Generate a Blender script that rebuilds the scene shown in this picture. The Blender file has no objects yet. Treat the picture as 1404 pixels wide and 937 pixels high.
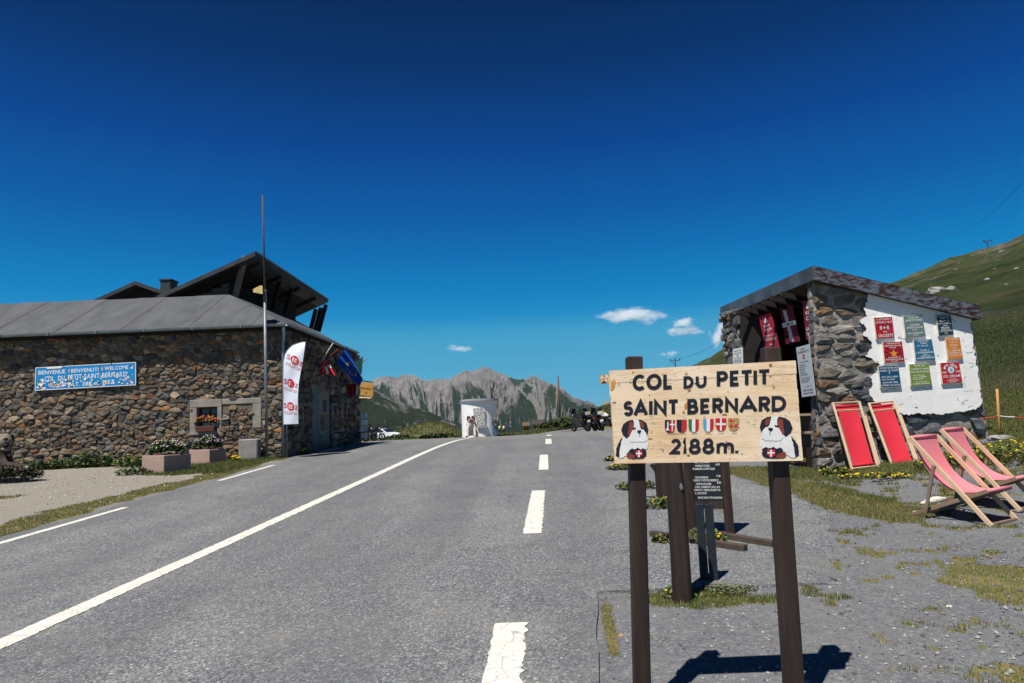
import bpy, math, random
import numpy as np
from mathutils import Vector, Matrix
random.seed(7); rng = np.random.default_rng(7)
S = bpy.context.scene
COL = S.collection
# ---------------------------------------------------------------- camera
FPX = 936.0; CX, CY = 702.0, 468.5
TH = math.atan(113.5/936); RO = math.atan(.04)
F = np.array([0, math.cos(TH), math.sin(TH)])
_R0 = np.array([1., 0, 0]); _U0 = np.array([0, -math.sin(TH), math.cos(TH)])
Rv = _R0*math.cos(RO)-_U0*math.sin(RO); Uv = _U0*math.cos(RO)+_R0*math.sin(RO)
CAM = np.array([0, 0, 1.55])
cd = bpy.data.cameras.new('camera'); cam = bpy.data.objects.new('camera', cd); COL.objects.link(cam)
cd.sensor_width = 36; cd.lens = 36*FPX/1404; cd.clip_end = 60000; cd.clip_start = .05
cam.matrix_world = Matrix(((Rv[0], Uv[0], -F[0], 0), (Rv[1], Uv[1], -F[1], 0), (Rv[2], Uv[2], -F[2], 1.55), (0, 0, 0, 1)))
S.camera = cam
# ---------------------------------------------------------------- light
SUN_EL = math.radians(62.3); SD = np.array([.55, .835]); SD = SD/np.linalg.norm(SD)   # direction the shadows fall
tosun = Vector((-SD[0]*math.cos(SUN_EL), -SD[1]*math.cos(SUN_EL), math.sin(SUN_EL)))
ld = bpy.data.lights.new('sun', 'SUN'); ld.energy = 4.9; ld.angle = math.radians(.53); ld.color = (1, .955, .88)
lo = bpy.data.objects.new('sun', ld); COL.objects.link(lo); lo.rotation_euler = tosun.to_track_quat('Z', 'Y').to_euler()
w = bpy.data.worlds.new('World'); S.world = w; w.use_nodes = True
nt = w.node_tree; nt.nodes.clear()
sky = nt.nodes.new('ShaderNodeTexSky'); sky.sky_type = 'NISHITA'; sky.sun_disc = False
sky.sun_elevation = SUN_EL; sky.sun_rotation = math.atan2(-SD[0], -SD[1]); sky.altitude = 2188
sky.air_density = 1.0; sky.dust_density = .05; sky.ozone_density = 3.0
#gm = nt.nodes.new('ShaderNodeGamma'); gm.inputs[1].default_value = 1.75
geo = nt.nodes.new('ShaderNodeTexCoord'); sep = nt.nodes.new('ShaderNodeSeparateXYZ'); nt.links.new(geo.outputs['Generated'], sep.inputs[0])
rp = nt.nodes.new('ShaderNodeValToRGB'); el = rp.color_ramp.elements
SKY = [(0, (.20, .50, .68)), (.044, (.115, .44, .66)), (.129, (.058, .376, .635)), (.16, (.010, .28, .61)), (.19, (.001, .235, .575)), (.244, (0, .165, .49)), (.294, (0, .113, .415)), (.389, (0, .058, .295)), (.476, (0, .032, .165)), (.545, (0, .021, .11)), (1, (0, .015, .077))]
while len(el) < len(SKY): el.new(.5)
for i, (p_, c_) in enumerate(SKY): el[i].position = p_; el[i].color = (*c_, 1)
nt.links.new(sep.outputs[2], rp.inputs[0])
sc1 = nt.nodes.new('ShaderNodeVectorMath'); sc1.operation = 'SCALE'; sc1.inputs[3].default_value = 6.9; nt.links.new(rp.outputs[0], sc1.inputs[0])
nsc = nt.nodes.new('ShaderNodeVectorMath'); nsc.operation = 'SCALE'; nsc.inputs[3].default_value = .35; nt.links.new(sky.outputs[0], nsc.inputs[0])
mx = nt.nodes.new('ShaderNodeMix'); mx.data_type = 'RGBA'; mx.inputs[0].default_value = .985; nt.links.new(nsc.outputs[0], mx.inputs[6]); nt.links.new(sc1.outputs[0], mx.inputs[7])
bg = nt.nodes.new('ShaderNodeBackground'); bg.inputs[1].default_value = .1; wo = nt.nodes.new('ShaderNodeOutputWorld')
nt.links.new(mx.outputs[2], bg.inputs[0]); nt.links.new(bg.outputs[0], wo.inputs[0])
S.view_settings.view_transform = 'Standard'; S.view_settings.look = 'None'; S.view_settings.gamma = 1
S.view_settings.exposure = .42
S.cycles.max_bounces = 7; S.cycles.volume_bounces = 5; S.cycles.volume_max_steps = 128
S.cycles.transparent_max_bounces = 12

# ---------------------------------------------------------------- geometry helpers
def ray(px, py): return F*FPX+Rv*(px-CX)-Uv*(py-CY)
def W(px, py, d):                       # the point of the place seen at a pixel of the photograph, d metres ahead
    v = ray(px, py); return CAM+v*(d/v[1])
def PLN(px, py, p0, n):
    v = ray(px, py); p0 = np.array(p0); n = np.array(n); return CAM+v*(((p0-CAM)@n)/(v@n))
_k = [(-3000, -60), (-50, -2), (-10, -.4), (0, 0), (19, .76), (23, .90), (27, .98), (32, .985), (40, .85), (50, .68), (62, .5), (75, .36), (100, 0.05), (150, -1.5), (300, -12), (700, -60), (1500, -220), (3000, -400), (60000, -400)]
_ky = np.concatenate([np.arange(-60, 400, .5)]); _kz = np.interp(_ky, [a for a, b in _k], [b for a, b in _k])
_kz2 = _kz.copy()
_ker = np.ones(7)/7; _kz2[3:-3] = np.convolve(_kz, _ker, 'valid')
def Pz(y): return np.where((y > -58) & (y < 395), np.interp(y, _ky, _kz2), np.interp(y, [a for a, b in _k], [b for a, b in _k]))
def _uh(px, py):                        # pixel -> (sideways slope, upward slope)
    v = ray(px, py); return v[0]/v[1], v[2]/v[1]
_rid = [(700, 600), (740, 592), (775, 584), (800, 577), (820, 570), (835, 563), (900, 535), (965, 501), (985, 488), (1004, 477), (1110, 440), (1245, 391), (1260, 384), (1300, 364), (1350, 350), (1380, 339), (1404, 327), (1550, 250), (1750, 190), (2400, 90)]
_ru = np.array([_uh(*p) for p in _rid])
def smooth(a, b, x): t = np.clip((x-a)/(b-a), 0, 1); return t*t*(3-2*t)
def h2(ix, iy, s=0):
    a = (ix.astype(np.int64)*374761393+iy.astype(np.int64)*668265263+s*974634777) & 0x7fffffff
    a = ((a ^ (a >> 13))*1274126177) & 0x7fffffff
    return ((a ^ (a >> 16)) & 0xffff)/65535.
def vn(x, y, s=0):
    x = np.asarray(x, float); y = np.asarray(y, float)
    ix = np.floor(x); iy = np.floor(y); fx = x-ix; fy = y-iy; fx = fx*fx*(3-2*fx); fy = fy*fy*(3-2*fy)
    return (h2(ix, iy, s)*(1-fx)+h2(ix+1, iy, s)*fx)*(1-fy)+(h2(ix, iy+1, s)*(1-fx)+h2(ix+1, iy+1, s)*fx)*fy
def fbm(x, y, o=5, s=0, g=.5):
    r = 0; a = 1; t = 0
    for i in range(o): r = r+a*vn(x*2**i+17*i, y*2**i+31*i, s+i); t += a; a *= g
    return r/t
def rdg(x, y, o=5, s=0, g=.5):
    r = 0; a = 1; t = 0
    for i in range(o): r = r+a*(1-np.abs(2*vn(x*2**i+17*i, y*2**i+31*i, s+i)-1)); t += a; a *= g
    return r/t
def Hn(x, y):
    x = np.asarray(x, float); y = np.asarray(y, float)
    z = Pz(y)+.14*np.clip(x-5.5, 0, 6)*smooth(6, 12.5, y)+.09*smooth(2, 4, x)*smooth(32, 40, y)
    u = x/np.maximum(y, 1.); e = np.interp(u, _ru[:, 0], _ru[:, 1])
    y0 = np.interp(u, [0, .15, .35, .6, .8], [60, 52, 22, 14.5, 13]); yr = np.interp(u, [0, .2, .4, .8], [160, 240, 320, 380])
    zr = 1.55+e*yr-Pz(yr); t = np.clip((y-y0)/(yr-y0), 0, 1)
    on = smooth(.0, .06, u)*(y > 5)
    L = np.maximum(zr, 0)*np.where(y < yr, t**1.12, np.clip(1-(y-yr)/(yr*1.5), 0, 1))*on
    L = L+on*smooth(.1, 1, t)*(fbm(x*.03, y*.03, 5, 3)-.5)*smooth(.1, .35, u)*18*t*(1.02-t)*4*.7
    L = L+on*smooth(.02, .2, t)*(fbm(x*.25, y*.25, 3, 9)-.5)*1.1*smooth(.1, .35, u)
    z = z+L
    z = z+2.9*np.exp(-((x+14.5)/6)**2-((y-122)/11)**2)+1.3*np.exp(-((x+27)/9)**2-((y-120)/10)**2)+.5*np.exp(-((x+4)/7)**2-((y-112)/8)**2)
    return z
def H(x, y): return float(Hn(x, y))
def G(px, py):
    v = ray(px, py); d = .5; a = d
    while d < 700:
        p = CAM+v*(d/v[1])
        if p[2] < H(p[0], p[1]): break
        a = d; d *= 1.02
    for _ in range(22):
        m = (a+d)/2; p = CAM+v*(m/v[1])
        if p[2] < H(p[0], p[1]): d = m
        else: a = m
    return CAM+v*(a/v[1])

def tag(o, label=None, cat=None, group=None, kind=None):
    if label: o['label'] = label
    if cat: o['category'] = cat
    if group: o['group'] = group
    if kind: o['kind'] = kind
    return o
def thing(name, loc, label, cat, group=None):
    o = bpy.data.objects.new(name, None); COL.objects.link(o); o.location = [float(c) for c in loc]; o.empty_display_size = .2
    return tag(o, label, cat, group)
ORG = {}
class MB:
    def __init__(s): s.v = []; s.f = []; s.M = None; s.tint = []; s.cur = None; s.uv = None
    def add(s, vs, fs):
        n = len(s.v)
        if s.M is not None: vs = [tuple(s.M @ Vector(v)) for v in vs]
        s.v += [tuple(map(float, v)) for v in vs]; s.f += [tuple(i+n for i in f) for f in fs]
        if s.cur is not None or s.tint:
            s.tint += [s.cur or (1, 1, 1)]*len(vs)
        return s
    def box(s, x0, x1, y0, y1, z0, z1, b=0.):
        if b <= 0:
            return s.add([(x0, y0, z0), (x1, y0, z0), (x1, y1, z0), (x0, y1, z0), (x0, y0, z1), (x1, y0, z1), (x1, y1, z1), (x0, y1, z1)],
                         [(0, 3, 2, 1), (4, 5, 6, 7), (0, 1, 5, 4), (1, 2, 6, 5), (2, 3, 7, 6), (3, 0, 4, 7)])
        X = (x0, x1); Y = (y0, y1); Z = (z0, z1); vs = []; idx = {}
        for i in (0, 1):
            for j in (0, 1):
                for k in (0, 1):
                    sx = b if i == 0 else -b; sy = b if j == 0 else -b; sz = b if k == 0 else -b
                    for a, p in (('x', (X[i], Y[j]+sy, Z[k]+sz)), ('y', (X[i]+sx, Y[j], Z[k]+sz)), ('z', (X[i]+sx, Y[j]+sy, Z[k]))):
                        idx[(i, j, k, a)] = len(vs); vs.append(p)
        fs = []
        q = lambda *k: fs.append([idx[t] for t in k])
        for i in (0, 1): q((i, 0, 0, 'x'), (i, 1, 0, 'x'), (i, 1, 1, 'x'), (i, 0, 1, 'x'))
        for j in (0, 1): q((0, j, 0, 'y'), (1, j, 0, 'y'), (1, j, 1, 'y'), (0, j, 1, 'y'))
        for k in (0, 1): q((0, 0, k, 'z'), (1, 0, k, 'z'), (1, 1, k, 'z'), (0, 1, k, 'z'))
        for i in (0, 1):
            for j in (0, 1): q((i, j, 0, 'x'), (i, j, 1, 'x'), (i, j, 1, 'y'), (i, j, 0, 'y'))
        for i in (0, 1):
            for k in (0, 1): q((i, 0, k, 'x'), (i, 1, k, 'x'), (i, 1, k, 'z'), (i, 0, k, 'z'))
        for j in (0, 1):
            for k in (0, 1): q((0, j, k, 'y'), (1, j, k, 'y'), (1, j, k, 'z'), (0, j, k, 'z'))
        for i in (0, 1):
            for j in (0, 1):
                for k in (0, 1): q((i, j, k, 'x'), (i, j, k, 'y'), (i, j, k, 'z'))
        return s.add(vs, fs)
    def hexa(s, lo, hi):                 # two quads (4 pts each) joined
        n = len(lo)
        return s.add(list(lo)+list(hi), [tuple(range(n))[::-1], tuple(range(n, 2*n))]+[(i, (i+1) % n, n+(i+1) % n, n+i) for i in range(n)])
    def beam(s, a, b, wx, wz, up=(0, 0, 1), bev=0.):    # rectangular bar from a to b
        a = Vector(a); b = Vector(b); d = (b-a); L = d.length; d.normalize(); up = Vector(up)
        sd = d.cross(up)
        if sd.length < 1e-4: sd = d.cross(Vector((0, 1, 0)))
        sd.normalize(); u2 = sd.cross(d)
        m = MB(); m.box(-wx/2, wx/2, 0, L, -wz/2, wz/2, bev)
        T = Matrix(((sd.x, d.x, u2.x, a.x), (sd.y, d.y, u2.y, a.y), (sd.z, d.z, u2.z, a.z), (0, 0, 0, 1)))
        return s.add([tuple(T @ Vector(v)) for v in m.v], m.f)
    def tube(s, pts, r, n=10, cap=True):
        pts = [Vector(p) for p in pts]; rs = r if hasattr(r, '__len__') else [r]*len(pts); vs = []; fs = []
        pu = None
        for i, p in enumerate(pts):
            d = (pts[min(i+1, len(pts)-1)]-pts[max(i-1, 0)]).normalized()
            if pu is None: pu = d.orthogonal().normalized()
            pu = (pu-d*pu.dot(d)).normalized(); q = d.cross(pu)
            for k in range(n):
                a = 2*math.pi*k/n; vs.append(tuple(p+(pu*math.cos(a)+q*math.sin(a))*rs[i]))
        for i in range(len(pts)-1):
            for k in range(n): fs.append((i*n+k, i*n+(k+1) % n, (i+1)*n+(k+1) % n, (i+1)*n+k))
        if cap: fs.append(tuple(range(n))[::-1]); fs.append(tuple((len(pts)-1)*n+k for k in range(n)))
        return s.add(vs, fs)
    def ball(s, c, r, n=10, m=7, rot=None):
        r = r if hasattr(r, '__len__') else (r, r, r); vs = [(0, 0, 1)]; fs = []
        for i in range(1, m):
            for k in range(n):
                a = math.pi*i/m; b = 2*math.pi*k/n; vs.append((math.sin(a)*math.cos(b), math.sin(a)*math.sin(b), math.cos(a)))
        vs.append((0, 0, -1)); L = len(vs)-1
        for k in range(n):
            fs.append((0, 1+k, 1+(k+1) % n)); fs.append((L, L-n+(k+1) % n, L-n+k))
            for i in range(m-2): fs.append((1+i*n+k, 1+(i+1)*n+k, 1+(i+1)*n+(k+1) % n, 1+i*n+(k+1) % n))
        out = []
        for v in vs:
            p = Vector((v[0]*r[0], v[1]*r[1], v[2]*r[2]))
            if rot is not None: p = rot @ p
            out.append((p.x+c[0], p.y+c[1], p.z+c[2]))
        return s.add(out, fs)
    def build(s, name, mat, parent=None, sm=False, orig=None, auto=None):
        mk = getattr(s, 'marks', [])
        if len(mk) > 1 and 'lettering' in name:
            if mk[0][0] != 0: mk = [(0, 0)]+mk
            mk = mk+[(len(s.v), len(s.f))]; o = None
            for (v0, f0), (v1, f1) in zip(mk[:-1], mk[1:]):
                t = MB(); t.v = s.v[v0:v1]; t.f = [tuple(i-v0 for i in f) for f in s.f[f0:f1]]; o = t.build(name, mat, parent)
            return o
        me = bpy.data.meshes.new(name); v = np.array(s.v, float)
        o0 = np.zeros(3)
        if parent is not None: o0 = ORG.get(parent.name, np.array(parent.location) if parent.type == 'EMPTY' else np.zeros(3))
        elif orig is not None: o0 = np.array(orig)
        v = v-o0; me.from_pydata(v.tolist(), [], s.f); me.update()
        if s.tint:
            at = me.attributes.new('tint', 'FLOAT_COLOR', 'POINT')
            at.data.foreach_set('color', np.array([(*c, 1) for c in s.tint], float).ravel())
        if mat: me.materials.append(mat)
        if sm: me.polygons.foreach_set('use_smooth', [True]*len(me.polygons))
        ob = bpy.data.objects.new(name, me); COL.objects.link(ob)
        if parent is not None: ob.parent = parent; ORG[ob.name] = o0
        else:
            ob.location = o0.tolist(); ORG[ob.name] = o0
        if auto:
            me.polygons.foreach_set('use_smooth', [True]*len(me.polygons))
            bpy_sharp(me, auto)
        return ob
def bpy_sharp(me, ang):
    try: me.set_sharp_from_angle(angle=math.radians(ang))
    except Exception: pass
def B(name, mat, parent=None, sm=False, orig=None, auto=None, **k):
    pass
def copytree(o, loc=None, rz=None, sc=None, label=None, parent=None):
    c = o.copy(); COL.objects.link(c)
    if parent is not None: c.parent = parent
    for ch in [x for x in o.children]: copytree(ch, parent=c)
    if loc is not None: c.location = [float(a) for a in loc]
    if rz is not None: c.rotation_euler = (0, 0, rz)
    if sc is not None: c.scale = (sc, sc, sc)
    if label: c['label'] = label
    return c
def npmesh(name, v, quads, mat, attrs=None, sm=True, kind=None):
    me = bpy.data.meshes.new(name); k = quads.shape[1]
    me.vertices.add(len(v)); me.vertices.foreach_set('co', np.asarray(v, np.float32).ravel())
    me.loops.add(quads.size); me.loops.foreach_set('vertex_index', quads.astype(np.int32).ravel())
    me.polygons.add(len(quads)); me.polygons.foreach_set('loop_start', np.arange(0, quads.size, k, dtype=np.int32))
    me.polygons.foreach_set('use_smooth', np.full(len(quads), sm))
    me.update(calc_edges=True); me.validate()
    for n, a in (attrs or {}).items():
        if a.ndim == 1:
            t = me.attributes.new(n, 'FLOAT', 'POINT'); t.data.foreach_set('value', a.astype(np.float32))
        else:
            t = me.attributes.new(n, 'FLOAT_COLOR', 'POINT'); t.data.foreach_set('color', np.c_[a, np.ones(len(a))].astype(np.float32).ravel())
    me.materials.append(mat); o = bpy.data.objects.new(name, me); COL.objects.link(o)
    if kind: o['kind'] = kind
    return o
def gridq(nr, nc):
    i = np.arange(nr-1)[:, None]*nc+np.arange(nc-1)[None]; i = i.ravel()
    return np.stack([i, i+1, i+nc+1, i+nc], 1)

# ---------------------------------------------------------------- materials
class N:
    def __init__(s, name):
        s.m = bpy.data.materials.new(name); s.m.use_nodes = True; s.t = s.m.node_tree; s.t.nodes.clear()
        s.out = s.n('ShaderNodeOutputMaterial'); s.b = s.n('ShaderNodeBsdfPrincipled'); s.l(s.b.outputs[0], s.out.inputs[0])
        s.co = s.n('ShaderNodeTexCoord').outputs['Object']
    def n(s, t, **k):
        x = s.t.nodes.new(t)
        for a, b in k.items(): setattr(x, a, b)
        return x
    def l(s, a, b): s.t.links.new(a, b)
    def noise(s, sc, det=4, rough=.55, vec=None, stretch=None, w=0):
        v = vec or s.co
        if stretch:
            mp = s.n('ShaderNodeMapping'); mp.inputs['Scale'].default_value = stretch; s.l(v, mp.inputs[0]); v = mp.outputs[0]
        x = s.n('ShaderNodeTexNoise'); x.inputs['Scale'].default_value = sc; x.inputs['Detail'].default_value = det
        x.inputs['Roughness'].default_value = rough; x.inputs['Distortion'].default_value = w; s.l(v, x.inputs['Vector']); return x.outputs[0]
    def vor(s, sc, out='Color', feat='F1', stretch=None):
        v = s.co
        if stretch:
            mp = s.n('ShaderNodeMapping'); mp.inputs['Scale'].default_value = stretch; s.l(v, mp.inputs[0]); v = mp.outputs[0]
        x = s.n('ShaderNodeTexVoronoi'); x.feature = feat; x.inputs['Scale'].default_value = sc; s.l(v, x.inputs['Vector']); return x.outputs[out]
    def ramp(s, f, st):
        r = s.n('ShaderNodeValToRGB'); e = r.color_ramp.elements
        while len(e) < len(st): e.new(.5)
        for i, (p, c) in enumerate(st): e[i].position = p; e[i].color = (*c, 1) if hasattr(c, '__len__') else (c, c, c, 1)
        s.l(f, r.inputs[0]); return r.outputs[0]
    def mix(s, f, a, b, mode='MIX'):
        m = s.n('ShaderNodeMix', data_type='RGBA', blend_type=mode)
        for i, x in ((0, f), (6, a), (7, b)):
            if hasattr(x, 'is_linked') or hasattr(x, 'links'): s.l(x, m.inputs[i])
            else: m.inputs[i].default_value = x if i == 0 else ((*x, 1) if len(x) == 3 else x)
        return m.outputs[2]
    def math(s, op, a, b=0., c=None):
        m = s.n('ShaderNodeMath', operation=op)
        for i, x in enumerate((a, b) if c is None else (a, b, c)):
            if hasattr(x, 'links'): s.l(x, m.inputs[i])
            else: m.inputs[i].default_value = x
        return m.outputs[0]
    def attr(s, n, out='Color'):
        a = s.n('ShaderNodeAttribute', attribute_name=n); return a.outputs[out]
    def col(s, c):
        if hasattr(c, 'links'): s.l(c, s.b.inputs['Base Color'])
        else: s.b.inputs['Base Color'].default_value = (*c, 1)
        return s
    def bump(s, h, st=.3, d=.01, prev=None):
        b = s.n('ShaderNodeBump'); b.inputs['Strength'].default_value = st; b.inputs['Distance'].default_value = d; s.l(h, b.inputs['Height'])
        if prev is not None: s.l(prev, b.inputs['Normal'])
        s.l(b.outputs[0], s.b.inputs['Normal']); return b.outputs[0]
    def set(s, rough=.8, metal=0, spec=.3):
        s.b.inputs['Roughness'].default_value = rough; s.b.inputs['Metallic'].default_value = metal; s.b.inputs['Specular IOR Level'].default_value = spec; return s
MC = {}
def mat(name, c1, c2=None, sc=6, rough=.75, metal=0, bump=0., bsc=None, stretch=None, spec=.3, lo=.35, hi=.65, d=.005):
    if name in MC: return MC[name]
    m = N(name); m.set(rough, metal, spec)
    c2 = c2 or tuple(x*.75 for x in c1)
    n1 = m.noise(sc, 6, .6, stretch=stretch); m.col(m.mix(m.ramp(n1, [(lo, 0), (hi, 1)]), c1, c2))
    if bump: m.bump(m.noise(bsc or sc*4, 5, .6, stretch=stretch), bump, d)
    MC[name] = m.m; return m.m
def mtint(name, rough=.85, sc=9, amp=.35, bump=.5, stretch=None, mean=(1, 1, 1), d=.01):
    if name in MC: return MC[name]
    m = N(name); m.set(rough, 0, .25)
    n1 = m.noise(sc, 8, .65, stretch=stretch); r = m.ramp(n1, [(.3, 1-amp), (.7, 1+amp)])
    c = m.mix(1., m.attr('tint'), r, 'MULTIPLY'); m.col(c)
    m.bump(m.noise(sc*2.2, 8, .7, stretch=stretch), bump, d); MC[name] = m.m; return m.m

# ---------------------------------------------------------------- glyphs
GL = {}
def make_glyphs():
    chars = "ABCDEFGHIJKLMNOPQRSTUVWXYZabcdefghijklmnopqrstuvwxyz0123456789.,'!?-+/:()\u20ac\u00c9\u00c8\u00ca\u00c2\u00c0\u2022&*"
    obs = []
    for ch in chars:
        cu = bpy.data.curves.new('glyph', 'FONT'); cu.body = ch; cu.size = 1; cu.offset = .012; cu.resolution_u = 3
        o = bpy.data.objects.new('glyph', cu); COL.objects.link(o); obs.append((ch, o, cu))
    dg = bpy.context.evaluated_depsgraph_get(); dg.update()
    for ch, o, cu in obs:
        me = bpy.data.meshes.new_from_object(o.evaluated_get(dg))
        vs = [tuple(v.co)[:2] for v in me.vertices]; fs = [tuple(p.vertices) for p in me.polygons]
        GL[ch] = (vs, fs, min(v[0] for v in vs), max(v[0] for v in vs)); bpy.data.meshes.remove(me)
    for ch, o, cu in obs: bpy.data.objects.remove(o); bpy.data.curves.remove(cu)
make_glyphs()
def text2d(st, gap=.09, caph=.73):
    vs = []; fs = []; x = 0
    for ch in st:
        if ch == ' ': x += .34; continue
        if ch not in GL: ch = 'X'
        g = GL[ch]; n = len(vs); vs += [((a-g[2]+x), b/caph) for a, b in g[0]]; fs += [tuple(i+n for i in f) for f in g[1]]
        x += g[3]-g[2]+gap
    return vs, fs, max(x-gap, .1)
def text(mb, st, fn, a0, a1, b0, b1, off=.002, fit=True, arc=0):
    """lines of lettering: caps height fills b0..b1 (b runs down), width a0..a1"""
    vs, fs, wd = text2d(st); n = len(mb.v); out = []; mb.marks = getattr(mb, 'marks', [])+[(len(mb.v), len(mb.f))]
    for x, y in vs:
        t = x/wd; a = a0+(a1-a0)*t; b = b1-(b1-b0)*y
        if arc: b += arc*(4*(t-.5)**2)
        out.append(tuple(fn(a, b, off)))
    mb.add(out, fs)
def qmap(q):
    TL, TR, BR, BL = [np.array(p, float) for p in q]
    nrm = np.cross(BL-TL, TR-TL); nrm = nrm/np.linalg.norm(nrm)
    if nrm @ (CAM-TL) < 0: nrm = -nrm
    return lambda a, b, off=0.: (TL*(1-a)+TR*a)*(1-b)+(BL*(1-a)+BR*a)*b+nrm*off
def poly(mb, fn, pts, off): mb.add([tuple(fn(a, b, off)) for a, b in pts], [tuple(range(len(pts)))])
def slab(mb, fn, t, a0=0, a1=1, b0=0, b1=1, o=0.):
    P = [(a0, b0), (a1, b0), (a1, b1), (a0, b1)]
    mb.hexa([tuple(fn(a, b, o-t)) for a, b in P], [tuple(fn(a, b, o)) for a, b in P])

# ---------------------------------------------------------------- stone laying
def clip(poly_, p, n):
    out = []; L = len(poly_)
    for i in range(L):
        a = poly_[i]; b = poly_[(i+1) % L]; da = (a[0]-p[0])*n[0]+(a[1]-p[1])*n[1]; db = (b[0]-p[0])*n[0]+(b[1]-p[1])*n[1]
        if da <= 0: out.append(a)
        if (da < 0 < db) or (db < 0 < da):
            t = da/(da-db); out.append((a[0]+(b[0]-a[0])*t, a[1]+(b[1]-a[1])*t))
    return out
def cells(region, sw, sh, rnd, excl=None, asp=1.5, jit=.42, rowvar=.35):
    """irregular stones: voronoi cells of jittered rows, clipped to a convex region"""
    xs = [p[0] for p in region]; ys = [p[1] for p in region]; seeds = []; y = min(ys)-sh*.3
    while y < max(ys)+sh*.6:
        h = sh*rnd.uniform(1-rowvar, 1+rowvar); x = min(xs)-sw*rnd.random()
        while x < max(xs)+sw*.6:
            ww = sw*rnd.uniform(.5, 1.5)*(.6+.4*h/sh); seeds.append((x+ww/2, y+h/2+h*jit*rnd.uniform(-1, 1))); x += ww
        y += h
    sd = np.array(seeds); A = sd*np.array([1/asp, 1]); out = []
    for i in range(len(sd)):
        if not (min(xs)-sw < sd[i, 0] < max(xs)+sw): continue
        d = ((A-A[i])**2).sum(1); nb = np.argsort(d)[1:15]
        pl = [(sd[i, 0]-sw*1.5, sd[i, 1]-sh*1.6), (sd[i, 0]+sw*1.5, sd[i, 1]-sh*1.6), (sd[i, 0]+sw*1.5, sd[i, 1]+sh*1.6), (sd[i, 0]-sw*1.5, sd[i, 1]+sh*1.6)]
        for j in nb:
            m = (sd[i]+sd[j])/2; n = (sd[j]-sd[i])*np.array([1/asp**2, 1]); pl = clip(pl, m, n)
            if len(pl) < 3: break
        if len(pl) < 3: continue
        c = np.mean(pl, 0); R = len(region)
        ar = sum(region[k][0]*region[(k+1) % R][1]-region[(k+1) % R][0]*region[k][1] for k in range(R))
        for k in range(R):
            a = region[k]; b = region[(k+1) % R]; n = (b[1]-a[1], -(b[0]-a[0])); n = n if ar > 0 else (-n[0], -n[1])
            pl = clip(pl, a, n)
            if len(pl) < 3: break
        if len(pl) < 3: continue
        c = np.mean(pl, 0)
        if excl and excl(c[0], c[1], pl): continue
        a = abs(sum(pl[k][0]*pl[(k+1) % len(pl)][1]-pl[(k+1) % len(pl)][0]*pl[k][1] for k in range(len(pl))))/2
        if a < sw*sh*.06: continue
        out.append((a, pl))
    return out
def stone_geo(pl, fn, rnd, gap, bulge, cut=.2):
    """fn(s, z, off) maps wall coordinates to the place"""
    pl = np.array(pl); c = pl.mean(0); q = []
    for k in range(len(pl)):
        a = pl[k]; b = pl[(k+1) % len(pl)]; q.append(a+(b-a)*cut); q.append(a+(b-a)*(1-cut))
    q = np.array(q)
    if len(q) > 11:
        while len(q) > 11:
            d = np.linalg.norm(np.roll(q, -1, 0)-q, axis=1); k = int(d.argmin()); q = np.delete(q, k, 0)
    r = np.linalg.norm(q-c, axis=1, keepdims=True); q = c+(q-c)*np.clip(1-gap*rng.uniform(.5, 1.6)/r, .35, 1)
    q = c+(q-c)*(1+rng.uniform(-.09, .07, (len(q), 1)))
    n = len(q); tx, tz = rnd.uniform(-.5, .5), rnd.uniform(-.6, .35); vs = []; bulge = bulge*rnd.uniform(.55, 1.35)
    ox, oz = (q.max(0)-q.min(0))*np.array([rnd.uniform(-.12, .12), rnd.uniform(-.1, .16)])
    for s_, o in ((1.0, -.05), (.985, bulge*.5), (.80, bulge*.95)):
        for k in range(n):
            sh = 0 if s_ > .9 else 1; f_ = s_ if not sh else s_*rnd.uniform(.86, 1.06)
            p = c+(q[k]-c)*f_+np.array([ox, oz])*sh; vs.append(tuple(fn(p[0], p[1], o+(0 if o < 0 else ((p-c)[0]*tx+(p-c)[1]*tz)*.45+rnd.uniform(-.16, .16)*bulge))))
    vs.append(tuple(fn(c[0]+ox, c[1]+oz, bulge*rnd.uniform(.9, 1.12))))
    fs = [(a*n+k, a*n+(k+1) % n, (a+1)*n+(k+1) % n, (a+1)*n+k) for a in (0, 1) for k in range(n)]
    fs += [(2*n+k, 2*n+(k+1) % n, 3*n) for k in range(n)]
    return vs, fs
def lay(parent, cl, fn, rnd, palette, m, gap, bulge, nobj, name='stone', flat=True, score=None):
    cl = sorted(cl, key=score or (lambda t: -t[0])); rest = MB(); rest.cur = (1, 1, 1)
    for i, (a, pl) in enumerate(cl):
        vs, fs = stone_geo(pl, fn, rnd, gap, bulge)
        c = palette(rnd, np.mean(pl, 0), a)
        if i < nobj:
            mb = MB(); mb.cur = c; mb.add(vs, fs); mb.build(name, m, parent, sm=not flat)
        else:
            rest.cur = c; rest.add(vs, fs)
    if rest.f:
        o = rest.build('small_stones', m, parent, sm=not flat); o['kind'] = 'stuff'
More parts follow.
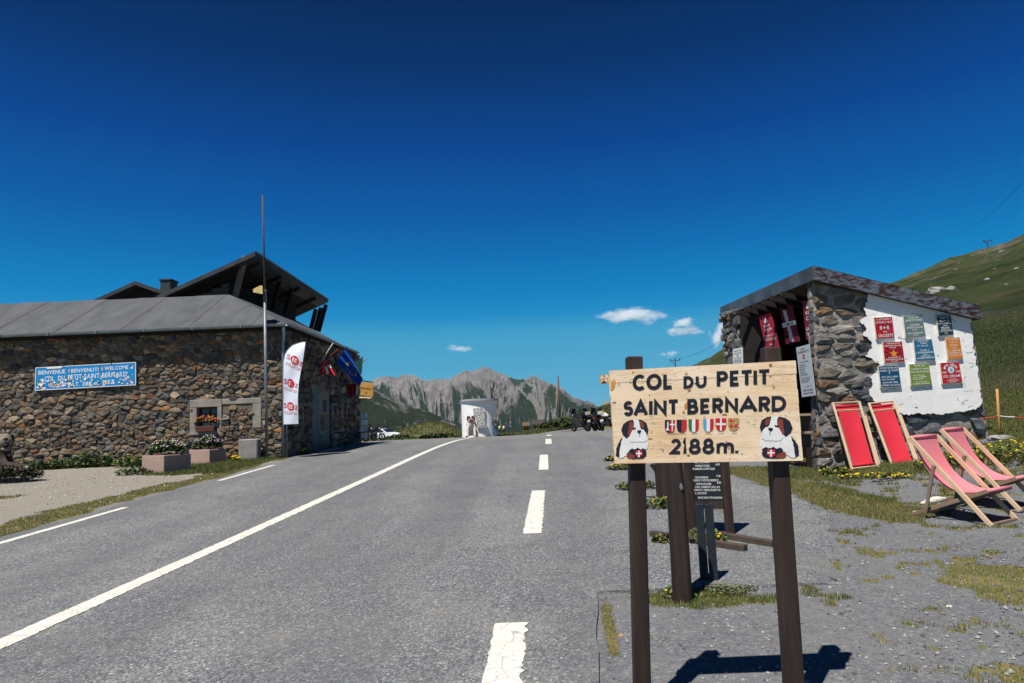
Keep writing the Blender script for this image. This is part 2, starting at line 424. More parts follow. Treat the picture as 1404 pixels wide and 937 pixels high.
# ================================================================ SETTING
# ---------------------------------------------------------------- ground
def seg_d(x, y, pts):
    d = np.full(np.shape(x), 1e9)
    for (ax, ay), (bx, by) in zip(pts[:-1], pts[1:]):
        t = np.clip(((x-ax)*(bx-ax)+(y-ay)*(by-ay))/((bx-ax)**2+(by-ay)**2+1e-9), 0, 1)
        d = np.minimum(d, np.hypot(x-ax-t*(bx-ax), y-ay-t*(by-ay)))
    return d
GP = {k: G(*v) for k, v in dict(a=(1012, 644), b=(1060, 662), c=(1120, 676), d=(1175, 692), e=(1215, 706), p2=(945, 822), p3=(925, 745), p4=(905, 695), p5=(850, 641),
      q1=(1112, 772), q2=(1095, 738), q3=(1380, 800), q4=(1365, 805), q5=(825, 870), q6=(1330, 795)).items()}
def grass_mask(x, y):
    n = fbm(x*2.3, y*2.3, 4, 21); g = np.zeros(np.shape(x))
    def add(d, r, s=.35): 
        nonlocal g; g = np.maximum(g, 1-smooth(r*(1-s), r*(1+s), d+(n-.5)*r*1.6))
    P = GP
    add(seg_d(x, y, [P[k][:2] for k in 'abcde']), .42)
    add(np.hypot(x-P['p2'][0]-.12, (y-P['p2'][1])*1.9), .42)
    add(np.hypot(x-P['p2'][0]-.5, (y-P['p2'][1]+.08)*2.2), .25)
    add(np.hypot(x-P['p3'][0], (y-P['p3'][1])), .22); add(np.hypot(x-P['p4'][0], y-P['p4'][1]), .35)
    add(np.hypot(x-P['p5'][0], y-P['p5'][1]), .4)
    add(np.hypot(x-P['q1'][0], (y-P['q1'][1])*1.5), .22); add(np.hypot(x-P['q2'][0], (y-P['q2'][1])), .14)
    add(np.hypot(x-P['q3'][0], (y-P['q3'][1])), .5); add(np.hypot(x-P['q6'][0], (y-P['q6'][1])*2), .18)
    add(seg_d(x, y, [(.47, 3.5), (.62, 5.35)])+.25*smooth(.5, .56, fbm(y*2.2, y*0+.5, 3, 88)), .04, .8)
    # in front of and beside the stone hut, then the hillside behind it
    add(seg_d(x, y, [(4.7, 12.7), (6.0, 11.5), (7.5, 11.2), (9.5, 11.6), (13, 12)]), .55)
    g = np.maximum(g, smooth(8.2, 9.2, x+(n-.5)*2)*smooth(8.2, 9.6, y+(n-.5)*2)); g = np.maximum(g, smooth(8.8, 9.4, x+(n-.5))*smooth(5, 9, y))
    g = np.maximum(g, smooth(5.2, 6, x-(y-13)*.1)*smooth(13, 15, y)*(1-smooth(28, 34, y)*(x < 12)))
    # left verge
    add(seg_d(x, y, [(-7.25, 3), (-7.1, 9), (-7.2, 12.5), (-7.0, 15.5), (-7.2, 18.5), (-7.4, 20.3)]), .42)
    add(seg_d(x, y, [(-7.3, 20.3), (-12, 20.5), (-17, 20.6)]), .6); add(seg_d(x, y, [(-8.2, 17.2), (-8.0, 19.5)]), .8)
    add(seg_d(x, y, [(-12.2, 13.2), (-9.8, 13.4)]), .22, .8)
    # beyond the plaza
    far = np.maximum(smooth(64, 68, y+(n-.5)*6), smooth(5.2, 6.4, x-(y-30)*.03+(n-.5)*1.5)*(y > 20))
    far = np.maximum(far, smooth(34, 38, -x-(y-36)*.32+(n-.5)*3)*(y > 30)*(1-.9*smooth(-30, -22, x)*(1-smooth(50, 70, y))))
    g = np.maximum(g, far*(1-.95*(np.abs(x+22-(y-90)*.1) < 6)*(y < 108)*(y > 60)))
    # dry little tufts over the gravel
    tf = fbm(x*6, y*7, 3, 40); reg = smooth(1.4, 2.6, x)*(y < 13)*(y > 2)
    g = np.maximum(g, reg*smooth(.60, .70, tf+.16*(fbm(x*.7, y*.7, 2, 5)-.5)*2)*.75)
    return g
nth = 520; rr = np.concatenate([[.25], .5*1.026**np.arange(0, 345)]); rr = rr[rr < 4200]
fr = np.radians(np.concatenate([np.linspace(-55, 55, 430), np.linspace(55, 305, 91)[1:]]))   # measured from +y clockwise, fine ahead
gx = rr[:, None]*np.sin(fr)[None]; gy = rr[:, None]*np.cos(fr)[None]
gz = Hn(gx, gy)
tiny = (fbm(gx*1.7, gy*1.7, 3, 77)-.5)*.03*smooth(2.2, 4, np.abs(gx+2.5)-1.8)
offroad = np.maximum(smooth(.9, 1.6, gx-.15*gy*(gy > 5.4))*0, 0)
gz = gz+np.minimum(tiny, 0)*.8
gm_ = grass_mask(gx, gy); warm = smooth(-6.4, -7.2, gx)*(gy < 40)
hill = smooth(.02, .12, (gz-Pz(gy))/np.maximum(gy, 1))
gv = np.stack([gx, gy, gz], -1).reshape(-1, 3)

g = N('ground_gravel_and_grass'); g.set(.95, 0, .15)
vs1 = g.vor(42); vs2 = g.vor(100); n1 = g.noise(1.1, 5); n2 = g.noise(14, 6, .7); n3 = g.noise(70, 4, .7)
sp = g.ramp(vs1, [(0, (.045, .047, .052)), (.4, (.15, .148, .146)), (.75, (.25, .24, .225)), (1, (.58, .55, .5))])
sp2 = g.ramp(vs2, [(0, (.035, .038, .045)), (.45, (.16, .157, .155)), (.8, (.245, .235, .225)), (1, (.55, .52, .48))])
gr = g.mix(.55, sp, sp2); gr = g.mix(g.ramp(n1, [(.35, 0), (.65, .55)]), gr, (.25, .235, .21))
gr = g.mix(g.ramp(n2, [(.3, .5), (.75, 0)]), gr, (.11, .113, .122))
gr = g.mix(g.math('MULTIPLY', g.attr('warm', 'Fac'), .72), gr, g.mix(g.ramp(n3, [(.3, 0), (.7, 1)]), (.17, .148, .12), (.36, .325, .275)))
ga = g.ramp(g.noise(3.2, 6, .65), [(.3, (.055, .07, .02)), (.5, (.10, .105, .032)), (.7, (.2, .165, .07))])
ga = g.mix(g.ramp(g.noise(30, 5, .7), [(.35, 0), (.75, .7)]), ga, (.22, .18, .09))
hl = g.ramp(g.noise(.06, 10, .68), [(.3, (.025, .045, .013)), (.45, (.055, .082, .022)), (.56, (.09, .108, .032)), (.7, (.13, .115, .05))])
hl = g.mix(g.ramp(g.noise(.9, 8, .7), [(.38, 0), (.66, .75)]), hl, (.026, .036, .014))
hr = g.ramp(g.noise(.03, 10, .75, stretch=(1, .7, 3.2), w=.8), [(.52, 0), (.575, 1)])
hl = g.mix(g.math('MULTIPLY', hr, g.ramp(g.noise(.8, 6, .8), [(.38, .15), (.58, 1)])), hl, (.19, .165, .14))
hl = g.mix(g.ramp(g.noise(.11, 9, .75), [(.52, 0), (.62, .8)]), hl, (.022, .03, .014))
hl = g.mix(g.ramp(g.noise(.17, 8, .7), [(.55, 0), (.68, .7)]), hl, (.16, .12, .07))
hl = g.mix(g.ramp(g.noise(1.6, 4, .85), [(.70, 0), (.76, .8)]), hl, (.3, .28, .25))
ga = g.mix(g.attr('hill', 'Fac'), ga, hl)
msk = g.math('ADD', g.attr('grass', 'Fac'), g.math('MULTIPLY', g.math('SUBTRACT', n2, .5), 1.2))
mk = g.ramp(msk, [(.42, 0), (.62, 1)])
gr = g.mix(1., gr, (.84, .88, .95), 'MULTIPLY') if False else g.mix(g.attr('warm', 'Fac'), g.mix(1., gr, (.80, .84, .92), 'MULTIPLY'), gr); g.col(g.mix(mk, gr, ga))
hb = g.math('ADD', g.vor(70, 'Distance'), g.math('MULTIPLY', n2, 1.2))
bb = g.bump(hb, .55, .012)
b2 = g.bump(g.math('MULTIPLY', g.noise(.5, 10, .75), g.attr('hill', 'Fac')), .9, 2.2, prev=bb)
q = gridq(len(rr), len(fr))
i0 = np.arange(len(rr)-1)*len(fr); wrap = np.stack([i0+len(fr)-1, i0, i0+len(fr), i0+2*len(fr)-1], 1)
q = np.concatenate([q, wrap])[:, ::-1]
npmesh('ground', gv, q, g.m, dict(grass=gm_.ravel(), warm=warm.ravel(), hill=hill.ravel()), kind='structure')

# ---------------------------------------------------------------- road and paved apron
a = N('asphalt'); a.set(.85, 0, .25)
v1 = a.vor(78); v2 = a.vor(150)
c1 = a.ramp(v1, [(0, (.012, .015, .02)), (.3, (.06, .065, .072)), (.55, (.15, .15, .15)), (.8, (.32, .30, .27)), (1, (.85, .76, .62))])
c2 = a.ramp(v2, [(0, (.045, .048, .055)), (.4, (.108, .11, .113)), (.8, (.19, .185, .178)), (1, (.48, .43, .36))])
c = a.mix(.4, c1, c2); c = a.mix(1., c, (1.02, 1.07, 1.16), 'MULTIPLY')
big = a.noise(.55, 5, .6, stretch=(2.2, .45, 1)); c = a.mix(a.ramp(big, [(.36, 0), (.66, .42)]), c, (.085, .089, .098))
c = a.mix(a.ramp(a.noise(1.3, 7, .72), [(.45, 0), (.7, .4)]), c, (.25, .235, .21))
c = a.mix(a.ramp(a.noise(.35, 8, .8, stretch=(3, .5, 1)), [(.55, 0), (.7, .45)]), c, (.10, .103, .11))
c = a.mix(a.ramp(a.noise(.9, 3, .5, stretch=(1.6, 1, 1)), [(.73, 0), (.77, .75)]), c, (.03, .032, .036))
c = a.mix(a.ramp(a.noise(9, 2, .5), [(.79, 0), (.81, .7)]), c, (.035, .036, .04))
_ck = a.math('ABSOLUTE', a.math('SUBTRACT', a.noise(.75, 7, .62), .5)); c = a.mix(a.math('MULTIPLY', a.ramp(_ck, [(.0012, 1), (.0035, 0)]), a.ramp(a.noise(.23, 2), [(.45, 0), (.55, .75)])), c, (.03, .03, .033))
oc = a.n('ShaderNodeSeparateXYZ'); a.l(a.co, oc.inputs[0])
_wt = a.math('SINE', a.math('MULTIPLY', a.math('ADD', oc.outputs[0], a.math('MULTIPLY', oc.outputs[1], -.03)), 3.6)); c = a.mix(a.ramp(a.math('ADD', _wt, a.noise(.8, 4)), [(.5, 0), (1.0, .22)]), c, (.085, .09, .10))
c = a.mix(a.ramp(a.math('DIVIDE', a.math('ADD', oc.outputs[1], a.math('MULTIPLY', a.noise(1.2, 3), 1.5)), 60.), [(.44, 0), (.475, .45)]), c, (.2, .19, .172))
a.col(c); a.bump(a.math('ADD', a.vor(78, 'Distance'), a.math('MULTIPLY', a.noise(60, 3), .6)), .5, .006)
ASPH = a.m
def roff(y): return .022+np.maximum(y-30, 0)*.0008
def sheet(name, ys, xl, xr, m, off=None, nc=20, skirt=.05, kind='structure'):
    V = []
    for y in ys:
        l, r = xl(y), xr(y); rw = .01 if y < 5.4895 else .35; xs = np.linspace(l, r, nc); xs = np.concatenate([[l-.12], xs, [r+rw]])
        z = Hn(xs, np.full(len(xs), y))+(off or roff)(y); z[0] -= skirt; z[-1] -= skirt
        V.append(np.stack([xs, np.full(len(xs), y), z], 1))
    V = [V[0]-np.array([0, .01, skirt])]+V+[V[-1]+np.array([0, .01, -skirt])]
    return npmesh(name, np.concatenate(V), gridq(len(V), nc+2), m, sm=False, kind=kind)
def wob(y, s, amp): return float((fbm(np.array([y*2.1]), np.array([3.3]), 4, s)[0]-.5)*amp)
def xleft(y): return float(np.interp(y, [-60, 19, 20.5, 29, 31, 34, 45, 62, 80], [-6.62, -6.6, -6.72, -6.9, -9, -15, -20, -17, -16]))+wob(y, 4, .3)
def xnotch(y): return float(np.interp(y, [-60, 3.86, 5.49, 8, 30, 80], [.1, .39, .58, 1.2, 1.9, 2.4]))+(wob(y*4, 8, .07)+wob(y*14, 9, .03) if y < 5.49 else 0)
def xap(y): return float(np.interp(y, [5.49, 6.2, 7, 8.5, 10, 13, 16, 22, 30, 45, 60, 80], [2.35, 2.55, 3.0, 3.55, 3.8, 3.75, 4.4, 4.8, 5.6, 6.3, 6.5, 6]))+wob(y, 12, .35)
yr_ = np.concatenate([np.arange(-40, 2, 2.), np.arange(2, 34, .25), np.arange(34, 66, 1.)])
_R = []
for y in yr_:
    if abs(y-5.5) < 1e-6: _R += [(5.488, xnotch(5.488)), (5.492, xap(5.5))]
    else: _R.append((y, xnotch(y) if y < 5.49 else xap(y)))
_d = dict(_R); sheet('road', [r_[0] for r_ in _R], xleft, lambda y: _d[y], ASPH, nc=40)
# the broken front edge of the paved apron
_m = MB(); _xs = np.linspace(xnotch(5.488), xap(5.5), 60)
_t = [(x, 5.49+wob(x*4, 3, .03), H(x, 5.49)+.0225) for x in _xs]; _b = [(x, p[1]-.012, p[2]-.06) for x, p in zip(_xs, _t)]
_m.add(_t+_b, [(i, i+1, 61+i, 60+i) for i in range(59)]); _m.build('road_edge', ASPH)['kind'] = 'structure'

wm = N('worn_white_paint'); wm.set(.7, 0, .3)
wc = wm.mix(wm.ramp(wm.noise(5, 5, .6), [(.3, 0), (.7, 1)]), (.56, .54, .49), (.70, .68, .62))
wc = wm.mix(wm.ramp(wm.noise(42, 5, .75), [(.57, 0), (.66, .85)]), wc, (.16, .16, .16))
wc = wm.mix(wm.ramp(wm.vor(5.5, 'Distance', 'DISTANCE_TO_EDGE'), [(.008, .75), (.022, 0)]), wc, (.3, .29, .27))
wm.col(wc); wm.bump(wm.vor(95, 'Distance'), .4, .004)
def stripe(y0, y1, cx, w_, label_=None, rag=0., moff=.0045):
    ys = np.linspace(y0, y1, max(int((y1-y0)/.035) if rag else int((y1-y0)/.5)+2, 3)); V = []
    for y in ys:
        c_ = float(cx(y)); 
        jl, jr = (rng.uniform(-.25, .4)*rag, rng.uniform(-.5, 1)*rag) if rag else (0, 0)
        for k, x in enumerate(np.linspace(c_-w_/2-jl, c_+w_/2+jr, 4)): V.append((x, y+(rng.uniform(-.3, .3)*rag if (y in (ys[0], ys[-1]) and y1-y0 < 5) else 0), H(x, y)+roff(y)+moff+max(0, y-20)*.0003))
    return npmesh('road_marking', np.array(V), gridq(len(ys), 4), wm.m, sm=False, kind='structure')
sol = [(-40, -4.6), (0, -3.85), (4.8, -3.53), (7.8, -3.35), (13.7, -3.03), (22.7, -2.58), (30.4, -2.17), (35, -2.1), (41, -3.0), (47, -5.4), (52, -9)]
_sf = lambda y: np.interp(y, [p[0] for p in sol], [p[1] for p in sol])
stripe(-40, 3, _sf, .175); stripe(3, 17, _sf, .175, rag=.014); stripe(17, 52, _sf, .18)
dsh = [(-6, -.6), (1.4, -.25), (4.8, -.085), (7.8, .14), (11.2, .325), (14.3, .545), (17.9, .71), (21.9, 1.03), (25.2, 1.19), (31, 1.5), (40, 1.9)]
for y0, y1 in ((-5.4, -2), (1.4, 4.82), (7.8, 11.23), (14.3, 17.87), (21.9, 25.2), (29, 31.5)):
    stripe(y0, y1, lambda y: np.interp(y, [p[0] for p in dsh], [p[1] for p in dsh]), .205, rag=.02 if y0 < 12 and y0 > 0 else 0.)
for y0, y1 in ((-5.7, -2.4), (1.1, 4.4), (7.9, 11.2), (14.68, 18.0), (21.5, 24.8), (28.3, 31.5)):
    stripe(y0, y1, lambda y: -6.32+.0*y, .115, rag=.012 if 7 < y0 < 12 else 0)

# ---------------------------------------------------------------- mountains
mm = N('mountain_rock_and_turf'); mm.set(.95, 0, .1)
rk = mm.ramp(mm.noise(.0035, 12, .68, stretch=(1, 1, .5)), [(.3, (.18, .165, .165)), (.5, (.35, .322, .315)), (.7, (.54, .50, .48))])
tu = mm.ramp(mm.noise(.004, 10, .65), [(.3, (.032, .05, .03)), (.7, (.075, .092, .048))])
mkk = mm.math('ADD', mm.attr('rock', 'Fac'), mm.math('MULTIPLY', mm.math('SUBTRACT', mm.noise(.012, 9, .75, stretch=(1, 1, .45)), .5), 1.1))
mc = mm.mix(mm.ramp(mkk, [(.42, 0), (.58, 1)]), tu, rk); mc = mm.mix(mm.ramp(mm.attr('scree', 'Fac'), [(.45, 0), (.95, .6)]), mc, (.36, .33, .30))
mc = mm.mix(mm.ramp(mm.attr('scree', 'Fac'), [(1.4, 0), (1.6, 1)]), mc, (.85, .88, .92)) if False else mc
mm.col(mc); mm.bump(mm.noise(.008, 12, .8, stretch=(1, 1, .6)), 1., 110)
def ridge(name, prof, yr, yn, zn, nc, nr, amp, gfreq, seed, rockf, kind='structure', back=.35, p=1.25, jag=0.):
    U = np.array([_uh(*q_) for q_ in prof]); u = np.linspace(U[0, 0], U[-1, 0], nc); e = np.interp(u, U[:, 0], U[:, 1])
    e = e+jag*2.2*(fbm(u*gfreq*2.2, u*0+seed, 5, seed+9, .6)-.5)
    e = np.convolve(np.pad(e, 2, mode='edge'), np.ones(5)/5, 'valid')
    t = np.linspace(0, 1+back, nr)[:, None]; u2 = u[None]; y = yn+(yr-yn)*t; x = u2*y
    zr = 1.55+e[None]*yr; env = np.clip(t, 0, 1)
    wv = (fbm(u2*gfreq*.35, t*2.2, 4, seed+5)-.5)
    gul = rdg(u2*gfreq+wv*2.2+t*.6, t*1.0+seed, 6, seed, .56)
    gl2 = rdg(u2*gfreq*3.3+wv*5, t*2.2+seed, 5, seed+31, .6)
    base = zn+(zr-zn)*np.where(t <= 1, env**p, 1-(t-1)*2.5)
    taper = np.clip(t*1.4, 0, 1)*np.clip((1-t)*3.4, .03, 1)
    z = base+((gul-.62)*amp+(gl2-.6)*amp*.38)*taper+np.where(t > 1, -np.abs(gul-.62)*amp*.6, 0)
    y = y+(fbm(u2*gfreq, t*4, 3, seed+3)-.5)*(yr-yn)*.03
    rock, scree = rockf(u2+0*t, t+0*u2, gul, gl2, z, zr+0*t)
    return npmesh(name, np.stack([x+0*z, y+0*z, z], -1).reshape(-1, 3), gridq(nr, nc)[:, ::1], mm.m, dict(rock=rock.ravel(), scree=scree.ravel()), kind=kind)
mp_ = [(380, 560), (440, 540), (490, 530), (511, 522), (523, 516.5), (535, 515), (544, 519), (550, 514.5), (559, 513.5), (567, 514), (573, 517), (584, 522), (594, 520), (603, 518.4), (615, 521), (621, 515.5), (629, 512), (637, 508.5), (645, 510),
       (653, 507), (660, 505), (667, 502.6), (674, 505.7), (683, 511), (690, 512.5), (698, 517), (710, 520.5), (719.5, 520), (724, 521), (745, 533), (780, 556), (830, 590)]
def ub(px): return _uh(px, 540)[0]
def rock1(u, t, gul, g2, z, zr):
    r = .46+.5*smooth(.5, .95, t)+1.1*(g2-.6)+.6*(.62-gul)+.6*(fbm(u*40, t*5, 4, 2)-.5); r = r-.9*smooth(.35, .1, t)
    gr_ = fbm(u*26+t*3, t*2.5, 4, 55); r = r-1.1*smooth(.5, .68, gr_)*(1-smooth(.9, 1., t)*.5)
    s = smooth(.60, .42, gul)*smooth(.25, .5, t)*smooth(.95, .7, t)*.75
    return r, s
ridge('mountain', mp_, 6800, 3300, -330, 1100, 320, 330, 52, 3, rock1, jag=.002, p=.95)
mp2 = [(560, 640), (600, 622), (640, 604), (680, 572), (700, 545), (712, 528), (722, 518.5), (730, 515), (737, 517), (742.5, 519), (757, 526), (772, 533), (786, 543.6), (800, 549), (813, 553.5), (821, 558.5), (835, 566), (860, 576), (900, 590)]
def rock2(u, t, gul, g2, z, zr):
    r = .24+.7*(g2-.5)+.55*(fbm(u*50, t*5, 4, 12)-.5)+.35*smooth(.75, 1, t)-.3*smooth(.3, .1, t)
    s = np.zeros_like(u)
    for px, k, wd, t0 in ((736, -.02, .0016, .3), (744, .012, .0026, .1), (724, -.03, .0012, .3), (752, .035, .0012, .25), (712, -.055, .0018, .2), (768, .04, .0012, .35), (733, -.01, .0010, .15)):
        c_ = ub(px)-(1-t)*k+.004*np.sin(t*9+px); s = np.maximum(s, np.exp(-((u-c_)/(wd*(1.4-t*.6)))**2)*smooth(t0, t0+.15, t)*smooth(1.0, .9, t))
    s = s*(.55+.9*fbm(u*120, t*14, 4, 8)); r = r+s*.6
    return r, s
ridge('mountain', mp2, 5200, 2700, -330, 640, 280, 190, 60, 13, rock2, jag=.003, p=1.0)
mp3 = [(800, 575), (818, 562), (826, 553), (832, 549), (838, 551), (850, 548), (880, 556), (940, 552), (1000, 560)]
ridge('mountain', mp3, 11500, 8000, -400, 160, 60, 260, 60, 23, lambda u, t, a_, b_, z, zr: (0*u+.75, 0*u), jag=.006)
hp = [(330, 500), (420, 492), (470, 508), (500, 527), (512, 533), (527, 541), (540, 547), (556, 554), (570, 560), (585, 564), (600, 569), (620, 577), (640, 583), (665, 590), (700, 600)]
def rock3(u, t, gul, g2, z, zr):
    r = .12+.5*(fbm(u*30, t*7, 5, 71)-.5)+.5*(g2-.6)+.25*smooth(.4, .9, t); return r, smooth(.66, .75, fbm(u*70, t*11, 4, 19))*.7
ridge('hill', hp, 1900, 700, -120, 420, 160, 34, 34, 41, rock3, jag=.002, p=.9)
fp = [(540, 590), (600, 588), (640, 584), (700, 584), (760, 588), (820, 592)]
ridge('hill', fp, 2600, 1500, -190, 200, 60, 22, 30, 51, lambda u, t, a_, b_, z, zr: (0*u+.05+.5*(b_-.6), 0*u), jag=.002, p=.9)

# ---------------------------------------------------------------- clouds
cm = bpy.data.materials.new('cloud_vapour'); cm.use_nodes = True; t_ = cm.node_tree; t_.nodes.clear()
oo = t_.nodes.new('ShaderNodeOutputMaterial'); pv = t_.nodes.new('ShaderNodeVolumePrincipled'); tc = t_.nodes.new('ShaderNodeTexCoord')
ln = t_.nodes.new('ShaderNodeVectorMath'); ln.operation = 'LENGTH'; t_.links.new(tc.outputs['Object'], ln.inputs[0])
nz = t_.nodes.new('ShaderNodeTexNoise'); nz.inputs['Scale'].default_value = 1.9; nz.inputs['Detail'].default_value = 6; nz.inputs['Roughness'].default_value = .62
oi = t_.nodes.new('ShaderNodeObjectInfo'); va = t_.nodes.new('ShaderNodeVectorMath'); va.operation = 'ADD'
sc_ = t_.nodes.new('ShaderNodeVectorMath'); sc_.operation = 'MULTIPLY'; sc_.inputs[1].default_value = (1, 1, .55)
t_.links.new(tc.outputs['Object'], sc_.inputs[0]); t_.links.new(sc_.outputs[0], va.inputs[0]); t_.links.new(oi.outputs['Location'], va.inputs[1]); t_.links.new(va.outputs[0], nz.inputs['Vector'])
m1 = t_.nodes.new('ShaderNodeMath'); m1.operation = 'MULTIPLY_ADD'; m1.inputs[1].default_value = 2.6; m1.inputs[2].default_value = -.75
t_.links.new(nz.outputs[0], m1.inputs[0]); m2 = t_.nodes.new('ShaderNodeMath'); m2.operation = 'SUBTRACT'; t_.links.new(m1.outputs[0], m2.inputs[0]); t_.links.new(ln.outputs['Value'], m2.inputs[1])
m3 = t_.nodes.new('ShaderNodeMath'); m3.operation = 'MULTIPLY'; m3.inputs[1].default_value = .05; m3.use_clamp = False; t_.links.new(m2.outputs[0], m3.inputs[0])
m4 = t_.nodes.new('ShaderNodeMath'); m4.operation = 'MAXIMUM'; m4.inputs[1].default_value = 0; t_.links.new(m3.outputs[0], m4.inputs[0])
t_.links.new(m4.outputs[0], pv.inputs['Density']); pv.inputs['Color'].default_value = (1, 1, 1, 1); pv.inputs['Anisotropy'].default_value = .2
t_.links.new(pv.outputs[0], oo.inputs['Volume'])
for px, py, hw, hh, lab in ((867, 433, 52, 12, 'long white cumulus cloud, biggest and highest of the clouds'),
                            (937, 443, 19, 8, 'small puffy cloud left of the stone hut, upper one'), (940, 455, 25, 7, 'small flat cloud just under the puffy one left of the stone hut'),
                            (991, 459, 17, 17, 'white cloud half hidden behind the hut roof end'), (918, 486, 13, 4.5, 'tiny cloud low above the distant utility pole'), (631, 478, 19, 5, 'lone faint cloud above the rocky mountains')):
    d = 9000; c_ = W(px, py, d); k = d/936
    mb = MB(); mb.ball((0, 0, 0), 1., 20, 12); o = mb.build('cloud', cm, None, orig=(0, 0, 0)); o.location = c_.tolist(); o.scale = (hw*k*1.35, hh*k*2.2, hh*k*1.45); o.rotation_euler = (0, .04, 0)
    tag(o, lab, 'cloud', 'clouds over the pass')
# ================================================================ THE OLD STONE BUILDING (left)
def pick(rnd, L): return L[min(int(rnd.random()**1.0*len(L)), len(L)-1)]
PAL = [(.065, .068, .074), (.075, .072, .07), (.095, .085, .075), (.11, .09, .07), (.15, .115, .08), (.13, .12, .11), (.18, .155, .125), (.05, .055, .065), (.085, .09, .10), (.22, .19, .15), (.17, .09, .05), (.25, .13, .055), (.10, .075, .06), (.14, .135, .13)]
WTS = [2, 2.5, 4, 4, 3.2, 3, 2.6, 1.6, 1.5, 1.6, .7, .22, 3, 2.2]
def palA(rnd, c, a):
    col = rnd.choices(PAL, WTS)[0]; k = rnd.uniform(.75, 1.3)*1.02; return (col[0]*k*1.13, col[1]*k, col[2]*k*.88)
STONE = mtint('field_stone', .88, 7, .42, .7, d=.02)
MORT = mat('lime_mortar', (.10, .088, .075), (.15, .135, .115), sc=5, rough=.95, bump=.7, bsc=22, d=.03)
MORTL = mat('pale_mortar', (.27, .25, .225), (.18, .165, .145), sc=4, rough=.95, bump=.8, bsc=18, d=.03)
YF = 20.8; xC = float(W(389, 628, YF)[0]); zE = float(W(389, 448, YF)[2]); z0 = .6
EW0 = np.array([xC, YF, 0]); EW1 = np.array([-6.52, 28.6, 0]); ed = (EW1-EW0)/np.linalg.norm(EW1-EW0); en = np.array([ed[1], -ed[0], 0]); EL = float(np.linalg.norm(EW1-EW0))
bld = thing('stone_building', (xC, YF, .8), 'long dark rubble stone building with grey sheet roof, a blue sign on its front', 'building')
FWALL = True
m = MB(); P0 = [EW0-en*.03, EW0-en*.5, EW1-en*.5, EW1-en*.03]; P0[0] = EW0+ed*.03-en*.03
m.hexa([(p[0], p[1], z0) for p in P0], [(p[0], p[1], zE-.02) for p in P0]); m.build('wall', MORT, bld)
m = MB(); m.box(-19, -7.2, 27.6, 28.0, z0, zE-.1); m.box(-19.3, -19, YF+.03, 28, z0, zE-.1); m.build('wall', MORT, bld)
rs = random.Random(5)
# window opening, its pale surround and the outline of a walled-up door
def fw(px, py): p = PLN(px, py, (0, YF, 0), (0, 1, 0)); return float(p[0]), float(p[2])
x1, zt = fw(262, 549); _, zb = fw(263, 597); x2, _ = fw(305, 575); x3, _ = fw(359, 560); ox1, ozt = fw(271, 559); ox2, ozb = fw(299, 590)
for q_ in ((-19, ox1-.005, z0, zE-.02), (ox2+.005, xC-.0, z0, zE-.02), (ox1-.005, ox2+.005, z0, ozb-.005), (ox1-.005, ox2+.005, ozt+.005, zE-.02)):
    m = MB(); m.box(q_[0], q_[1], YF-.03, YF+.5, q_[2], q_[3]); m.build('wall', MORT, bld)
def exA(s_, z_, pl):
    if x1-.02 < s_ < x2+.02 and zb-.02 < z_ < zt+.02: return True
    if x2 <= s_ < x3 and zt-.22 < z_ < zt+.03: return True
    if x3-.28 < s_ < x3 and zb+.15 < z_ < zt: return True
    return False
cl = cells([(-17.2, z0+.05), (xC, z0+.05), (xC, zE-.12), (-17.2, zE-.12)], .26, .138, rs, exA, 1.8, .6, .55)
vis = [c for c in cl if np.mean(c[1], 0)[0] > -15.9]
lay(bld, vis, lambda s_, z_, o: (s_, YF-o, z_), rs, palA, STONE, .004, .07, 225)
cl = cells([(0, z0+.1), (EL, z0+.1), (EL, zE-.12), (0, zE-.12)], .42, .24, rs, None, 1.4)
_mu = [PLN(*p, EW0, en) for p in ((427, 531), (450, 530), (451, 606), (429, 611))]
_es = [float((p-EW0) @ ed) for p in _mu]
def exB(c):
    s_, z_ = np.mean(c[1], 0); return not (min(_es)-.1 < s_ < max(_es)+.1 and z_ < 3.05)
lay(bld, [c for c in cl if exB(c)], lambda s_, z_, o: tuple(EW0+ed*s_+en*o+np.array([0, 0, z_])), rs, palA, STONE, .01, .09, 70)
# surround
m = MB(); yo = YF-.075
m.box(x1, x2, yo, YF+.1, ozt, zt, .01); m.box(x1, ox1, yo+.003, YF+.1, zb, ozt-.001, .01); m.box(ox2, x2, yo+.003, YF+.1, zb, ozt-.001, .01); m.box(ox1, ox2, yo+.003, YF+.1, zb, ozb, .01)
m.box(x2+.002, x3, YF-.06, YF+.1, zt-.17, zt-.01, .01); m.box(x3-.26, x3, YF-.06, YF+.1, zb+.15, zt-.172, .01)
m.build('window_surround', mat('grey_render', (.30, .27, .235), (.2, .185, .165), sc=3.5, rough=.95, bump=.5, bsc=20, d=.01), bld)
win = MB(); win.box(ox1-.02, ox2+.02, YF+.13, YF+.2, ozb-.02, ozt+.02); wn = win.build('window', mat('dark_recess', (.012, .012, .014)), bld)
wood_red = mat('red_brown_paint', (.11, .03, .025), (.07, .025, .02), sc=12, rough=.6)
m = MB()
for x in (ox1, (ox1+ox2)/2-.02, ox2-.04): m.box(x, x+.045, YF+.09, YF+.13, ozb, ozt)
for z in (ozb+.001, (ozt+ozb)/2+.12, ozt-.046): m.box(ox1+.045, ox2-.04, YF+.094, YF+.126, z, z+.04)
m.build('frame', wood_red, wn)
m = MB(); m.box(ox1+.02, ox2-.02, YF+.127, YF+.129, ozb+.02, ozt-.02)
gl = N('window_glass'); gl.col((.02, .025, .03)).set(.06, 0, .6); m.build('pane', gl.m, wn)
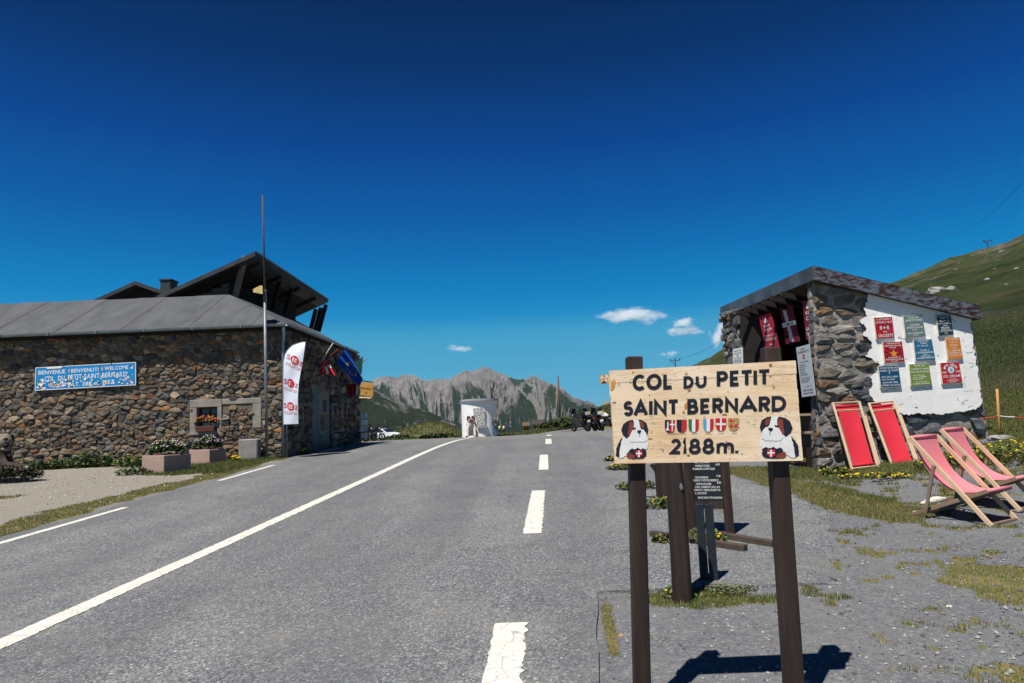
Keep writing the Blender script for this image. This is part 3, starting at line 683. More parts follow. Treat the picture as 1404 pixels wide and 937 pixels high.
# roof
zr_ = zE+.03; ap = W(315, 404.5, 23.15); ridge_y = 23.15; eav = YF-.38; we = xC+.2
ROOF = mat('grey_roof_sheet', (.062, .066, .074), (.095, .099, .107), sc=1.6, rough=.7, bump=.25, bsc=30, stretch=(1.5, .4, 1), d=.004)
slope = (ap[2]-zr_)/(ridge_y-eav)
xs_ = list(np.arange(-20, ap[0], 1.02))
for i, x in enumerate(xs_):
    xe = min(x+1.03, ap[0]); lift = .012*(i % 2)
    m = MB(); m.hexa([(x, eav, zr_+lift-.05), (xe, eav, zr_+lift-.05), (xe, ridge_y, ap[2]+lift-.05), (x, ridge_y, ap[2]+lift-.05)],
                     [(x, eav, zr_+lift), (xe, eav, zr_+lift), (xe, ridge_y, ap[2]+lift), (x, ridge_y, ap[2]+lift)]); m.build('roof_panel', ROOF, bld)
x = ap[0]; k = 0
while x < we-.05:
    xe = min(x+.9, we); f_ = lambda q: ridge_y-(ridge_y-eav)*(q-ap[0])/(we-ap[0]); zz = lambda q: zr_+(f_(q)-eav)*slope
    m = MB(); l = .012*(k % 2)
    lo_ = [(x, eav, zr_+l-.05), (xe, eav, zr_+l-.05), (xe, f_(xe)+1e-4, zz(xe)+l-.05), (x, f_(x), zz(x)+l-.05)]
    m.hexa(lo_, [(a_, b_, c_+.05) for a_, b_, c_ in lo_]); m.build('roof_panel', ROOF, bld); x = xe; k += 1
far = np.array([EW1[0]-.1, 28.6, zr_])
m = MB(); t4 = [(we, eav, zr_), (far[0], far[1], zr_), (ap[0]+.4, 28.9, ap[2]), tuple(ap)]
m.hexa([(a_, b_, c_-.05) for a_, b_, c_ in t4], t4)
t4 = [tuple(ap), (ap[0]+.4, 28.9, ap[2]), (-20, 28.9, zr_+.4), (-20, ridge_y, ap[2])]; m.hexa([(a_, b_, c_-.052) for a_, b_, c_ in t4], [(a_, b_, c_-.002) for a_, b_, c_ in t4])
m.build('roof', ROOF, bld)
GUT = mat('grey_blue_gutter', (.28, .33, .38), (.2, .24, .28), sc=2, rough=.45, metal=.5)
DARK = mat('weathered_dark_wood', (.009, .007, .007), (.018, .014, .012), sc=3, rough=.85, bump=.4, bsc=30, stretch=(1, 1, 8), d=.004)
def gutter(a_, b_, name='gutter'):
    a_ = Vector(a_); b_ = Vector(b_); d = (b_-a_).normalized(); s_ = d.cross(Vector((0, 0, 1))); m = MB(); R = .075; n = 8
    for rr_, fl in ((R, 1), (R-.012, -1)):
        vs = []
        for p in (a_, b_):
            for k in range(n+1):
                t = math.pi*k/n; vs.append(tuple(p+s_*math.cos(t)*rr_-Vector((0, 0, 1))*math.sin(t)*rr_))
        m.add(vs, [(k, k+1, n+2+k, n+1+k) if fl > 0 else (k+1, k, n+1+k, n+2+k) for k in range(n)])
    m.build(name, GUT, bld, sm=True)
gutter((-19.5, eav-.07, zr_-.02), (we+.03, eav-.07, zr_-.02)); gutter((we+.1, eav-.05, zr_-.02), (far[0]+.1, 28.6, zr_-.02))
m = MB(); m.hexa([(xC-.05, YF, zE-.06), (we+.06, eav+.1, zE-.06), (far[0]+.05, 28.6, zE-.06), (EW1[0]-.1, 28.6, zE-.06)], [(xC-.05, YF, zE+.02), (we+.06, eav+.1, zE+.02), (far[0]+.05, 28.6, zE+.02), (EW1[0]-.1, 28.6, zE+.02)]); m.build('side_soffit', DARK, bld)
for x in np.arange(-15.4, xC, 1.45):
    m = MB(); m.box(x, x+.03, eav-.16, eav+.1, zr_-.1, zr_-.075); m.box(x, x+.03, eav-.16, eav-.148, zr_-.075, zr_+.01); m.build('gutter_bracket', GUT, bld)
m = MB(); m.box(-19, we-.1, eav+.02, YF+.02, zr_-.14, zr_-.06); m.build('soffit', DARK, bld)
dp = MB(); bx, by = xC+.02, YF-.12
dp.tube([(bx+.12, eav-.06, zr_-.06), (bx+.12, eav-.05, zr_-.2), (bx+.02, by, zr_-.42), (bx, by, zr_-.55), (bx, by, .8)], .045, 10); dp.build('downspout', GUT, bld, sm=True)
dp = MB(); dp.tube([(bx+.12, by-.02, zr_-.9), (bx+.12, by-.02, .82)], .02, 6); dp.build('cable_pipe', GUT, bld, sm=True)
# painted mural, side windows
MU = qmap([PLN(*p, EW0+en*.03, en) for p in ((427, 529), (451, 529), (452, 606), (429, 612))])
m = MB(); slab(m, MU, .04); mu = m.build('mural', mat('faded_turquoise_paint', (.07, .14, .14), (.17, .175, .15), sc=1.3, rough=.9, bump=.3, bsc=18), bld)
for pts, c in (([(.4, .15), (.75, .1), (.95, .14), (.95, .82), (.4, .84)], (.30, .27, .22)), ([(.4, .1), (.66, .02), (.97, .1), (.97, .15), (.4, .17)], (.2, .19, .17)), ([(.6, .25), (.85, .25), (.85, .46), (.6, .46)], (.035, .09, .14)), ([(.45, .5), (.72, .5), (.72, .78), (.45, .78)], (.13, .12, .1)), ([(.48, .6), (.6, .57), (.6, .66), (.48, .66)], (.04, .04, .04)), ([(.75, .5), (.9, .5), (.9, .8), (.75, .8)], (.22, .2, .15)), ([(.1, .3), (.35, .28), (.35, .8), (.1, .84)], (.15, .22, .21))):
    q_ = MB(); poly(q_, MU, pts, .002+.0008*pts[0][1]*10); q_.build('painted_figure', mat('mural_%d' % int(c[0]*1000+c[2]*77000), tuple(x*.65 for x in c), tuple(x*.8 for x in c), sc=6), mu)
for ppx in (((415, 557), (427, 557), (427, 590), (415, 591)), ((456, 557), (467.5, 557), (467.5, 588), (456, 589))):
    Q = qmap([PLN(*p, EW0+en*.04, en) for p in ppx]); m = MB()
    for a0, a1, b0, b1 in ((-.2, 1.2, -.12, 0), (-.2, 0, .001, 1), (1, 1.2, .001, 1), (-.2, 1.2, 1.001, 1.12)): slab(m, Q, .1, a0, a1, b0, b1, .04)
    w_ = m.build('window', mat('pale_side_render', (.2, .2, .19), (.13, .13, .125), sc=4), bld)
    m = MB(); slab(m, Q, .02, .001, .999, .001, .999, .0); m.build('shutter', wood_red, w_)
    m = MB()
    for b in np.arange(.08, .95, .09): slab(m, Q, .01, .08, .92, b, b+.05, .012)
    m.build('shutter_slats', wood_red, w_)
# loose cable on the corner
m = MB(); c0 = W(362, 462, YF-.1); m.tube([c0, W(371, 470, YF-.15), W(374, 478, YF-.15), W(368, 486, YF-.12), W(362, 488, YF-.1)], .012, 5)
tag(m.build('wall_cable', GUT, bld, sm=True))
# upper timber storey with a roof that rises to the east
up = thing('timber_building', (-11, 24.6, .8), 'dark timber upper hall with steep overhanging roof and slanting struts, rising above the stone building', 'building')
hf = W(350, 345, 24.2); lf = W(232, 398, 24.2); hb = W(449.5, 411, 33.0)
hb = np.array([hb[0], hb[1], hf[2]+(hb[2]-hf[2])*.9]); dx_ = lf-hf; lb = hb+dx_
n_ = np.array([0, 0, .16]); m = MB()
RT = mat('dark_roof_edge', (.045, .05, .055), (.03, .03, .033), sc=3, rough=.6)
lf2 = lf+dx_*.15; lb2 = lb+dx_*.15
m.hexa([tuple(p) for p in (lf2-n_, hf-n_, hb-n_, lb2-n_)], [tuple(p) for p in (lf2, hf, hb, lb2)]); m.build('roof', RT, up)
m = MB(); zq = np.array([0, 0, .165]); zq2 = np.array([0, 0, .19]); ix = np.array([.1, 0, 0]); iy = np.array([0, .1, 0]); m.hexa([tuple(p) for p in (lf2-zq2+ix+iy, hf-zq2-ix+iy, hb-zq2-ix-iy, lb2-zq2+ix-iy)], [tuple(p) for p in (lf2-zq+ix+iy, hf-zq-ix+iy, hb-zq-ix-iy, lb2-zq+ix-iy)]); m.build('soffit', DARK, up)  # dark sheet added below the roof so its underside reads as deep shade
m = MB()
for k in range(60):
    t = k/59; p = hf*(1-t)+hb*t; m.box(p[0]-.02, p[0]+.045, p[1]-.035, p[1]+.035, p[2]-.05, p[2]+.018)
m.build('roof_edging', RT, up)['kind'] = 'stuff'
for k in range(4):
    t = (k+.3)/4; p = hf*(1-t)+hb*t; q_ = lf*(1-t)+lb*t; m = MB(); m.beam(p-np.array([.12, 0, .24]), q_-np.array([0, 0, .24]), .1, .16); m.build('rafter', DARK, up)
wx = float(W(313, 390, 25.0)[0]); zR = lambda x_: hf[2]+(x_-hf[0])*(dx_[2]/dx_[0])-.28
m = MB(); m.hexa([(lf[0]+.4, 25.1, 4.2), (wx, 25.1, 4.2), (wx, 25.1, zR(wx)), (lf[0]+.4, 25.1, zR(lf[0]+.4))], [(lf[0]+.4, 32, 4.2), (wx+.6, 31, 4.2), (wx+.6, 31, zR(wx)), (lf[0]+.4, 32, zR(lf[0]+.4))]); m.build('wall', DARK, up)
GW = mat('silvered_boards', (.09, .088, .088), (.05, .045, .042), sc=2.5, rough=.85, bump=.5, bsc=24, stretch=(1, 1, 9), d=.006)
z = 4.5
while z < zR(wx)-.05:
    xa = lf[0]+.45
    if z+.13 > zR(xa): xa = hf[0]+(z+.13+.28-hf[2])/(dx_[2]/dx_[0])+.05
    if xa < wx-.1:
        m = MB(); m.box(xa, wx-.01, 25.06-rs.uniform(0, .012), 25.1, z, z+.145); m.build('board', GW, up)
    z += .16
STR = mat('grey_strut', (.17, .155, .14), (.1, .09, .08), sc=3, rough=.85, stretch=(1, 1, .2))
a_ = W(321, 413, 25.0); b_ = W(336, 352, 24.6); m = MB(); m.beam(a_, b_, .14, .2); m.build('strut', STR, up)
for px0, px1, d in ((345, 362, 26), (362, 380, 27.4), (378, 396, 28.8)):
    t = (d-24.2)/8.8; p = hf*(1-t)+hb*t; m = MB(); m.beam((wx+.2, d+.3, 4.6), (p[0]-.3, d, p[2]-.35), .1, .16); m.build('strut', DARK, up)
for a0, a1, d in (((426, 452), (433, 424), 31), ((432, 453), (440, 422), 31.6), ((437, 455), (447, 418), 32.4)):
    m = MB(); m.beam(W(*a0, d), W(*a1, d), .13, .16); m.build('strut', DARK, up)
m = MB(); m.box(wx-.4, wx+1.2, 26, 31.0, 4.2, 5.9); m.build('lower_wall', DARK, up)
# small rear gable and chimney
sg = thing('gabled_annexe', (-14, 28, .8), 'low dark gabled annexe with a square chimney, its top just showing over the long roof', 'building')
pk, pl_, pr = W(185, 385.5, 27), W(120, 415, 27), W(253, 409, 27); y2_ = 33
m = MB(); m.hexa([tuple(pl_-n_), tuple(pk-n_), (pk[0], y2_, pk[2]-.16), (pl_[0], y2_, pl_[2]-.16)], [tuple(pl_), tuple(pk), (pk[0], y2_, pk[2]), (pl_[0], y2_, pl_[2])]); m.build('roof', RT, sg)
m = MB(); m.hexa([tuple(pk-n_*.99), tuple(pr-n_), (pr[0], y2_, pr[2]-.16), (pk[0], y2_, pk[2]-.158)], [tuple(pk), tuple(pr), (pr[0], y2_, pr[2]), (pk[0], y2_, pk[2])]); m.build('roof', RT, sg)
m = MB(); m.hexa([(pl_[0]+.3, 27.6, 3), (pr[0]-.3, 27.6, 3), (pr[0]-.3, 27.6, pr[2]), (pk[0], 27.6, pk[2]-.2), (pl_[0]+.3, 27.6, pl_[2])], [(pl_[0]+.3, 32.6, 3), (pr[0]-.3, 32.6, 3), (pr[0]-.3, 32.6, pr[2]), (pk[0], 32.6, pk[2]-.2), (pl_[0]+.3, 32.6, pl_[2])]); m.build('wall', mat('maroon_boards', (.03, .012, .012), (.02, .01, .01), sc=3), sg)
c0 = W(230, 386, 28.5); m = MB(); m.box(c0[0]-.22, c0[0]+.22, 28.3, 28.9, 5, c0[2], .01); m.box(c0[0]-.26, c0[0]+.26, 28.26, 28.94, c0[2]+.001, c0[2]+.06); m.build('chimney', RT, sg)

# ---------------------------------------------------------------- mast in front of the wall
b0 = W(366, 626, 20.2); t0 = W(360, 268, 20.2); z_g = H(b0[0], b0[1])
ms = thing('flag_mast', (b0[0], b0[1], z_g), 'tall thin grey metal mast with small cream lamp by the stone building', 'mast')
md = W(363, 400, 20.2); GREY = mat('galvanised_grey', (.22, .24, .26), (.15, .16, .17), sc=3, rough=.5, metal=.4)
m = MB(); m.tube([(b0[0], b0[1], z_g-.1), md], .045, 10); m.build('lower_tube', GREY, ms, sm=True)
m = MB(); m.tube([md, t0], [.034, .026], 8); m.build('upper_tube', mat('dark_tube', (.08, .075, .07)), ms, sm=True)
m = MB(); m.tube([md-np.array([0, 0, .06]), md+np.array([0, 0, .06])], .06, 10); m.build('clamp', GREY, ms)
l1 = W(347, 397, 20.15); m = MB(); m.hexa([tuple(W(347, 401, 20.05)), tuple(W(360, 403.5, 20.05)), tuple(W(360, 392, 20.05)), tuple(W(357, 391.5, 20.05)), tuple(W(347, 396.5, 20.05))], [tuple(W(347, 401, 20.35)), tuple(W(360, 403.5, 20.35)), tuple(W(360, 392, 20.35)), tuple(W(357, 391.5, 20.35)), tuple(W(347, 396.5, 20.35))])
m.build('lamp_head', mat('cream_yellow', (.62, .48, .2)), ms)

# ---------------------------------------------------------------- blue welcome panel on the wall
def panel(name, fn, t, mfront, label, cat, loc, group=None, edge=None):
    th_ = thing(name, loc, label, cat, group); m = MB(); slab(m, fn, t); m.build('panel', mfront, th_)
    if edge:
        m = MB()
        for a0, a1, b0, b1 in ((-.004, 1.004, -.03, 0), (-.004, 1.004, 1, 1.03)): slab(m, fn, t+.004, a0, a1, b0, b1, .002)
        for a0, a1 in ((-.006, 0), (1, 1.006)): slab(m, fn, t+.004, a0, a1, -.03, 1.03, .0015)
        m.build('border', edge, th_)
    return th_
def plane(q_, p0, n): return qmap([PLN(*p, p0, n) for p in q_])
WH = mat('print_white', (.78, .78, .76), (.7, .7, .68), sc=20, rough=.5); BLK = mat('print_black', (.012, .013, .018), (.02, .02, .025), sc=20, rough=.5)
Q = plane(((49.5, 505), (185.5, 497.5), (185.5, 527.5), (48.5, 535)), (0, YF-.13, 0), (0, 1, 0)); QL = Q(.5, 1, 0)
wp = panel('welcome_sign', Q, .03, mat('sign_blue', (.012, .2, .5), (.015, .24, .56), sc=3, rough=.4), 'long sky-blue panel with white lettering, plastered with stickers, on the stone wall', 'sign', QL, edge=WH)
m = MB()
for st, a0, a1, b0, b1 in (('BIENVENUE', .025, .295, .12, .31), ('BENVENUTI', .355, .63, .12, .3), ('WELCOME', .69, .93, .1, .27), ('COL', .09, .185, .4, .63), ('DU', .225, .29, .4, .62), ('PETIT-SAINT-BERNARD', .325, .915, .38, .6), ('SAVOIE', .13, .29, .74, .92), ('ALT. 2188 m', .33, .62, .74, .92), ('SEEZ', .67, .79, .72, .9)):
    text(m, st, Q, a0, a1, b0, b1, .003)
m.build('lettering', WH, wp)
for k, (x, c3) in enumerate(((.32, ((.01, .03, .3), (.8, .8, .8), (.6, .02, .03))), (.655, ((.02, .3, .06), (.8, .8, .8), (.6, .02, .03))))):
    for j in range(3):
        m = MB(); poly(m, Q, [(x+j*.008, .12), (x+j*.008+.0078, .12), (x+j*.008+.0078, .28), (x+j*.008, .28)], .004); m.build('flag_emblem', mat('emblem_%d' % int(c3[j][0]*100+c3[j][1]*1000), c3[j]), wp)
STK = mtint('sticker_print', .5, 60, .12, 0); m = MB(); r_ = random.Random(4)
SC = [(.8, .8, .78)]*7+[(.7, .06, .05), (.8, .55, .03), (.03, .03, .04), (.5, .7, .8), (.05, .3, .1), (.8, .35, .2)]
def stickers(m, fn, n, area, size, r_, off=.005):
    for k in range(n):
        a, b = area(r_); c = r_.choice(SC); m.cur = c; w_, h_ = size[0]*r_.uniform(.5, 1.3), size[1]*r_.uniform(.5, 1.3); o = off+k*.00009; ty = r_.random(); t = r_.uniform(-.5, .5)
        N_ = 10 if ty < .35 else 4; pts = []
        for j in range(N_):
            an = 2*math.pi*j/N_+(math.pi/4 if N_ == 4 else 0)+t; pts.append((a+w_*math.cos(an)*.5, b+h_*math.sin(an)*.5))
        poly(m, fn, pts, o)
        if r_.random() < .6:
            m.cur = r_.choice(SC[7:]); poly(m, fn, [(a+(p[0]-a)*.5, b+(p[1]-b)*.45) for p in pts], o+.00004)
stickers(m, Q, 75, lambda r: (r.uniform(.03, .97), min(.95, .6+.36*r.random()**.8)), (.022, .1), r_)
stickers(m, Q, 16, lambda r: (r.uniform(.02, .08), r.uniform(.55, .95)), (.025, .12), r_)
stickers(m, Q, 12, lambda r: (r.uniform(.05, .97), r.uniform(.3, .6)), (.016, .07), r_)
stickers(m, Q, 9, lambda r: (r.uniform(.9, .985), r.uniform(.1, .95)), (.02, .1), r_)
m.cur = (.75, .74, .7); poly(m, Q, [(.11, -.02), (.26, -.02), (.26, .07), (.11, .07)], .012)
m.build('stickers', STK, wp)['kind'] = 'stuff'

# ---------------------------------------------------------------- feather flag
def lerp_pts(P, t):
    P = np.array(P, float); d = np.r_[0, np.cumsum(np.linalg.norm(np.diff(P, axis=0), axis=1))]; d /= d[-1]; return np.array([np.interp(t, d, P[:, k]) for k in range(P.shape[1])]).T
c3 = lambda L: [(370+a/4.684, 440+b/4.684) for a, b in L]
Lf = c3([(226, 136), (190, 141), (150, 155), (118, 182), (98, 215), (88, 260), (85, 400), (86, 540), (88, 666)]); Rt = c3([(229, 137), (222, 190), (211, 260), (198, 330), (186, 400), (180, 480), (181, 560), (183, 662)])
ff = thing('feather_flag', W(389, 628, 20.35), 'white feather flag with three red round logos beside the downspout', 'flag')
nv, nu = 40, 9; tl = np.linspace(0, 1, nv); LL = lerp_pts(Lf, tl); RR = lerp_pts(Rt, tl)
def ffn(a, b, off=0.):
    l = np.array([np.interp(b, tl, LL[:, 0]), np.interp(b, tl, LL[:, 1])]); r = np.array([np.interp(b, tl, RR[:, 0]), np.interp(b, tl, RR[:, 1])]); p = l*(1-a)+r*a
    return W(p[0], p[1], 20.3+.035*math.sin(a*5+b*9)-.25*a-off)
m = MB(); vs = [tuple(ffn(j/(nu-1), t)) for t in tl for j in range(nu)]; m.add(vs, [(i*nu+j, i*nu+j+1, (i+1)*nu+j+1, (i+1)*nu+j) for i in range(nv-1) for j in range(nu-1)])
m.build('sail', mat('white_flag_cloth', (.62, .66, .76), (.55, .6, .7), sc=4, rough=.8), ff, sm=True)
m = MB(); m.tube([ffn(0, t)+np.array([-.01, 0, 0]) for t in np.linspace(0, 1, 24)]+[W(389, 628, 20.35)], .014, 6); m.build('pole', GREY, ff, sm=True)
RED = mat('logo_red', (.5, .02, .035), (.45, .02, .03), sc=10)
for bc in (.27, .54, .80):
    m = MB(); hh = .042; cx_ = .56 if bc < .4 else .5
    m.add([tuple(ffn(cx_+.24*math.cos(k*math.pi/10), bc+hh*1.15*math.sin(k*math.pi/10), .012)) for k in range(20)], [tuple(range(20))])
    text(m, 'S', ffn, cx_-.46, cx_-.27, bc-.03, bc+.022, .012); text(m, 'Z', ffn, cx_+.27, cx_+.45, bc-.02, bc+.03, .012); m.build('logo', RED, ff)
    m = MB(); text(m, 'EE', ffn, cx_-.13, cx_+.13, bc-.022, bc+.024, .016); m.build('logo_letters', WH, ff)
    m = MB()
    for k, (st, c_) in enumerate((('HAUTE TARENTAISE', 0), ('LA ROSIERE - SEEZ', 1))): text(m, st, ffn, cx_-.45, cx_+.42, bc+.06+k*.018, bc+.072+k*.018, .012)
    m.build('caption', RED, ff)

# ---------------------------------------------------------------- flags on the side wall
def cloth(parent, q_, dep, cfn, nx=22, nz=16, amp=.06, ph=0., name='cloth', waves=2.4):
    q_ = np.array(q_, float); m = MB()
    def P_(a, b):
        p = (q_[0]*(1-a)+q_[1]*a)*(1-b)+(q_[3]*(1-a)+q_[2]*a)*b; d = (dep[0]*(1-a)+dep[1]*a)*(1-b)+(dep[3]*(1-a)+dep[2]*a)*b
        return W(p[0], p[1], d+amp*math.sin(waves*2*math.pi*(a+.25*b)+ph)*(.3+.7*b))
    vs = {}
    for j in range(nz+1):
        for i in range(nx+1): vs[(i, j)] = P_(i/nx, j/nz)
    for j in range(nz):
        for i in range(nx):
            m.cur = cfn((i+.5)/nx, (j+.5)/nz); m.add([tuple(vs[k]) for k in ((i, j), (i+1, j), (i+1, j+1), (i, j+1))], [(0, 1, 2, 3)])
    m.build(name, mtint('flag_fabric', .75, 30, .08, 0), parent); return P_
def flagpole(nm, a_, da, b_, db, label, m_=None, cat='flag'):
    t_ = thing(nm, W(*a_, da), label, cat, 'flags sticking out from the side wall'); m = MB(); m.tube([W(*a_, da), W(*b_, db)], .018, 6); m.build('pole', m_ or GREY, t_, sm=True); return t_
sav = lambda a, b: (.75, .72, .7) if abs(a-.42) < .09 or abs(b-.45) < .1 else (.65, .015, .025)
f1 = flagpole('wall_flag', *[(444, 497), 24.0, (462.5, 479.5), 23.2], 'red flag with white cross, its pole slanting up to the right', mat('red_pole', (.4, .03, .03)))
cloth(f1, c3([(368, 245), (340, 268), (300, 335), (420, 350)]), (23.3, 23.5, 23.7, 23.3), sav, amp=.08)
f2 = flagpole('wall_flag', *[(436, 503), 23.6, (456.5, 471), 22.9], 'narrow furled red and white flag on a white pole, left of the larger red flag', WH)
cloth(f2, c3([(350, 240), (372, 262), (350, 330), (290, 325)]), (23.3, 23.3, 23.5, 23.6), lambda a, b: (.5, .012, .02) if (a+b*.3) % .5 > .16 else (.72, .7, .7), amp=.06, ph=1)
eu = flagpole('wall_flag', *[(470, 490), 25.4, (476.3, 475), 24.4], 'blue flag with a ring of yellow stars')
Pe = cloth(eu, c3([(492, 172), (425, 268), (575, 425), (598, 375)]), (24.4, 24.9, 25.2, 24.8), lambda a, b: (.008, .1, .55), amp=.1, ph=.4, nx=30, nz=24)
m = MB()
for k in range(12):
    an = 2*math.pi*k/12; ca, cb = .5+.26*math.cos(an), .52+.2*math.sin(an); cpt = Pe(ca, cb); ux = (Pe(ca+.04, cb)-cpt); ux /= np.linalg.norm(ux); uy = (Pe(ca, cb+.04)-cpt); uy /= np.linalg.norm(uy); vs = []
    for j in range(10):
        r__ = .07 if j % 2 == 0 else .028; t = math.pi*j/5; vs.append(tuple(cpt+(ux*math.cos(t)+uy*math.sin(t))*r__+np.array([.01, -.05, 0])))
    m.add(vs, [tuple(range(10))])
m.build('stars', mat('star_yellow', (.75, .55, .03)), eu)
f4 = flagpole('wall_flag', *[(480, 512), 26.4, (503, 492), 25.6], 'dark green flag behind the blue starred one')
cloth(f4, c3([(598, 230), (530, 275), (545, 330), (590, 345)]), (25.7, 26.2, 26.2, 25.8), lambda a, b: (.012, .06, .045), amp=.05)
f5 = flagpole('wall_flag', *[(479, 527), 27.0, (491, 512), 26.5], 'dull red flag hanging lowest, under the blue starred one')
cloth(f5, c3([(572, 400), (500, 410), (500, 490), (560, 480)]), (26.5, 26.9, 26.9, 26.6), lambda a, b: (.35, .015, .03) if a > .2 else (.6, .6, .6), amp=.05)
# hanging wooden sign at the far corner
Qs = qmap([W(*p, 31.4) for p in ((490, 523), (511.5, 526), (511.5, 544), (490, 541.5))])
hs = thing('hanging_sign', Qs(.5, 1), 'ochre wooden sign projecting from the far corner of the stone building', 'sign')
m = MB(); slab(m, Qs, .08); m.build('board', mat('ochre_board', (.55, .3, .07), (.45, .24, .06), sc=3), hs)
m = MB(); text(m, 'A la Halte du Saint Bernard', Qs, .06, .94, .34, .52, .004); text(m, '2188', Qs, .5, .62, .72, .84, .004); m.build('lettering', BLK, hs)
m = MB(); a_ = W(490.5, 546, 31.5); m.beam(a_, (a_[0], a_[1], H(a_[0], a_[1])), .1, .1); a_ = W(486, 521, 31.45); m.beam(a_, W(511, 524.4, 31.45), .05, .05); m.build('post', DARK, hs)
Qa = [W(*p, 31.6) for p in ((488, 546), (505, 547), (503, 549), (488, 549))]; m = MB(); m.hexa([tuple(p) for p in Qa], [tuple(p+np.array([0, .9, .1])) for p in Qa]); tag(m.build('awning', mat('beige_awning', (.5, .38, .22)), hs))
# postcard rack
pr_ = W(493.5, 609, 29.0); rk_ = thing('postcard_rack', (pr_[0], pr_[1], H(pr_[0], pr_[1])), 'revolving postcard rack by the far corner of the stone building', 'rack')
gx_, gy_, gz_ = pr_[0], pr_[1], H(pr_[0], pr_[1])
m = MB(); m.tube([(gx_, gy_, gz_), (gx_, gy_, gz_+1.35)], .03, 6); m.build('stem', DARK, rk_)
m = MB()
for k in range(4): an = k*math.pi/2+.4; m.beam((gx_, gy_, gz_+.04), (gx_+.35*math.cos(an), gy_+.35*math.sin(an), gz_+.03), .04, .04)
m.build('foot', DARK, rk_)
m = MB(); r_ = random.Random(9)
for k in range(8):
    an = k*math.pi/4
    for z in (.25, .52, .79, 1.06):
        for s_ in (-.07, .07):
            m.cur = r_.choice([(.25, .4, .5), (.5, .6, .65), (.12, .25, .3), (.6, .62, .6), (.1, .16, .2), (.3, .45, .4)])
            c_ = (gx_+.27*math.cos(an)-math.sin(an)*s_, gy_+.27*math.sin(an)+math.cos(an)*s_); tx = np.array([-math.sin(an), math.cos(an)])*.06
            m.hexa([(c_[0]-tx[0], c_[1]-tx[1], gz_+z), (c_[0]+tx[0], c_[1]+tx[1], gz_+z), (c_[0]+tx[0], c_[1]+tx[1], gz_+z+.2), (c_[0]-tx[0], c_[1]-tx[1], gz_+z+.2)],
                   [(c_[0]-tx[0]+.02*math.cos(an), c_[1]-tx[1]+.02*math.sin(an), gz_+z), (c_[0]+tx[0]+.02*math.cos(an), c_[1]+tx[1]+.02*math.sin(an), gz_+z), (c_[0]+tx[0]+.04*math.cos(an), c_[1]+tx[1]+.04*math.sin(an), gz_+z+.2), (c_[0]-tx[0]+.04*math.cos(an), c_[1]-tx[1]+.04*math.sin(an), gz_+z+.2)])
m.build('postcards', mtint('card_print', .4, 40, .2, 0), rk_)['kind'] = 'stuff'

# ---------------------------------------------------------------- planters, flowers, block, carved dog
GRAN = N('pink_granite'); GRAN.set(.8, 0, .3); gc = GRAN.mix(.5, GRAN.ramp(GRAN.vor(60), [(0, (.17, .11, .095)), (.5, (.36, .245, .205)), (1, (.52, .42, .36))]), (.33, .23, .195)); GRAN.col(gc); GRAN.bump(GRAN.noise(40, 4), .3, .004)
LEAF = mtint('leaf', .6, 20, .3, 0)
def flora(nm, par, c, rx, ry, h, n, cols, flow, r_, leafl=.09, label=None, flsz=.03, kind='stuff'):
    m = MB()
    for k in range(n):
        a_ = r_.uniform(0, 2*math.pi); q_ = math.sqrt(r_.random()); x = c[0]+rx*q_*math.cos(a_); y = c[1]+ry*q_*math.sin(a_); hh = h*r_.uniform(.3, 1)*(1.1-.5*q_*q_); z = c[2]
        m.cur = tuple(v*r_.uniform(.6, 1.3) for v in r_.choice(cols)); l = leafl*r_.uniform(.6, 1.4); d = r_.uniform(0, 2*math.pi); t = r_.uniform(-.3, .9)
        p = np.array([x, y, z+hh]); u_ = np.array([math.cos(d)*math.cos(t), math.sin(d)*math.cos(t), math.sin(t)])*l; s_ = np.array([-math.sin(d), math.cos(d), r_.uniform(-.3, .3)])*l*.3
        m.add([tuple(p-u_*.5), tuple(p+s_), tuple(p+u_*.6), tuple(p-s_)], [(0, 1, 2, 3)])
    o = m.build(nm, LEAF, par); o['kind'] = kind
    if flow:
        m = MB()
        for k in range(flow[0]):
            a_ = r_.uniform(0, 2*math.pi); q_ = math.sqrt(r_.random()); x = c[0]+rx*q_*math.cos(a_); y = c[1]+ry*q_*math.sin(a_); z = c[2]+h*r_.uniform(.75, 1.15)*(1.1-.5*q_*q_); m.cur = r_.choice(flow[1]); s_ = flsz*r_.uniform(.6, 1.2)
            m.ball((x, y, z), (s_, s_, s_*.6), 6, 3)
        o = m.build('flowers', mtint('petals', .6, 30, .1, 0), par); o['kind'] = 'stuff'
GRN = [(.04, .075, .02), (.06, .1, .03), (.03, .055, .018), (.09, .12, .04)]
def planter(px_c, depth, ang, L, wd, h, label, fl):
    b_ = W(*px_c, depth); g_ = H(b_[0], b_[1]); t_ = thing('planter', (b_[0], b_[1], g_), label, 'planter', 'granite planters by the wall')
    R_ = Matrix.Translation((b_[0], b_[1], g_)) @ Matrix.Rotation(ang, 4, 'Z'); m = MB(); m.M = R_; m.box(0, L, 0, wd, -.03, h, .012); 
    m.build('trough', GRAN.m, t_)
    m = MB(); m.M = R_; m.box(.05, L-.05, .05, wd-.05, h+.001, h+.01); m.build('soil', mat('soil', (.05, .035, .025)), t_)
    c_ = R_ @ Vector((L/2, wd/2, h)); flora('foliage', t_, (c_.x, c_.y, c_.z), max(L, wd)*.52, max(L, wd)*.36, .34, 700, GRN, fl, random.Random(int(L*100)), flsz=.026)
planter((224, 651), 16.9, math.radians(62), 0.76, .85, .46, 'pinkish granite planter with white and mauve flowers, nearer the road', (130, [(.75, .72, .66), (.7, .65, .3), (.45, .3, .5)]))
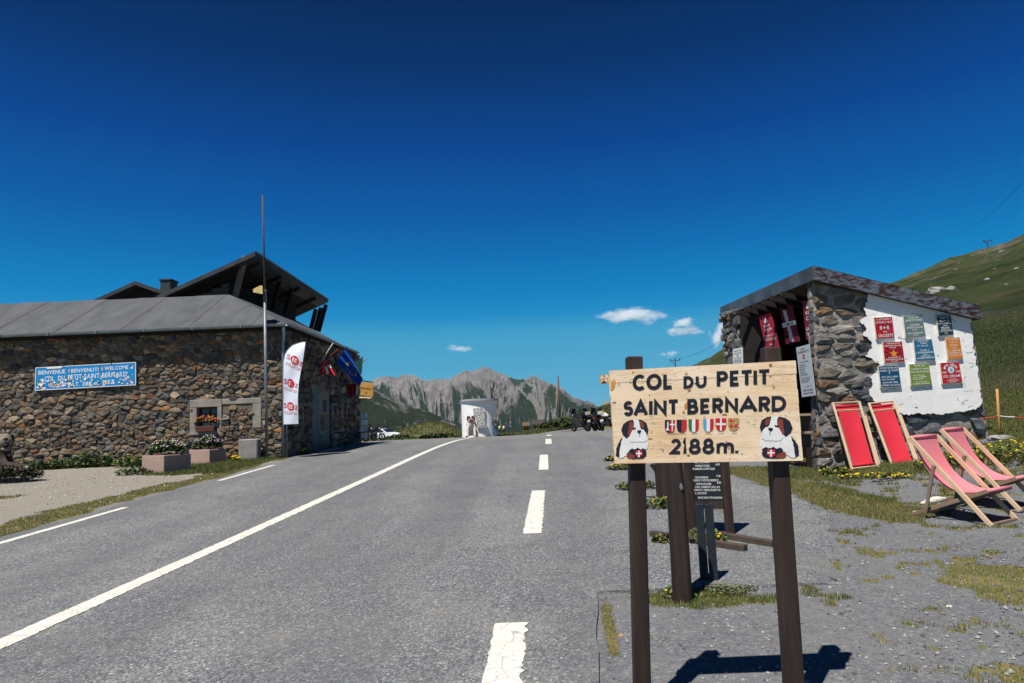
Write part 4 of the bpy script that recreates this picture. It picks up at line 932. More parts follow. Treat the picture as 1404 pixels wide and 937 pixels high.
planter((287, 635), 19.3, math.radians(66), 0.6, .8, .42, 'pinkish granite planter tucked behind the first one, under the small window', (70, [(.7, .6, .7), (.5, .3, .55)]))
fb = W(285, 592, YF-.2); t_ = thing('window_box', (fb[0], fb[1], fb[2]-.1), 'red flower box with geraniums on the sill of the small window', 'flower box'); m = MB(); m.box(ox1+.03, ox2-.03, YF-.2, YF-.03, ozb-.03, ozb+.13, .01); m.build('box', wood_red, t_)
flora('foliage', t_, ((ox1+ox2)/2, YF-.1, ozb+.12), .38, .1, .28, 260, GRN, (60, [(.6, .03, .04), (.65, .25, .1), (.7, .45, .1)]), random.Random(3), leafl=.06)
b_ = W(343, 626, 20.45); m = MB(); zz_ = H(b_[0], 20.4); m.box(b_[0]-.3, b_[0]+.27, 20.3, 20.62, zz_-.02, zz_+.62, .03); tag(m.build('stone_block', mat('pale_cut_stone', (.27, .26, .24), (.2, .195, .185), sc=5, bump=.4, bsc=25), None, orig=(b_[0], 20.45, zz_)), 'upright grey cut stone block at the foot of the wall left of the mast', 'stone')
# weeds along the wall foot
r_ = random.Random(8)
for k, (px, py, d, rx, h, n) in enumerate(((80, 640, 20.1, 1.2, .38, 500), (125, 634, 20.1, .7, .6, 420), (160, 636, 20.2, .6, .45, 300), (50, 646, 19.9, .9, .3, 300), (190, 652, 17.3, .55, .22, 380), (178, 640, 19.6, .5, .4, 200))):
    c_ = W(px, py, d); gz1 = H(c_[0], c_[1]); t_ = thing('weed_clump', (c_[0], c_[1], gz1), ['spreading weeds at the wall foot below the blue panel', 'tall nettle clump at the wall foot right of the blue panel', 'bushy weeds at the wall foot just left of the planters', 'low weeds at the wall foot near the carved dog', 'broad-leaved low plant beside the front planter', 'weeds with yellow flowers against the wall behind the planter'][k], 'weeds', 'weeds along the stone building')
    flora('foliage', t_, (c_[0], c_[1], gz1), rx, .3 if k != 4 else .4, h*.72, n, GRN, (12, [(.7, .55, .05)]) if k == 5 else None, r_, leafl=.10)
for px, py, d, lab in ((301-85, 0, 0, ''),): pass
for px, py, d, lab in ((322, 627, 20.0, 'small yellow flower clump at the wall foot by the mast'), (417, 625, 21.9, 'small yellow flowers at the foot of the shaded side wall')):
    c_ = W(px, py, d); c_[2] = H(c_[0], c_[1]); t_ = thing('flower_clump', c_, lab, 'flowers'); flora('foliage', t_, c_, .18, .15, .16, 90, GRN, (40, [(.8, .55, .02)]), r_, leafl=.07, flsz=.03)
# ================================================================ MAIN BOARD AT THE ROADSIDE
BD = 3.4
cb = lambda x, y, o=0.: W(820+x/4.841, 480+y/4.841, BD-o)
BW = N('pale_pine'); BW.set(.6, 0, .25)
_g = BW.noise(3.2, 7, .65, stretch=(1.1, 1, 14)); _c = BW.ramp(_g, [(.32, (.60, .38, .19)), (.5, (.76, .53, .31)), (.68, (.86, .68, .47))])
_c = BW.mix(BW.ramp(BW.noise(2.1, 3, .5), [(.38, 0), (.66, .75)]), _c, (.88, .74, .56))
_f = BW.noise(32, 3, .6, stretch=(1, 1, 6)); _c = BW.mix(BW.math('MULTIPLY', BW.ramp(_f, [(.585, 0), (.63, 1)]), BW.ramp(BW.noise(4.5, 4, .6, stretch=(1, 1, 2)), [(.45, 0), (.6, .9)])), _c, (.16, .17, .2))
_c = BW.mix(BW.ramp(BW.noise(3, 3, .5), [(.3, 0), (.35, .0)]), _c, (.3, .12, .03)); BW.col(_c); BW.bump(_f, .25, .001)
dw = N('dark_stained_timber'); dw.set(.62, 0, .3); _g = dw.noise(6, 7, .7, stretch=(1.6, 1.6, .12))
_c = dw.ramp(_g, [(.3, (.012, .007, .007)), (.5, (.028, .017, .014)), (.72, (.06, .038, .03))]); _c = dw.mix(dw.ramp(dw.noise(25, 4, .8), [(.72, 0), (.76, .5)]), _c, (.2, .15, .11)); dw.col(_c); dw.bump(_g, .35, .003); DW = dw.m
bq = ((835, 508.5), (1090.5, 494.5), (1101.3, 632), (843.5, 636)); BQ = qmap([W(*p, BD) for p in bq])
bb0 = BQ(.5, 1); wb = thing('roadside_sign', (bb0[0], BD, H(bb0[0], BD)), 'large pale pine board painted COL DU PETIT SAINT BERNARD 2188m on two dark posts', 'sign')
NP = 7; ed_ = [0, .135, .29, .43, .575, .72, .86, 1]; r_ = random.Random(2)
for i in range(NP):
    b0_, b1_ = ed_[i]+.0005, ed_[i+1]-.0005; o_ = r_.uniform(-.0008, .0005); s_ = r_.uniform(-.002, .002)
    m = MB(); m.hexa([tuple(BQ(a, b, o_-.027)) for a, b in ((s_, b0_), (1+s_, b0_), (1+s_, b1_), (s_, b1_))], [tuple(BQ(a, b, o_)) for a, b in ((s_, b0_), (1+s_, b0_), (1+s_, b1_), (s_, b1_))]); m.build('plank', BW.m, wb)
m = MB(); m.hexa([tuple(BQ(a, b, -.033)) for a, b in ((.01, .01), (.99, .01), (.99, .99), (.01, .99))], [tuple(BQ(a, b, -.028)) for a, b in ((.01, .01), (.99, .01), (.99, .99), (.01, .99))]); m.build('backing', BW.m, wb)
for (tx, ty), (ux, uy), wd in (((869, 489.5), (880, 940), .078), ((1056, 477), (1088, 940), .082)):
    a_ = W(tx, ty, BD+.078); b_ = W(ux, uy, BD+.078); d = (b_-a_)/np.linalg.norm(b_-a_); e_ = b_+d*((b_[2]-.1)/max(-d[2], .1)); m = MB(); m.beam(e_, a_, wd, wd, up=(0, 1, 0), bev=.006); m.build('post', DW, wb)
kn = MB()
for x, y, rx, ry in [(q0, q1, q2*.7, q3*.72) for q0, q1, q2, q3 in ((585, 160, 12, 14), (605, 265, 16, 14), (232, 150, 9, 9), (1145, 103, 16, 16), (1165, 243, 13, 18), (862, 278, 6, 9), (343, 302, 8, 6), (580, 375, 10, 26), (568, 415, 12, 14), (107, 350, 20, 8), (1143, 172, 12, 9), (215, 215, 8, 8), (705, 447, 7, 6), (1118, 575, 12, 10), (345, 590, 22, 5), (355, 545, 8, 9), (850, 608, 9, 5), (430, 668, 8, 12), (600, 700, 14, 10), (868, 650, 12, 14), (955, 690, 8, 8), (840, 430, 26, 8), (1035, 508, 7, 6), (1000, 480, 6, 6))]:
    kn.cur = r_.choice([(.40, .2, .07), (.30, .15, .06), (.5, .28, .11)]); kn.add([tuple(cb(x+rx*math.cos(k*math.pi/6)*r_.uniform(.85, 1.1), y+ry*math.sin(k*math.pi/6), .0012)) for k in range(12)], [tuple(range(12))])
for P in ([(88, 205), (118, 203), (108, 250), (96, 268), (82, 268)], [(585, 345), (600, 345), (588, 392), (572, 400)]):
    kn.cur = (.62, .27, .06); kn.add([tuple(cb(x, y, .0011)) for x, y in P], [tuple(range(len(P)))])
kn.build('knots', mtint('knot_wood', .6, 40, .2, 0), wb)['kind'] = 'stuff'
def arc(cx, cy, rx, ry, a0, a1, n=14): return [(cx+rx*math.cos(math.radians(a0+(a1-a0)*i/n)), cy-ry*math.sin(math.radians(a0+(a1-a0)*i/n))) for i in range(n+1)]
GLY = {'C': [arc(.55, .5, .55, .5, 48, 312, 18)], 'O': [arc(.5, .5, .5, .5, 0, 360, 26)], 'L': [[(0, -.06), (0, 1), (1.05, 1)]],
 'D': [[(0, .5), (0, 0), (.35, 0)]+arc(.38, .5, .62, .5, 90, -90, 14)+[(.35, 1), (0, 1), (0, .5)]], 'U': [[(0, -.08), (0, .6)]+arc(.5, .6, .5, .4, 180, 360, 12)+[(1, -.08)]],
 'P': [[(0, 1.08), (0, 0), (.5, 0)]+arc(.55, .27, .45, .27, 90, -90, 10)+[(.5, .54), (.1, .54)]], 'E': [[(1.05, 0), (0, 0), (0, 1), (1.05, 1)], [(.1, .5), (.9, .5)]],
 'T': [[(-.1, 0), (1.1, 0)], [(.5, .09), (.5, 1.08)]], 'I': [[(.5, -.08), (.5, 1.08)]], 'S': [arc(.5, .26, .42, .26, 25, 215, 12)+arc(.52, .72, .46, .28, 65, -160, 14)],
 'A': [[(-.05, 1.08), (.5, -.02), (1.05, 1.08)], [(.2, .7), (.8, .7)]], 'N': [[(0, 1.08), (0, 0), (1, 1), (1, -.08)]],
 'B': [[(0, .5), (0, 0), (.45, 0)]+arc(.5, .24, .36, .24, 90, -90, 9)+[(.1, .48)], [(.0, .51), (0, 1), (.5, 1)]+arc(.55, .74, .45, .26, -90, 90, 9)+[(.12, .485)]],
 'R': [[(0, 1.08), (0, 0), (.5, 0)]+arc(.52, .26, .42, .26, 90, -90, 10)+[(.1, .52)], [(.45, .58), (.98, 1.08)]],
 '2': [arc(.5, .3, .46, .3, 160, -25, 12)+[(-.02, 1), (1.06, 1)]], '1': [[(-.2, .18), (.5, 0), (.5, 1.08)]],
 '8': [arc(.5, .25, .38, .25, 0, 360, 20), arc(.5, .75, .5, .26, 0, 360, 22)], 'm': [[(0, .3), (0, 1.08)], [(0.02, .62)]+arc(.26, .58, .24, .24, 180, 0, 8)+[(.5, 1.08)], [(.52, .62)]+arc(.76, .58, .24, .24, 180, 0, 8)+[(1, 1.08)]], '.': [[(.5, .9), (.5, 1.08)]]}
def ribbon(mb, pts, w_, off):
    n = len(pts); P = np.array(pts, float); L = []; closed = np.linalg.norm(P[0]-P[-1]) < 1.5
    for i in range(n):
        if closed and i in (0, n-1): d1 = P[-1]-P[-2]; d2 = P[1]-P[0]
        else: d1 = P[i]-P[i-1] if i else P[1]-P[0]; d2 = P[i+1]-P[i] if i < n-1 else d1
        d1 = d1/(np.linalg.norm(d1)+1e-9); d2 = d2/(np.linalg.norm(d2)+1e-9)
        n1 = np.array([-d1[1], d1[0]]); n2 = np.array([-d2[1], d2[0]]); mt = n1+n2; mt /= (np.linalg.norm(mt)+1e-9); k = min(1/max(mt @ n1, .25), 2.4); L.append((P[i]+mt*k*w_/2, P[i]-mt*k*w_/2))
    mb.add([tuple(cb(q_[0], q_[1], off)) for pr_ in L for q_ in pr_], [(2*i, 2*i+1, 2*i+3, 2*i+2) for i in range(n-1)])
INK = N('black_board_paint'); INK.set(.55, 0, .3); INK.col(INK.mix(INK.ramp(INK.noise(60, 5, .8), [(.72, 0), (.78, .35)]), (.014, .017, .026), (.3, .22, .15))); INK = INK.m
def word(items, top, bot, w_=23):
    for ch, x0, x1_ in items:
        t = lambda x: (x-items[0][1]); m = MB()
        y0_ = top(x0); y1_ = bot(x0); h_ = w_/2
        for k, pl in enumerate(GLY[ch]):
            pts = [(x0+h_+(x1_-x0-w_)*px, top(x0+(x1_-x0)*px)+h_+(bot(x0)-top(x0)-w_)*py) for px, py in pl]; ribbon(m, pts, w_, .0016+k*.0002)
        m.build('letter', INK, wb)
lin = lambda x0, y0, x1, y1: (lambda x: y0+(y1-y0)*(x-x0)/(x1-x0))
t1, b1 = lin(228, 165, 1143, 127), lin(228, 271, 1143, 230)
word([('C', 228, 318), ('O', 320, 422), ('L', 432, 498)], t1, b1, 24); word([('P', 787, 862), ('E', 874, 942), ('T', 946, 1026), ('I', 1030, 1056), ('T', 1062, 1143)], t1, b1, 24)
word([('D', 567, 634), ('U', 648, 720)], lin(567, 175, 720, 168), lin(567, 257, 720, 250), 20)
t1, b1 = lin(168, 340, 1248, 303), lin(168, 441, 1248, 408)
word([('S', 166, 234), ('A', 236, 330), ('I', 338, 362), ('N', 370, 456), ('T', 462, 536), ('B', 592, 666), ('E', 678, 748), ('R', 758, 834), ('N', 842, 930), ('A', 938, 1056), ('R', 1066, 1146), ('D', 1152, 1249)], t1, b1, 24)
t1, b1 = lin(478, 590, 925, 584), lin(478, 693, 925, 689)
word([('2', 480, 552), ('1', 562, 590), ('8', 602, 682), ('8', 692, 772), ('m', 786, 902), ('.', 912, 928)], t1, b1, 22)
PW = mat('board_white', (.8, .79, .76), (.7, .69, .66), sc=15, rough=.55); PB = mat('board_brown', (.24, .05, .03), (.19, .04, .025), sc=12); PR = mat('board_red', (.52, .02, .03), (.45, .02, .03), sc=12)
def shp(P, m_, off, nm, par=wb, tf=lambda x, y: (x, y)):
    m = MB(); m.add([tuple(cb(*tf(x, y), off)) for x, y in P], [tuple(range(len(P)))]); return m.build(nm, m_, par)
r_ = random.Random(6)
def fringe(P, amp=5, n=4):
    out = []
    for i in range(len(P)):
        a_, b_ = np.array(P[i], float), np.array(P[(i+1) % len(P)], float)
        for k in range(n): t = k/n; out.append(tuple(a_+(b_-a_)*t+np.array([r_.uniform(-1, 1), r_.uniform(-1, 1)])*(amp if k else 1)))
    return out
def dog(tf):
    S_ = lambda P, m_, o, nm: shp(P, m_, o, nm, wb, tf)
    S_(fringe([(158, 583), (138, 615), (120, 655), (117, 700), (134, 716), (146, 700), (150, 660), (165, 620)], 3), INK, .0016, 'painted_dog_back')
    S_(fringe([(168, 565), (322, 560), (330, 600), (331, 642), (318, 668), (212, 668), (196, 682), (188, 700), (166, 716), (140, 718), (143, 680), (146, 650), (158, 600)], 3), PW, .0020, 'painted_dog_body')
    S_(fringe([(206, 668), (222, 655), (240, 662), (262, 650), (285, 662), (300, 652), (318, 662), (321, 700), (302, 718), (235, 723), (205, 715)], 3), INK, .0024, 'painted_dog_legs')
    S_([(190, 685), (208, 683), (240, 700), (244, 716), (206, 720), (190, 710)], PB, .0028, 'painted_dog_paw')
    S_([(213, 466), (262, 461), (292, 466), (322, 486), (333, 528), (325, 562), (312, 572), (300, 548), (230, 545), (207, 570), (190, 590), (166, 568), (153, 532), (168, 492), (190, 475)], INK, .0028, 'painted_dog_ears')
    S_([(206, 482), (226, 476), (238, 508), (222, 560), (208, 574), (197, 566), (204, 520)], PB, .0032, 'painted_dog_patch'); S_([(274, 472), (296, 478), (306, 505), (300, 522), (284, 508)], PB, .0032, 'painted_dog_patch')
    S_(fringe([(232, 462), (268, 460), (274, 492), (282, 520), (304, 532), (322, 560), (325, 600), (300, 612), (215, 612), (205, 590), (214, 562), (236, 520), (238, 490)], 2, 3), PW, .0036, 'painted_dog_muzzle')
    S_([(262, 534), (284, 532), (287, 543), (277, 556), (268, 556), (260, 545)], INK, .0040, 'painted_dog_nose'); S_([(275, 556), (279, 556), (279, 578), (275, 578)], INK, .0040, 'painted_dog_mouth')
    S_([(228, 520), (252, 515), (250, 526), (232, 532)], INK, .0041, 'painted_dog_eye'); S_([(285, 514), (300, 520), (298, 528), (284, 524)], INK, .0041, 'painted_dog_eye')
    S_([(249, 667), (293, 667), (293, 700), (271, 718), (249, 702)], PR, .0043, 'painted_shield')
    S_([(266, 668), (276, 668), (276, 712), (266, 712)], PW, .0046, 'painted_cross'); S_([(251, 683), (291, 683), (291, 692), (251, 692)], PW, .0047, 'painted_cross')
dog(lambda x, y: (x, y)); dog(lambda x, y: (1073+(333-x)*262/216, 440+(y-461)*280/261))
fl_g = mat('paint_green', (.02, .2, .06)); fl_b = mat('paint_light_blue', (.12, .42, .68)); fl_t = mat('paint_tan', (.52, .3, .1))
def shield(x0, x1, yo, parts):
    w_ = x1-x0; Y = lambda t: 460+yo+t*85
    def half(a0, a1):
        P = [(a0, 0), (a1, 0)]; prof = lambda a: .6+.4*math.sqrt(max(0, 1-(abs(a-.5)/.5)**2.2))
        P += [(a, prof(a)) for a in np.linspace(a1, a0, 9)]; return [(x0+a*w_, Y(b)) for a, b in P]
    for k, (a0, a1, m_) in enumerate(parts): shp(half(a0, a1), m_, .0020+.0002*k, 'painted_shield')
    return lambda a, b: (x0+a*w_, Y(b))
f_ = shield(443, 509, 5, [(0, .5, INK), (.5, 1, PR)]); shp([f_(.3, .1), f_(.38, .2), f_(.36, .6), f_(.45, .85), f_(.1, .8), f_(.24, .55), f_(.24, .2)], PW, .0026, 'painted_figure'); shp([f_(.7, 0), f_(.8, 0), f_(.8, .85), f_(.7, .9)], PW, .0026, 'painted_cross'); shp([f_(.5, .3), f_(1, .3), f_(1, .42), f_(.5, .42)], PW, .0027, 'painted_cross')
shield(522, 588, 3, [(0, .5, INK), (.5, 1, PR)]); shield(600, 668, 0, [(0, .34, fl_g), (.34, .67, PW), (.67, 1, PR)]); shield(697, 766, -2, [(0, .34, fl_b), (.34, .67, PW), (.67, 1, PR)])
f_ = shield(780, 851, -6, [(0, 1, PR)]); shp([f_(.42, .0), f_(.58, .0), f_(.58, .97), f_(.42, .97)], PW, .0026, 'painted_cross'); shp([f_(.02, .38), f_(.98, .38), f_(.98, .53), f_(.02, .53)], PW, .0027, 'painted_cross')
f_ = shield(863, 936, -7, [(0, 1, fl_t)]); 
for cx_, cy_ in ((.28, .2), (.28, .62), (.72, .62)):
    shp([f_(cx_-.05, cy_-.15), f_(cx_+.05, cy_-.15), f_(cx_+.05, cy_+.15), f_(cx_-.05, cy_+.15)], PR, .0026, 'painted_cross'); shp([f_(cx_-.17, cy_-.05), f_(cx_+.17, cy_-.05), f_(cx_+.17, cy_+.05), f_(cx_-.17, cy_+.05)], PR, .0027, 'painted_cross')
for k in range(5):
    a_, b_ = .4+k*.13, .0+k*.13+.05; shp([f_(a_, b_), f_(a_+.09, b_), f_(a_+.09, b_+.08), f_(a_, b_+.08)], PR if k % 2 else PW, .0028, 'painted_dot')
for x0, st in ((470, 'LA ROSIERE'), (535, 'VALLE D AOSTA'), (622, 'ITALIA'), (712, 'FRANCE'), (800, 'SAVOIE'), (888, 'SEEZ')):
    m = MB(); text(m, st, lambda a, b, o: cb(x0+a*34+(0 if x0 > 600 else -12)+(a*26 if x0 < 600 else 0), 553-(x0-470)*.012+b*7, o), 0, 1, 0, 1, .0018); m.build('caption', INK, wb)

# ---------------------------------------------------------------- round post, menu board, signpost behind
b_ = G(936, 824); rp_ = thing('round_post', b_, 'thick weathered round timber post standing in a grass tuft behind the welcome board', 'post')
t_ = b_+np.array([0, 0, 1.17]); m = MB(); m.tube([b_-np.array([0, 0, .2]), b_, (b_+t_)/2+np.array([.004, 0, 0]), t_-np.array([0, 0, .03]), t_], [.075, .073, .070, .067, .055], 18); m.build('trunk', DW, rp_, auto=50)
m = MB(); p = b_+np.array([.03, -.066, .83]); m.ball(p, (.014, .008, .026), 8, 6); m.build('metal_tag', mat('bare_metal', (.6, .62, .64), rough=.3, metal=.9), rp_)
for px in (967, 980):  # dark uprights added in place of two ground shadows whose caster is unknown
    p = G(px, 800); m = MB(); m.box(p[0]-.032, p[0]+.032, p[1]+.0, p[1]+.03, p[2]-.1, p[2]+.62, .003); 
    tag(m.build('shadow_strip', mat('shadow_blue_black', (.012, .017, .026), (.02, .026, .036), sc=9), None, orig=p), 'short blue-black upright standing in for a ground shadow behind the round post, the one %s it' % ('nearer to' if px < 970 else 'farther from'), 'stake', 'stand-in shadow strips behind the round post')
AD = 7.45; aL = G(949.5, 733); aR = G(1001, 735); ab = thing('menu_board', (aL+aR)/2, 'dark framed chalk menu board on long timber feet, its top behind the welcome board', 'menu board')
dv = (aR-aL)*np.array([1, 1, 0]); dv /= np.linalg.norm(dv); wN = np.array([dv[1], -dv[0], 0])
zt_ = aR[2]+1.22
for p in (aL, aR): m = MB(); m.beam((p[0], p[1], p[2]), (p[0], p[1], zt_), .085, .06, up=(0, 1, 0), bev=.004); m.build('leg', DW, ab)
zbr = W(1000, 697, AD)[2]
m = MB(); m.beam((aL[0]+dv[0]*.044, aL[1]+dv[1]*.044, zbr+.04), (aR[0]-dv[0]*.044, aR[1]-dv[1]*.044, zbr+.04), .05, .075); m.build('rail', DW, ab)
m = MB(); m.beam((aL[0]+dv[0]*.044, aL[1]+dv[1]*.044, zt_-.05), (aR[0]-dv[0]*.044, aR[1]-dv[1]*.044, zt_-.05), .05, .075); m.build('rail', DW, ab)
i0_, i1_ = aL+dv*.045, aR-dv*.045; QB = qmap([(i0_[0]+wN[0]*.0, i0_[1]+wN[1]*.0, zt_-.09), (i1_[0], i1_[1], zt_-.09), (i1_[0], i1_[1], zbr+.079), (i0_[0], i0_[1], zbr+.079)])
m = MB(); slab(m, QB, .02); m.build('slate', mat('slate_black', (.012, .013, .02), (.018, .02, .028), sc=6, rough=.5), ab)
m = MB(); hB = zt_-.09-zbr-.079; yb = lambda py: 1-(W(975, py, AD)[2]*-1+W(975, 688, AD)[2])*-1/hB if False else 1-(W(975, py, AD)[2]-W(975, 688, AD)[2])/hB
for st, x0, x1_, y0_ in (('CARTE DE LA MAISON', .1, .62, 634), ('6,00', .84, .98, 633), ('FAISSELLE COULIS', .12, .62, 639), ('6,50', .84, .98, 638), ('FRAMBOISE OU MYRTILLES', .02, .8, 643.2),
                         ('CAFE GOURMAND', .08, .55, 655), ('7,50', .84, .98, 654), ('CAFE ET 3 PETITES DESSERTS', .02, .9, 659), ('CAFE DU DOUANIER', .1, .64, 664), ('8,50', .84, .98, 663), ('CAFE, 1 DIGESTIF (2CL) AU', .06, .92, 668.2), ('CHOIX ET 1 VERRE DE GRIOTTES', .02, .94, 672.4), ('A L EAU DE VIE', .04, .44, 676.8), ('SNACK NON STOP 10H30-17H30', .14, .98, 683)):
    text(m, st, QB, x0, x1_, yb(y0_-1.4)-.01*x0, yb(y0_+1.4)-.01*x0, .002)
for st, k in (('SNACKS', 0), ('SALADES', 1), ('OMELETTES', 2), ('CREPES', 3)): text(m, st, QB, .1, .6, .05+k*.1, .1+k*.1, .002)
m.build('chalk_lettering', WH, ab)
for (a_, c_) in (((893.5, 738), (1023, 759)), ((952, 734), (1062, 753))):
    p, q_ = G(*a_), G(*c_); m = MB(); m.beam(p+np.array([0, 0, .035]), q_+np.array([0, 0, .035]), .08, .085, bev=.005); m.build('foot', mat('foot_timber', (.085, .062, .048), (.05, .036, .03), sc=8, rough=.8, bump=.4, bsc=30, stretch=(1, 1, 1)), ab)
sp_ = G(908, 693); sgp = thing('signpost', sp_, 'dark wooden signpost behind the welcome board, a sticker-covered arrow sign peeking out at its left', 'signpost')
m = MB(); m.beam(sp_-np.array([0, 0, .1]), (sp_[0], sp_[1], sp_[2]+1.84), .125, .12, up=(0, 1, 0), bev=.006); m.build('post', DW, sgp)
m = MB(); m.beam(W(893, 637, sp_[1]), W(903, 650, sp_[1]), .05, .05); m.build('brace', DW, sgp)
QS = qmap([W(823, 515, sp_[1]-.09), W(905, 508, sp_[1]-.09), W(905.6, 520, sp_[1]-.09), W(823.8, 526.5, sp_[1]-.09)]); m = MB(); slab(m, QS, .03); sb_ = m.build('arrow_sign', mat('sign_yellow', (.7, .5, .04)), sgp)
m = MB(); stickers(m, QS, 80, lambda r: (r.uniform(.01, .22), r.uniform(.05, .95)), (.03, .3), random.Random(12), .003); m.build('stickers', STK, sb_)['kind'] = 'stuff'

# ================================================================ STONE HUT
HA = W(1118, 640, 12.5); th5 = math.radians(5); fd = np.array([math.cos(th5), math.sin(th5), 0]); fn_ = np.array([math.sin(th5), -math.cos(th5), 0]); ld_ = -fn_; ln_ = -fd
hut = thing('stone_hut', (HA[0], HA[1], H(HA[0], HA[1])), 'small rough stone and whitewash snack hut with sloping metal roof', 'hut')
hf_ = lambda px, py, o=0.: PLN(px, py, HA+fn_*o, fn_)
def hs_(px, py): p = hf_(px, py)-HA; return float(p @ fd), float(p[2]+HA[2])
HW = lambda s_, z_, o=0.: tuple(HA+fd*s_+fn_*o+np.array([0, 0, z_-HA[2]]))
HL = lambda t, z_, o=0.: tuple(HA+ld_*t+ln_*o+np.array([0, 0, z_-HA[2]]))
sTL, sTR, sBR, sBL = hs_(1112, 383), hs_(1332, 436), hs_(1356, 604), hs_(1118, 645)
LT = 3.75
core = [(sTL[0]+.03, sTL[1]), (sTR[0]-.03, sTR[1]), (sBR[0]-.03, sBR[1]-.2), (sBL[0]+.03, sBL[1]-.3)]
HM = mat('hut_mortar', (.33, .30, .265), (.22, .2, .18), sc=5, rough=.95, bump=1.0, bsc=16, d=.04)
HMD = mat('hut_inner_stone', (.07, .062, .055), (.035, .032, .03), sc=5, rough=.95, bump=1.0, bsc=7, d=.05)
m = MB(); m.hexa([HW(s_, z_, .034) for s_, z_ in core], [HW(s_, z_, -.17) for s_, z_ in core]); m.build('wall', HM, hut)
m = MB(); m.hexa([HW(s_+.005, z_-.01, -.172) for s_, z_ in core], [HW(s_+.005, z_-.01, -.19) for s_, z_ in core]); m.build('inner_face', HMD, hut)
zT0 = sTL[1]
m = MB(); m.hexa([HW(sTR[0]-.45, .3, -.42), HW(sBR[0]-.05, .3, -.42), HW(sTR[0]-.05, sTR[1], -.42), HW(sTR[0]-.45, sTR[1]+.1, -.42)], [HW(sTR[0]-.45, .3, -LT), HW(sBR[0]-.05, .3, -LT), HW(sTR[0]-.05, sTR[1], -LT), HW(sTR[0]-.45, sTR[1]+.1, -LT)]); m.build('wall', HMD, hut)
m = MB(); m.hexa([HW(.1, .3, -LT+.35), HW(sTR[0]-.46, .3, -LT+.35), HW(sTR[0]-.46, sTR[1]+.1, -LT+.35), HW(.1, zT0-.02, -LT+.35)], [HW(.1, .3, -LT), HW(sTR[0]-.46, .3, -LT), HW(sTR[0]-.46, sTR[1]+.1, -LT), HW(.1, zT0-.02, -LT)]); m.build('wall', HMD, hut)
m = MB(); m.hexa([HL(3.1, .3, -.03), HL(LT-.04, .3, -.03), HL(LT-.04, .3, -.5), HL(3.1, .3, -.5)], [HL(3.1, zT0-.03, -.03), HL(LT-.04, zT0-.03, -.03), HL(LT-.04, zT0-.03, -.5), HL(3.1, zT0-.03, -.5)]); m.build('wall', HM, hut)
PALH = [(.07, .075, .085), (.1, .1, .105), (.13, .11, .09), (.15, .14, .13), (.055, .06, .07), (.19, .17, .15), (.12, .085, .06), (.16, .1, .06)]
def palH(rnd, c, a): col = rnd.choices(PALH, [2.4, 2.4, 2.6, 2.4, 1.6, 2, 2.4, 1.1])[0]; k = rnd.uniform(.8, 1.45); return tuple(x*k for x in col)
HST = mtint('hut_stone', .85, 8, .4, .9, d=.03)
rh = random.Random(21)
reg = [hs_(*p) for p in ((1119, 642), (1196, 629), (1203, 552), (1194, 405), (1113.5, 386))]; reg[-2] = (reg[-2][0], reg[-2][1]); reg[0] = (reg[0][0], reg[0][1]-.05)
def laterite(c): return (c[0], c[1])
lay(hut, cells(reg, .46, .185, rh, None, 2.2, .35), lambda s_, z_, o: HW(s_, z_, o), rh, palH, HST, .017, .07, 120)
reg = [hs_(*p) for p in ((1197, 629), (1356, 604), (1348, 557), (1203, 556))]
lay(hut, cells(reg, .46, .2, rh, None, 2.0, .35), lambda s_, z_, o: HW(s_, z_, o), rh, palH, HST, .017, .07, 120)
zt_l = zT0-.03
_se = lambda z_: sBL[0]+(sTL[0]-sBL[0])*min(1, max(0, (z_-sBL[1])/(sTL[1]-sBL[1])))
lay(hut, cells([(0.0, HA[2]-.1), (.15, HA[2]-.1), (.15, zt_l), (.0, zt_l)], .3, .2, rh, None, 1.8), lambda t, z_, o: HW(_se(z_)+.03-o*.5, z_, -t), rh, palH, HST, .01, .06, 60)
lay(hut, cells([(3.12, HA[2]-.1), (LT, HA[2]-.1), (LT, zt_l), (3.12, zt_l)], .36, .2, rh, None, 1.7), lambda t, z_, o: HL(t, z_, o-.03), rh, palH, HST, .02, .08, 60)
lay(hut, cells([(0.0, HA[2]-.1), (.46, HA[2]-.1), (.46, zt_l), (0, zt_l)], .36, .2, rh, None, 1.7), lambda t, z_, o: tuple(HA+ld_*(3.1-o)+fd*t+np.array([0, 0, z_-HA[2]])), rh, palH, HST, .02, .07, 40)
# left face of the front pillar
# whitewash coat
pw = N('whitewash'); pw.set(.9, 0, .2); _c = pw.mix(pw.ramp(pw.noise(2.2, 7, .7), [(.38, 0), (.72, .5)]), (.84, .83, .81), (.7, .68, .65))
_c = pw.mix(pw.ramp(pw.vor(1.7, 'Distance', 'DISTANCE_TO_EDGE'), [(.003, .0), (.006, 0)]), _c, (.2, .2, .2)); _c = pw.mix(pw.ramp(pw.noise(11, 5, .75), [(.70, 0), (.74, .5)]), _c, (.25, .24, .22)); pw.col(_c)
pw.bump(pw.math('ADD', pw.noise(6, 8, .65), pw.math('MULTIPLY', pw.noise(45, 4, .7), .3)), .42, .022)
wpx = [(1190, 402), (1331, 437), (1334, 470), (1341, 515), (1346.5, 553), (1338, 562), (1312, 565), (1290, 569), (1262, 567), (1240, 569), (1222, 558), (1206, 553), (1197, 549), (1191, 535), (1197, 527), (1193, 517), (1203, 508), (1206, 500), (1196, 492), (1186, 488), (1196, 478), (1194, 468), (1183, 460), (1188, 450), (1179, 441), (1189, 434), (1184, 422), (1190, 414)]
out = []
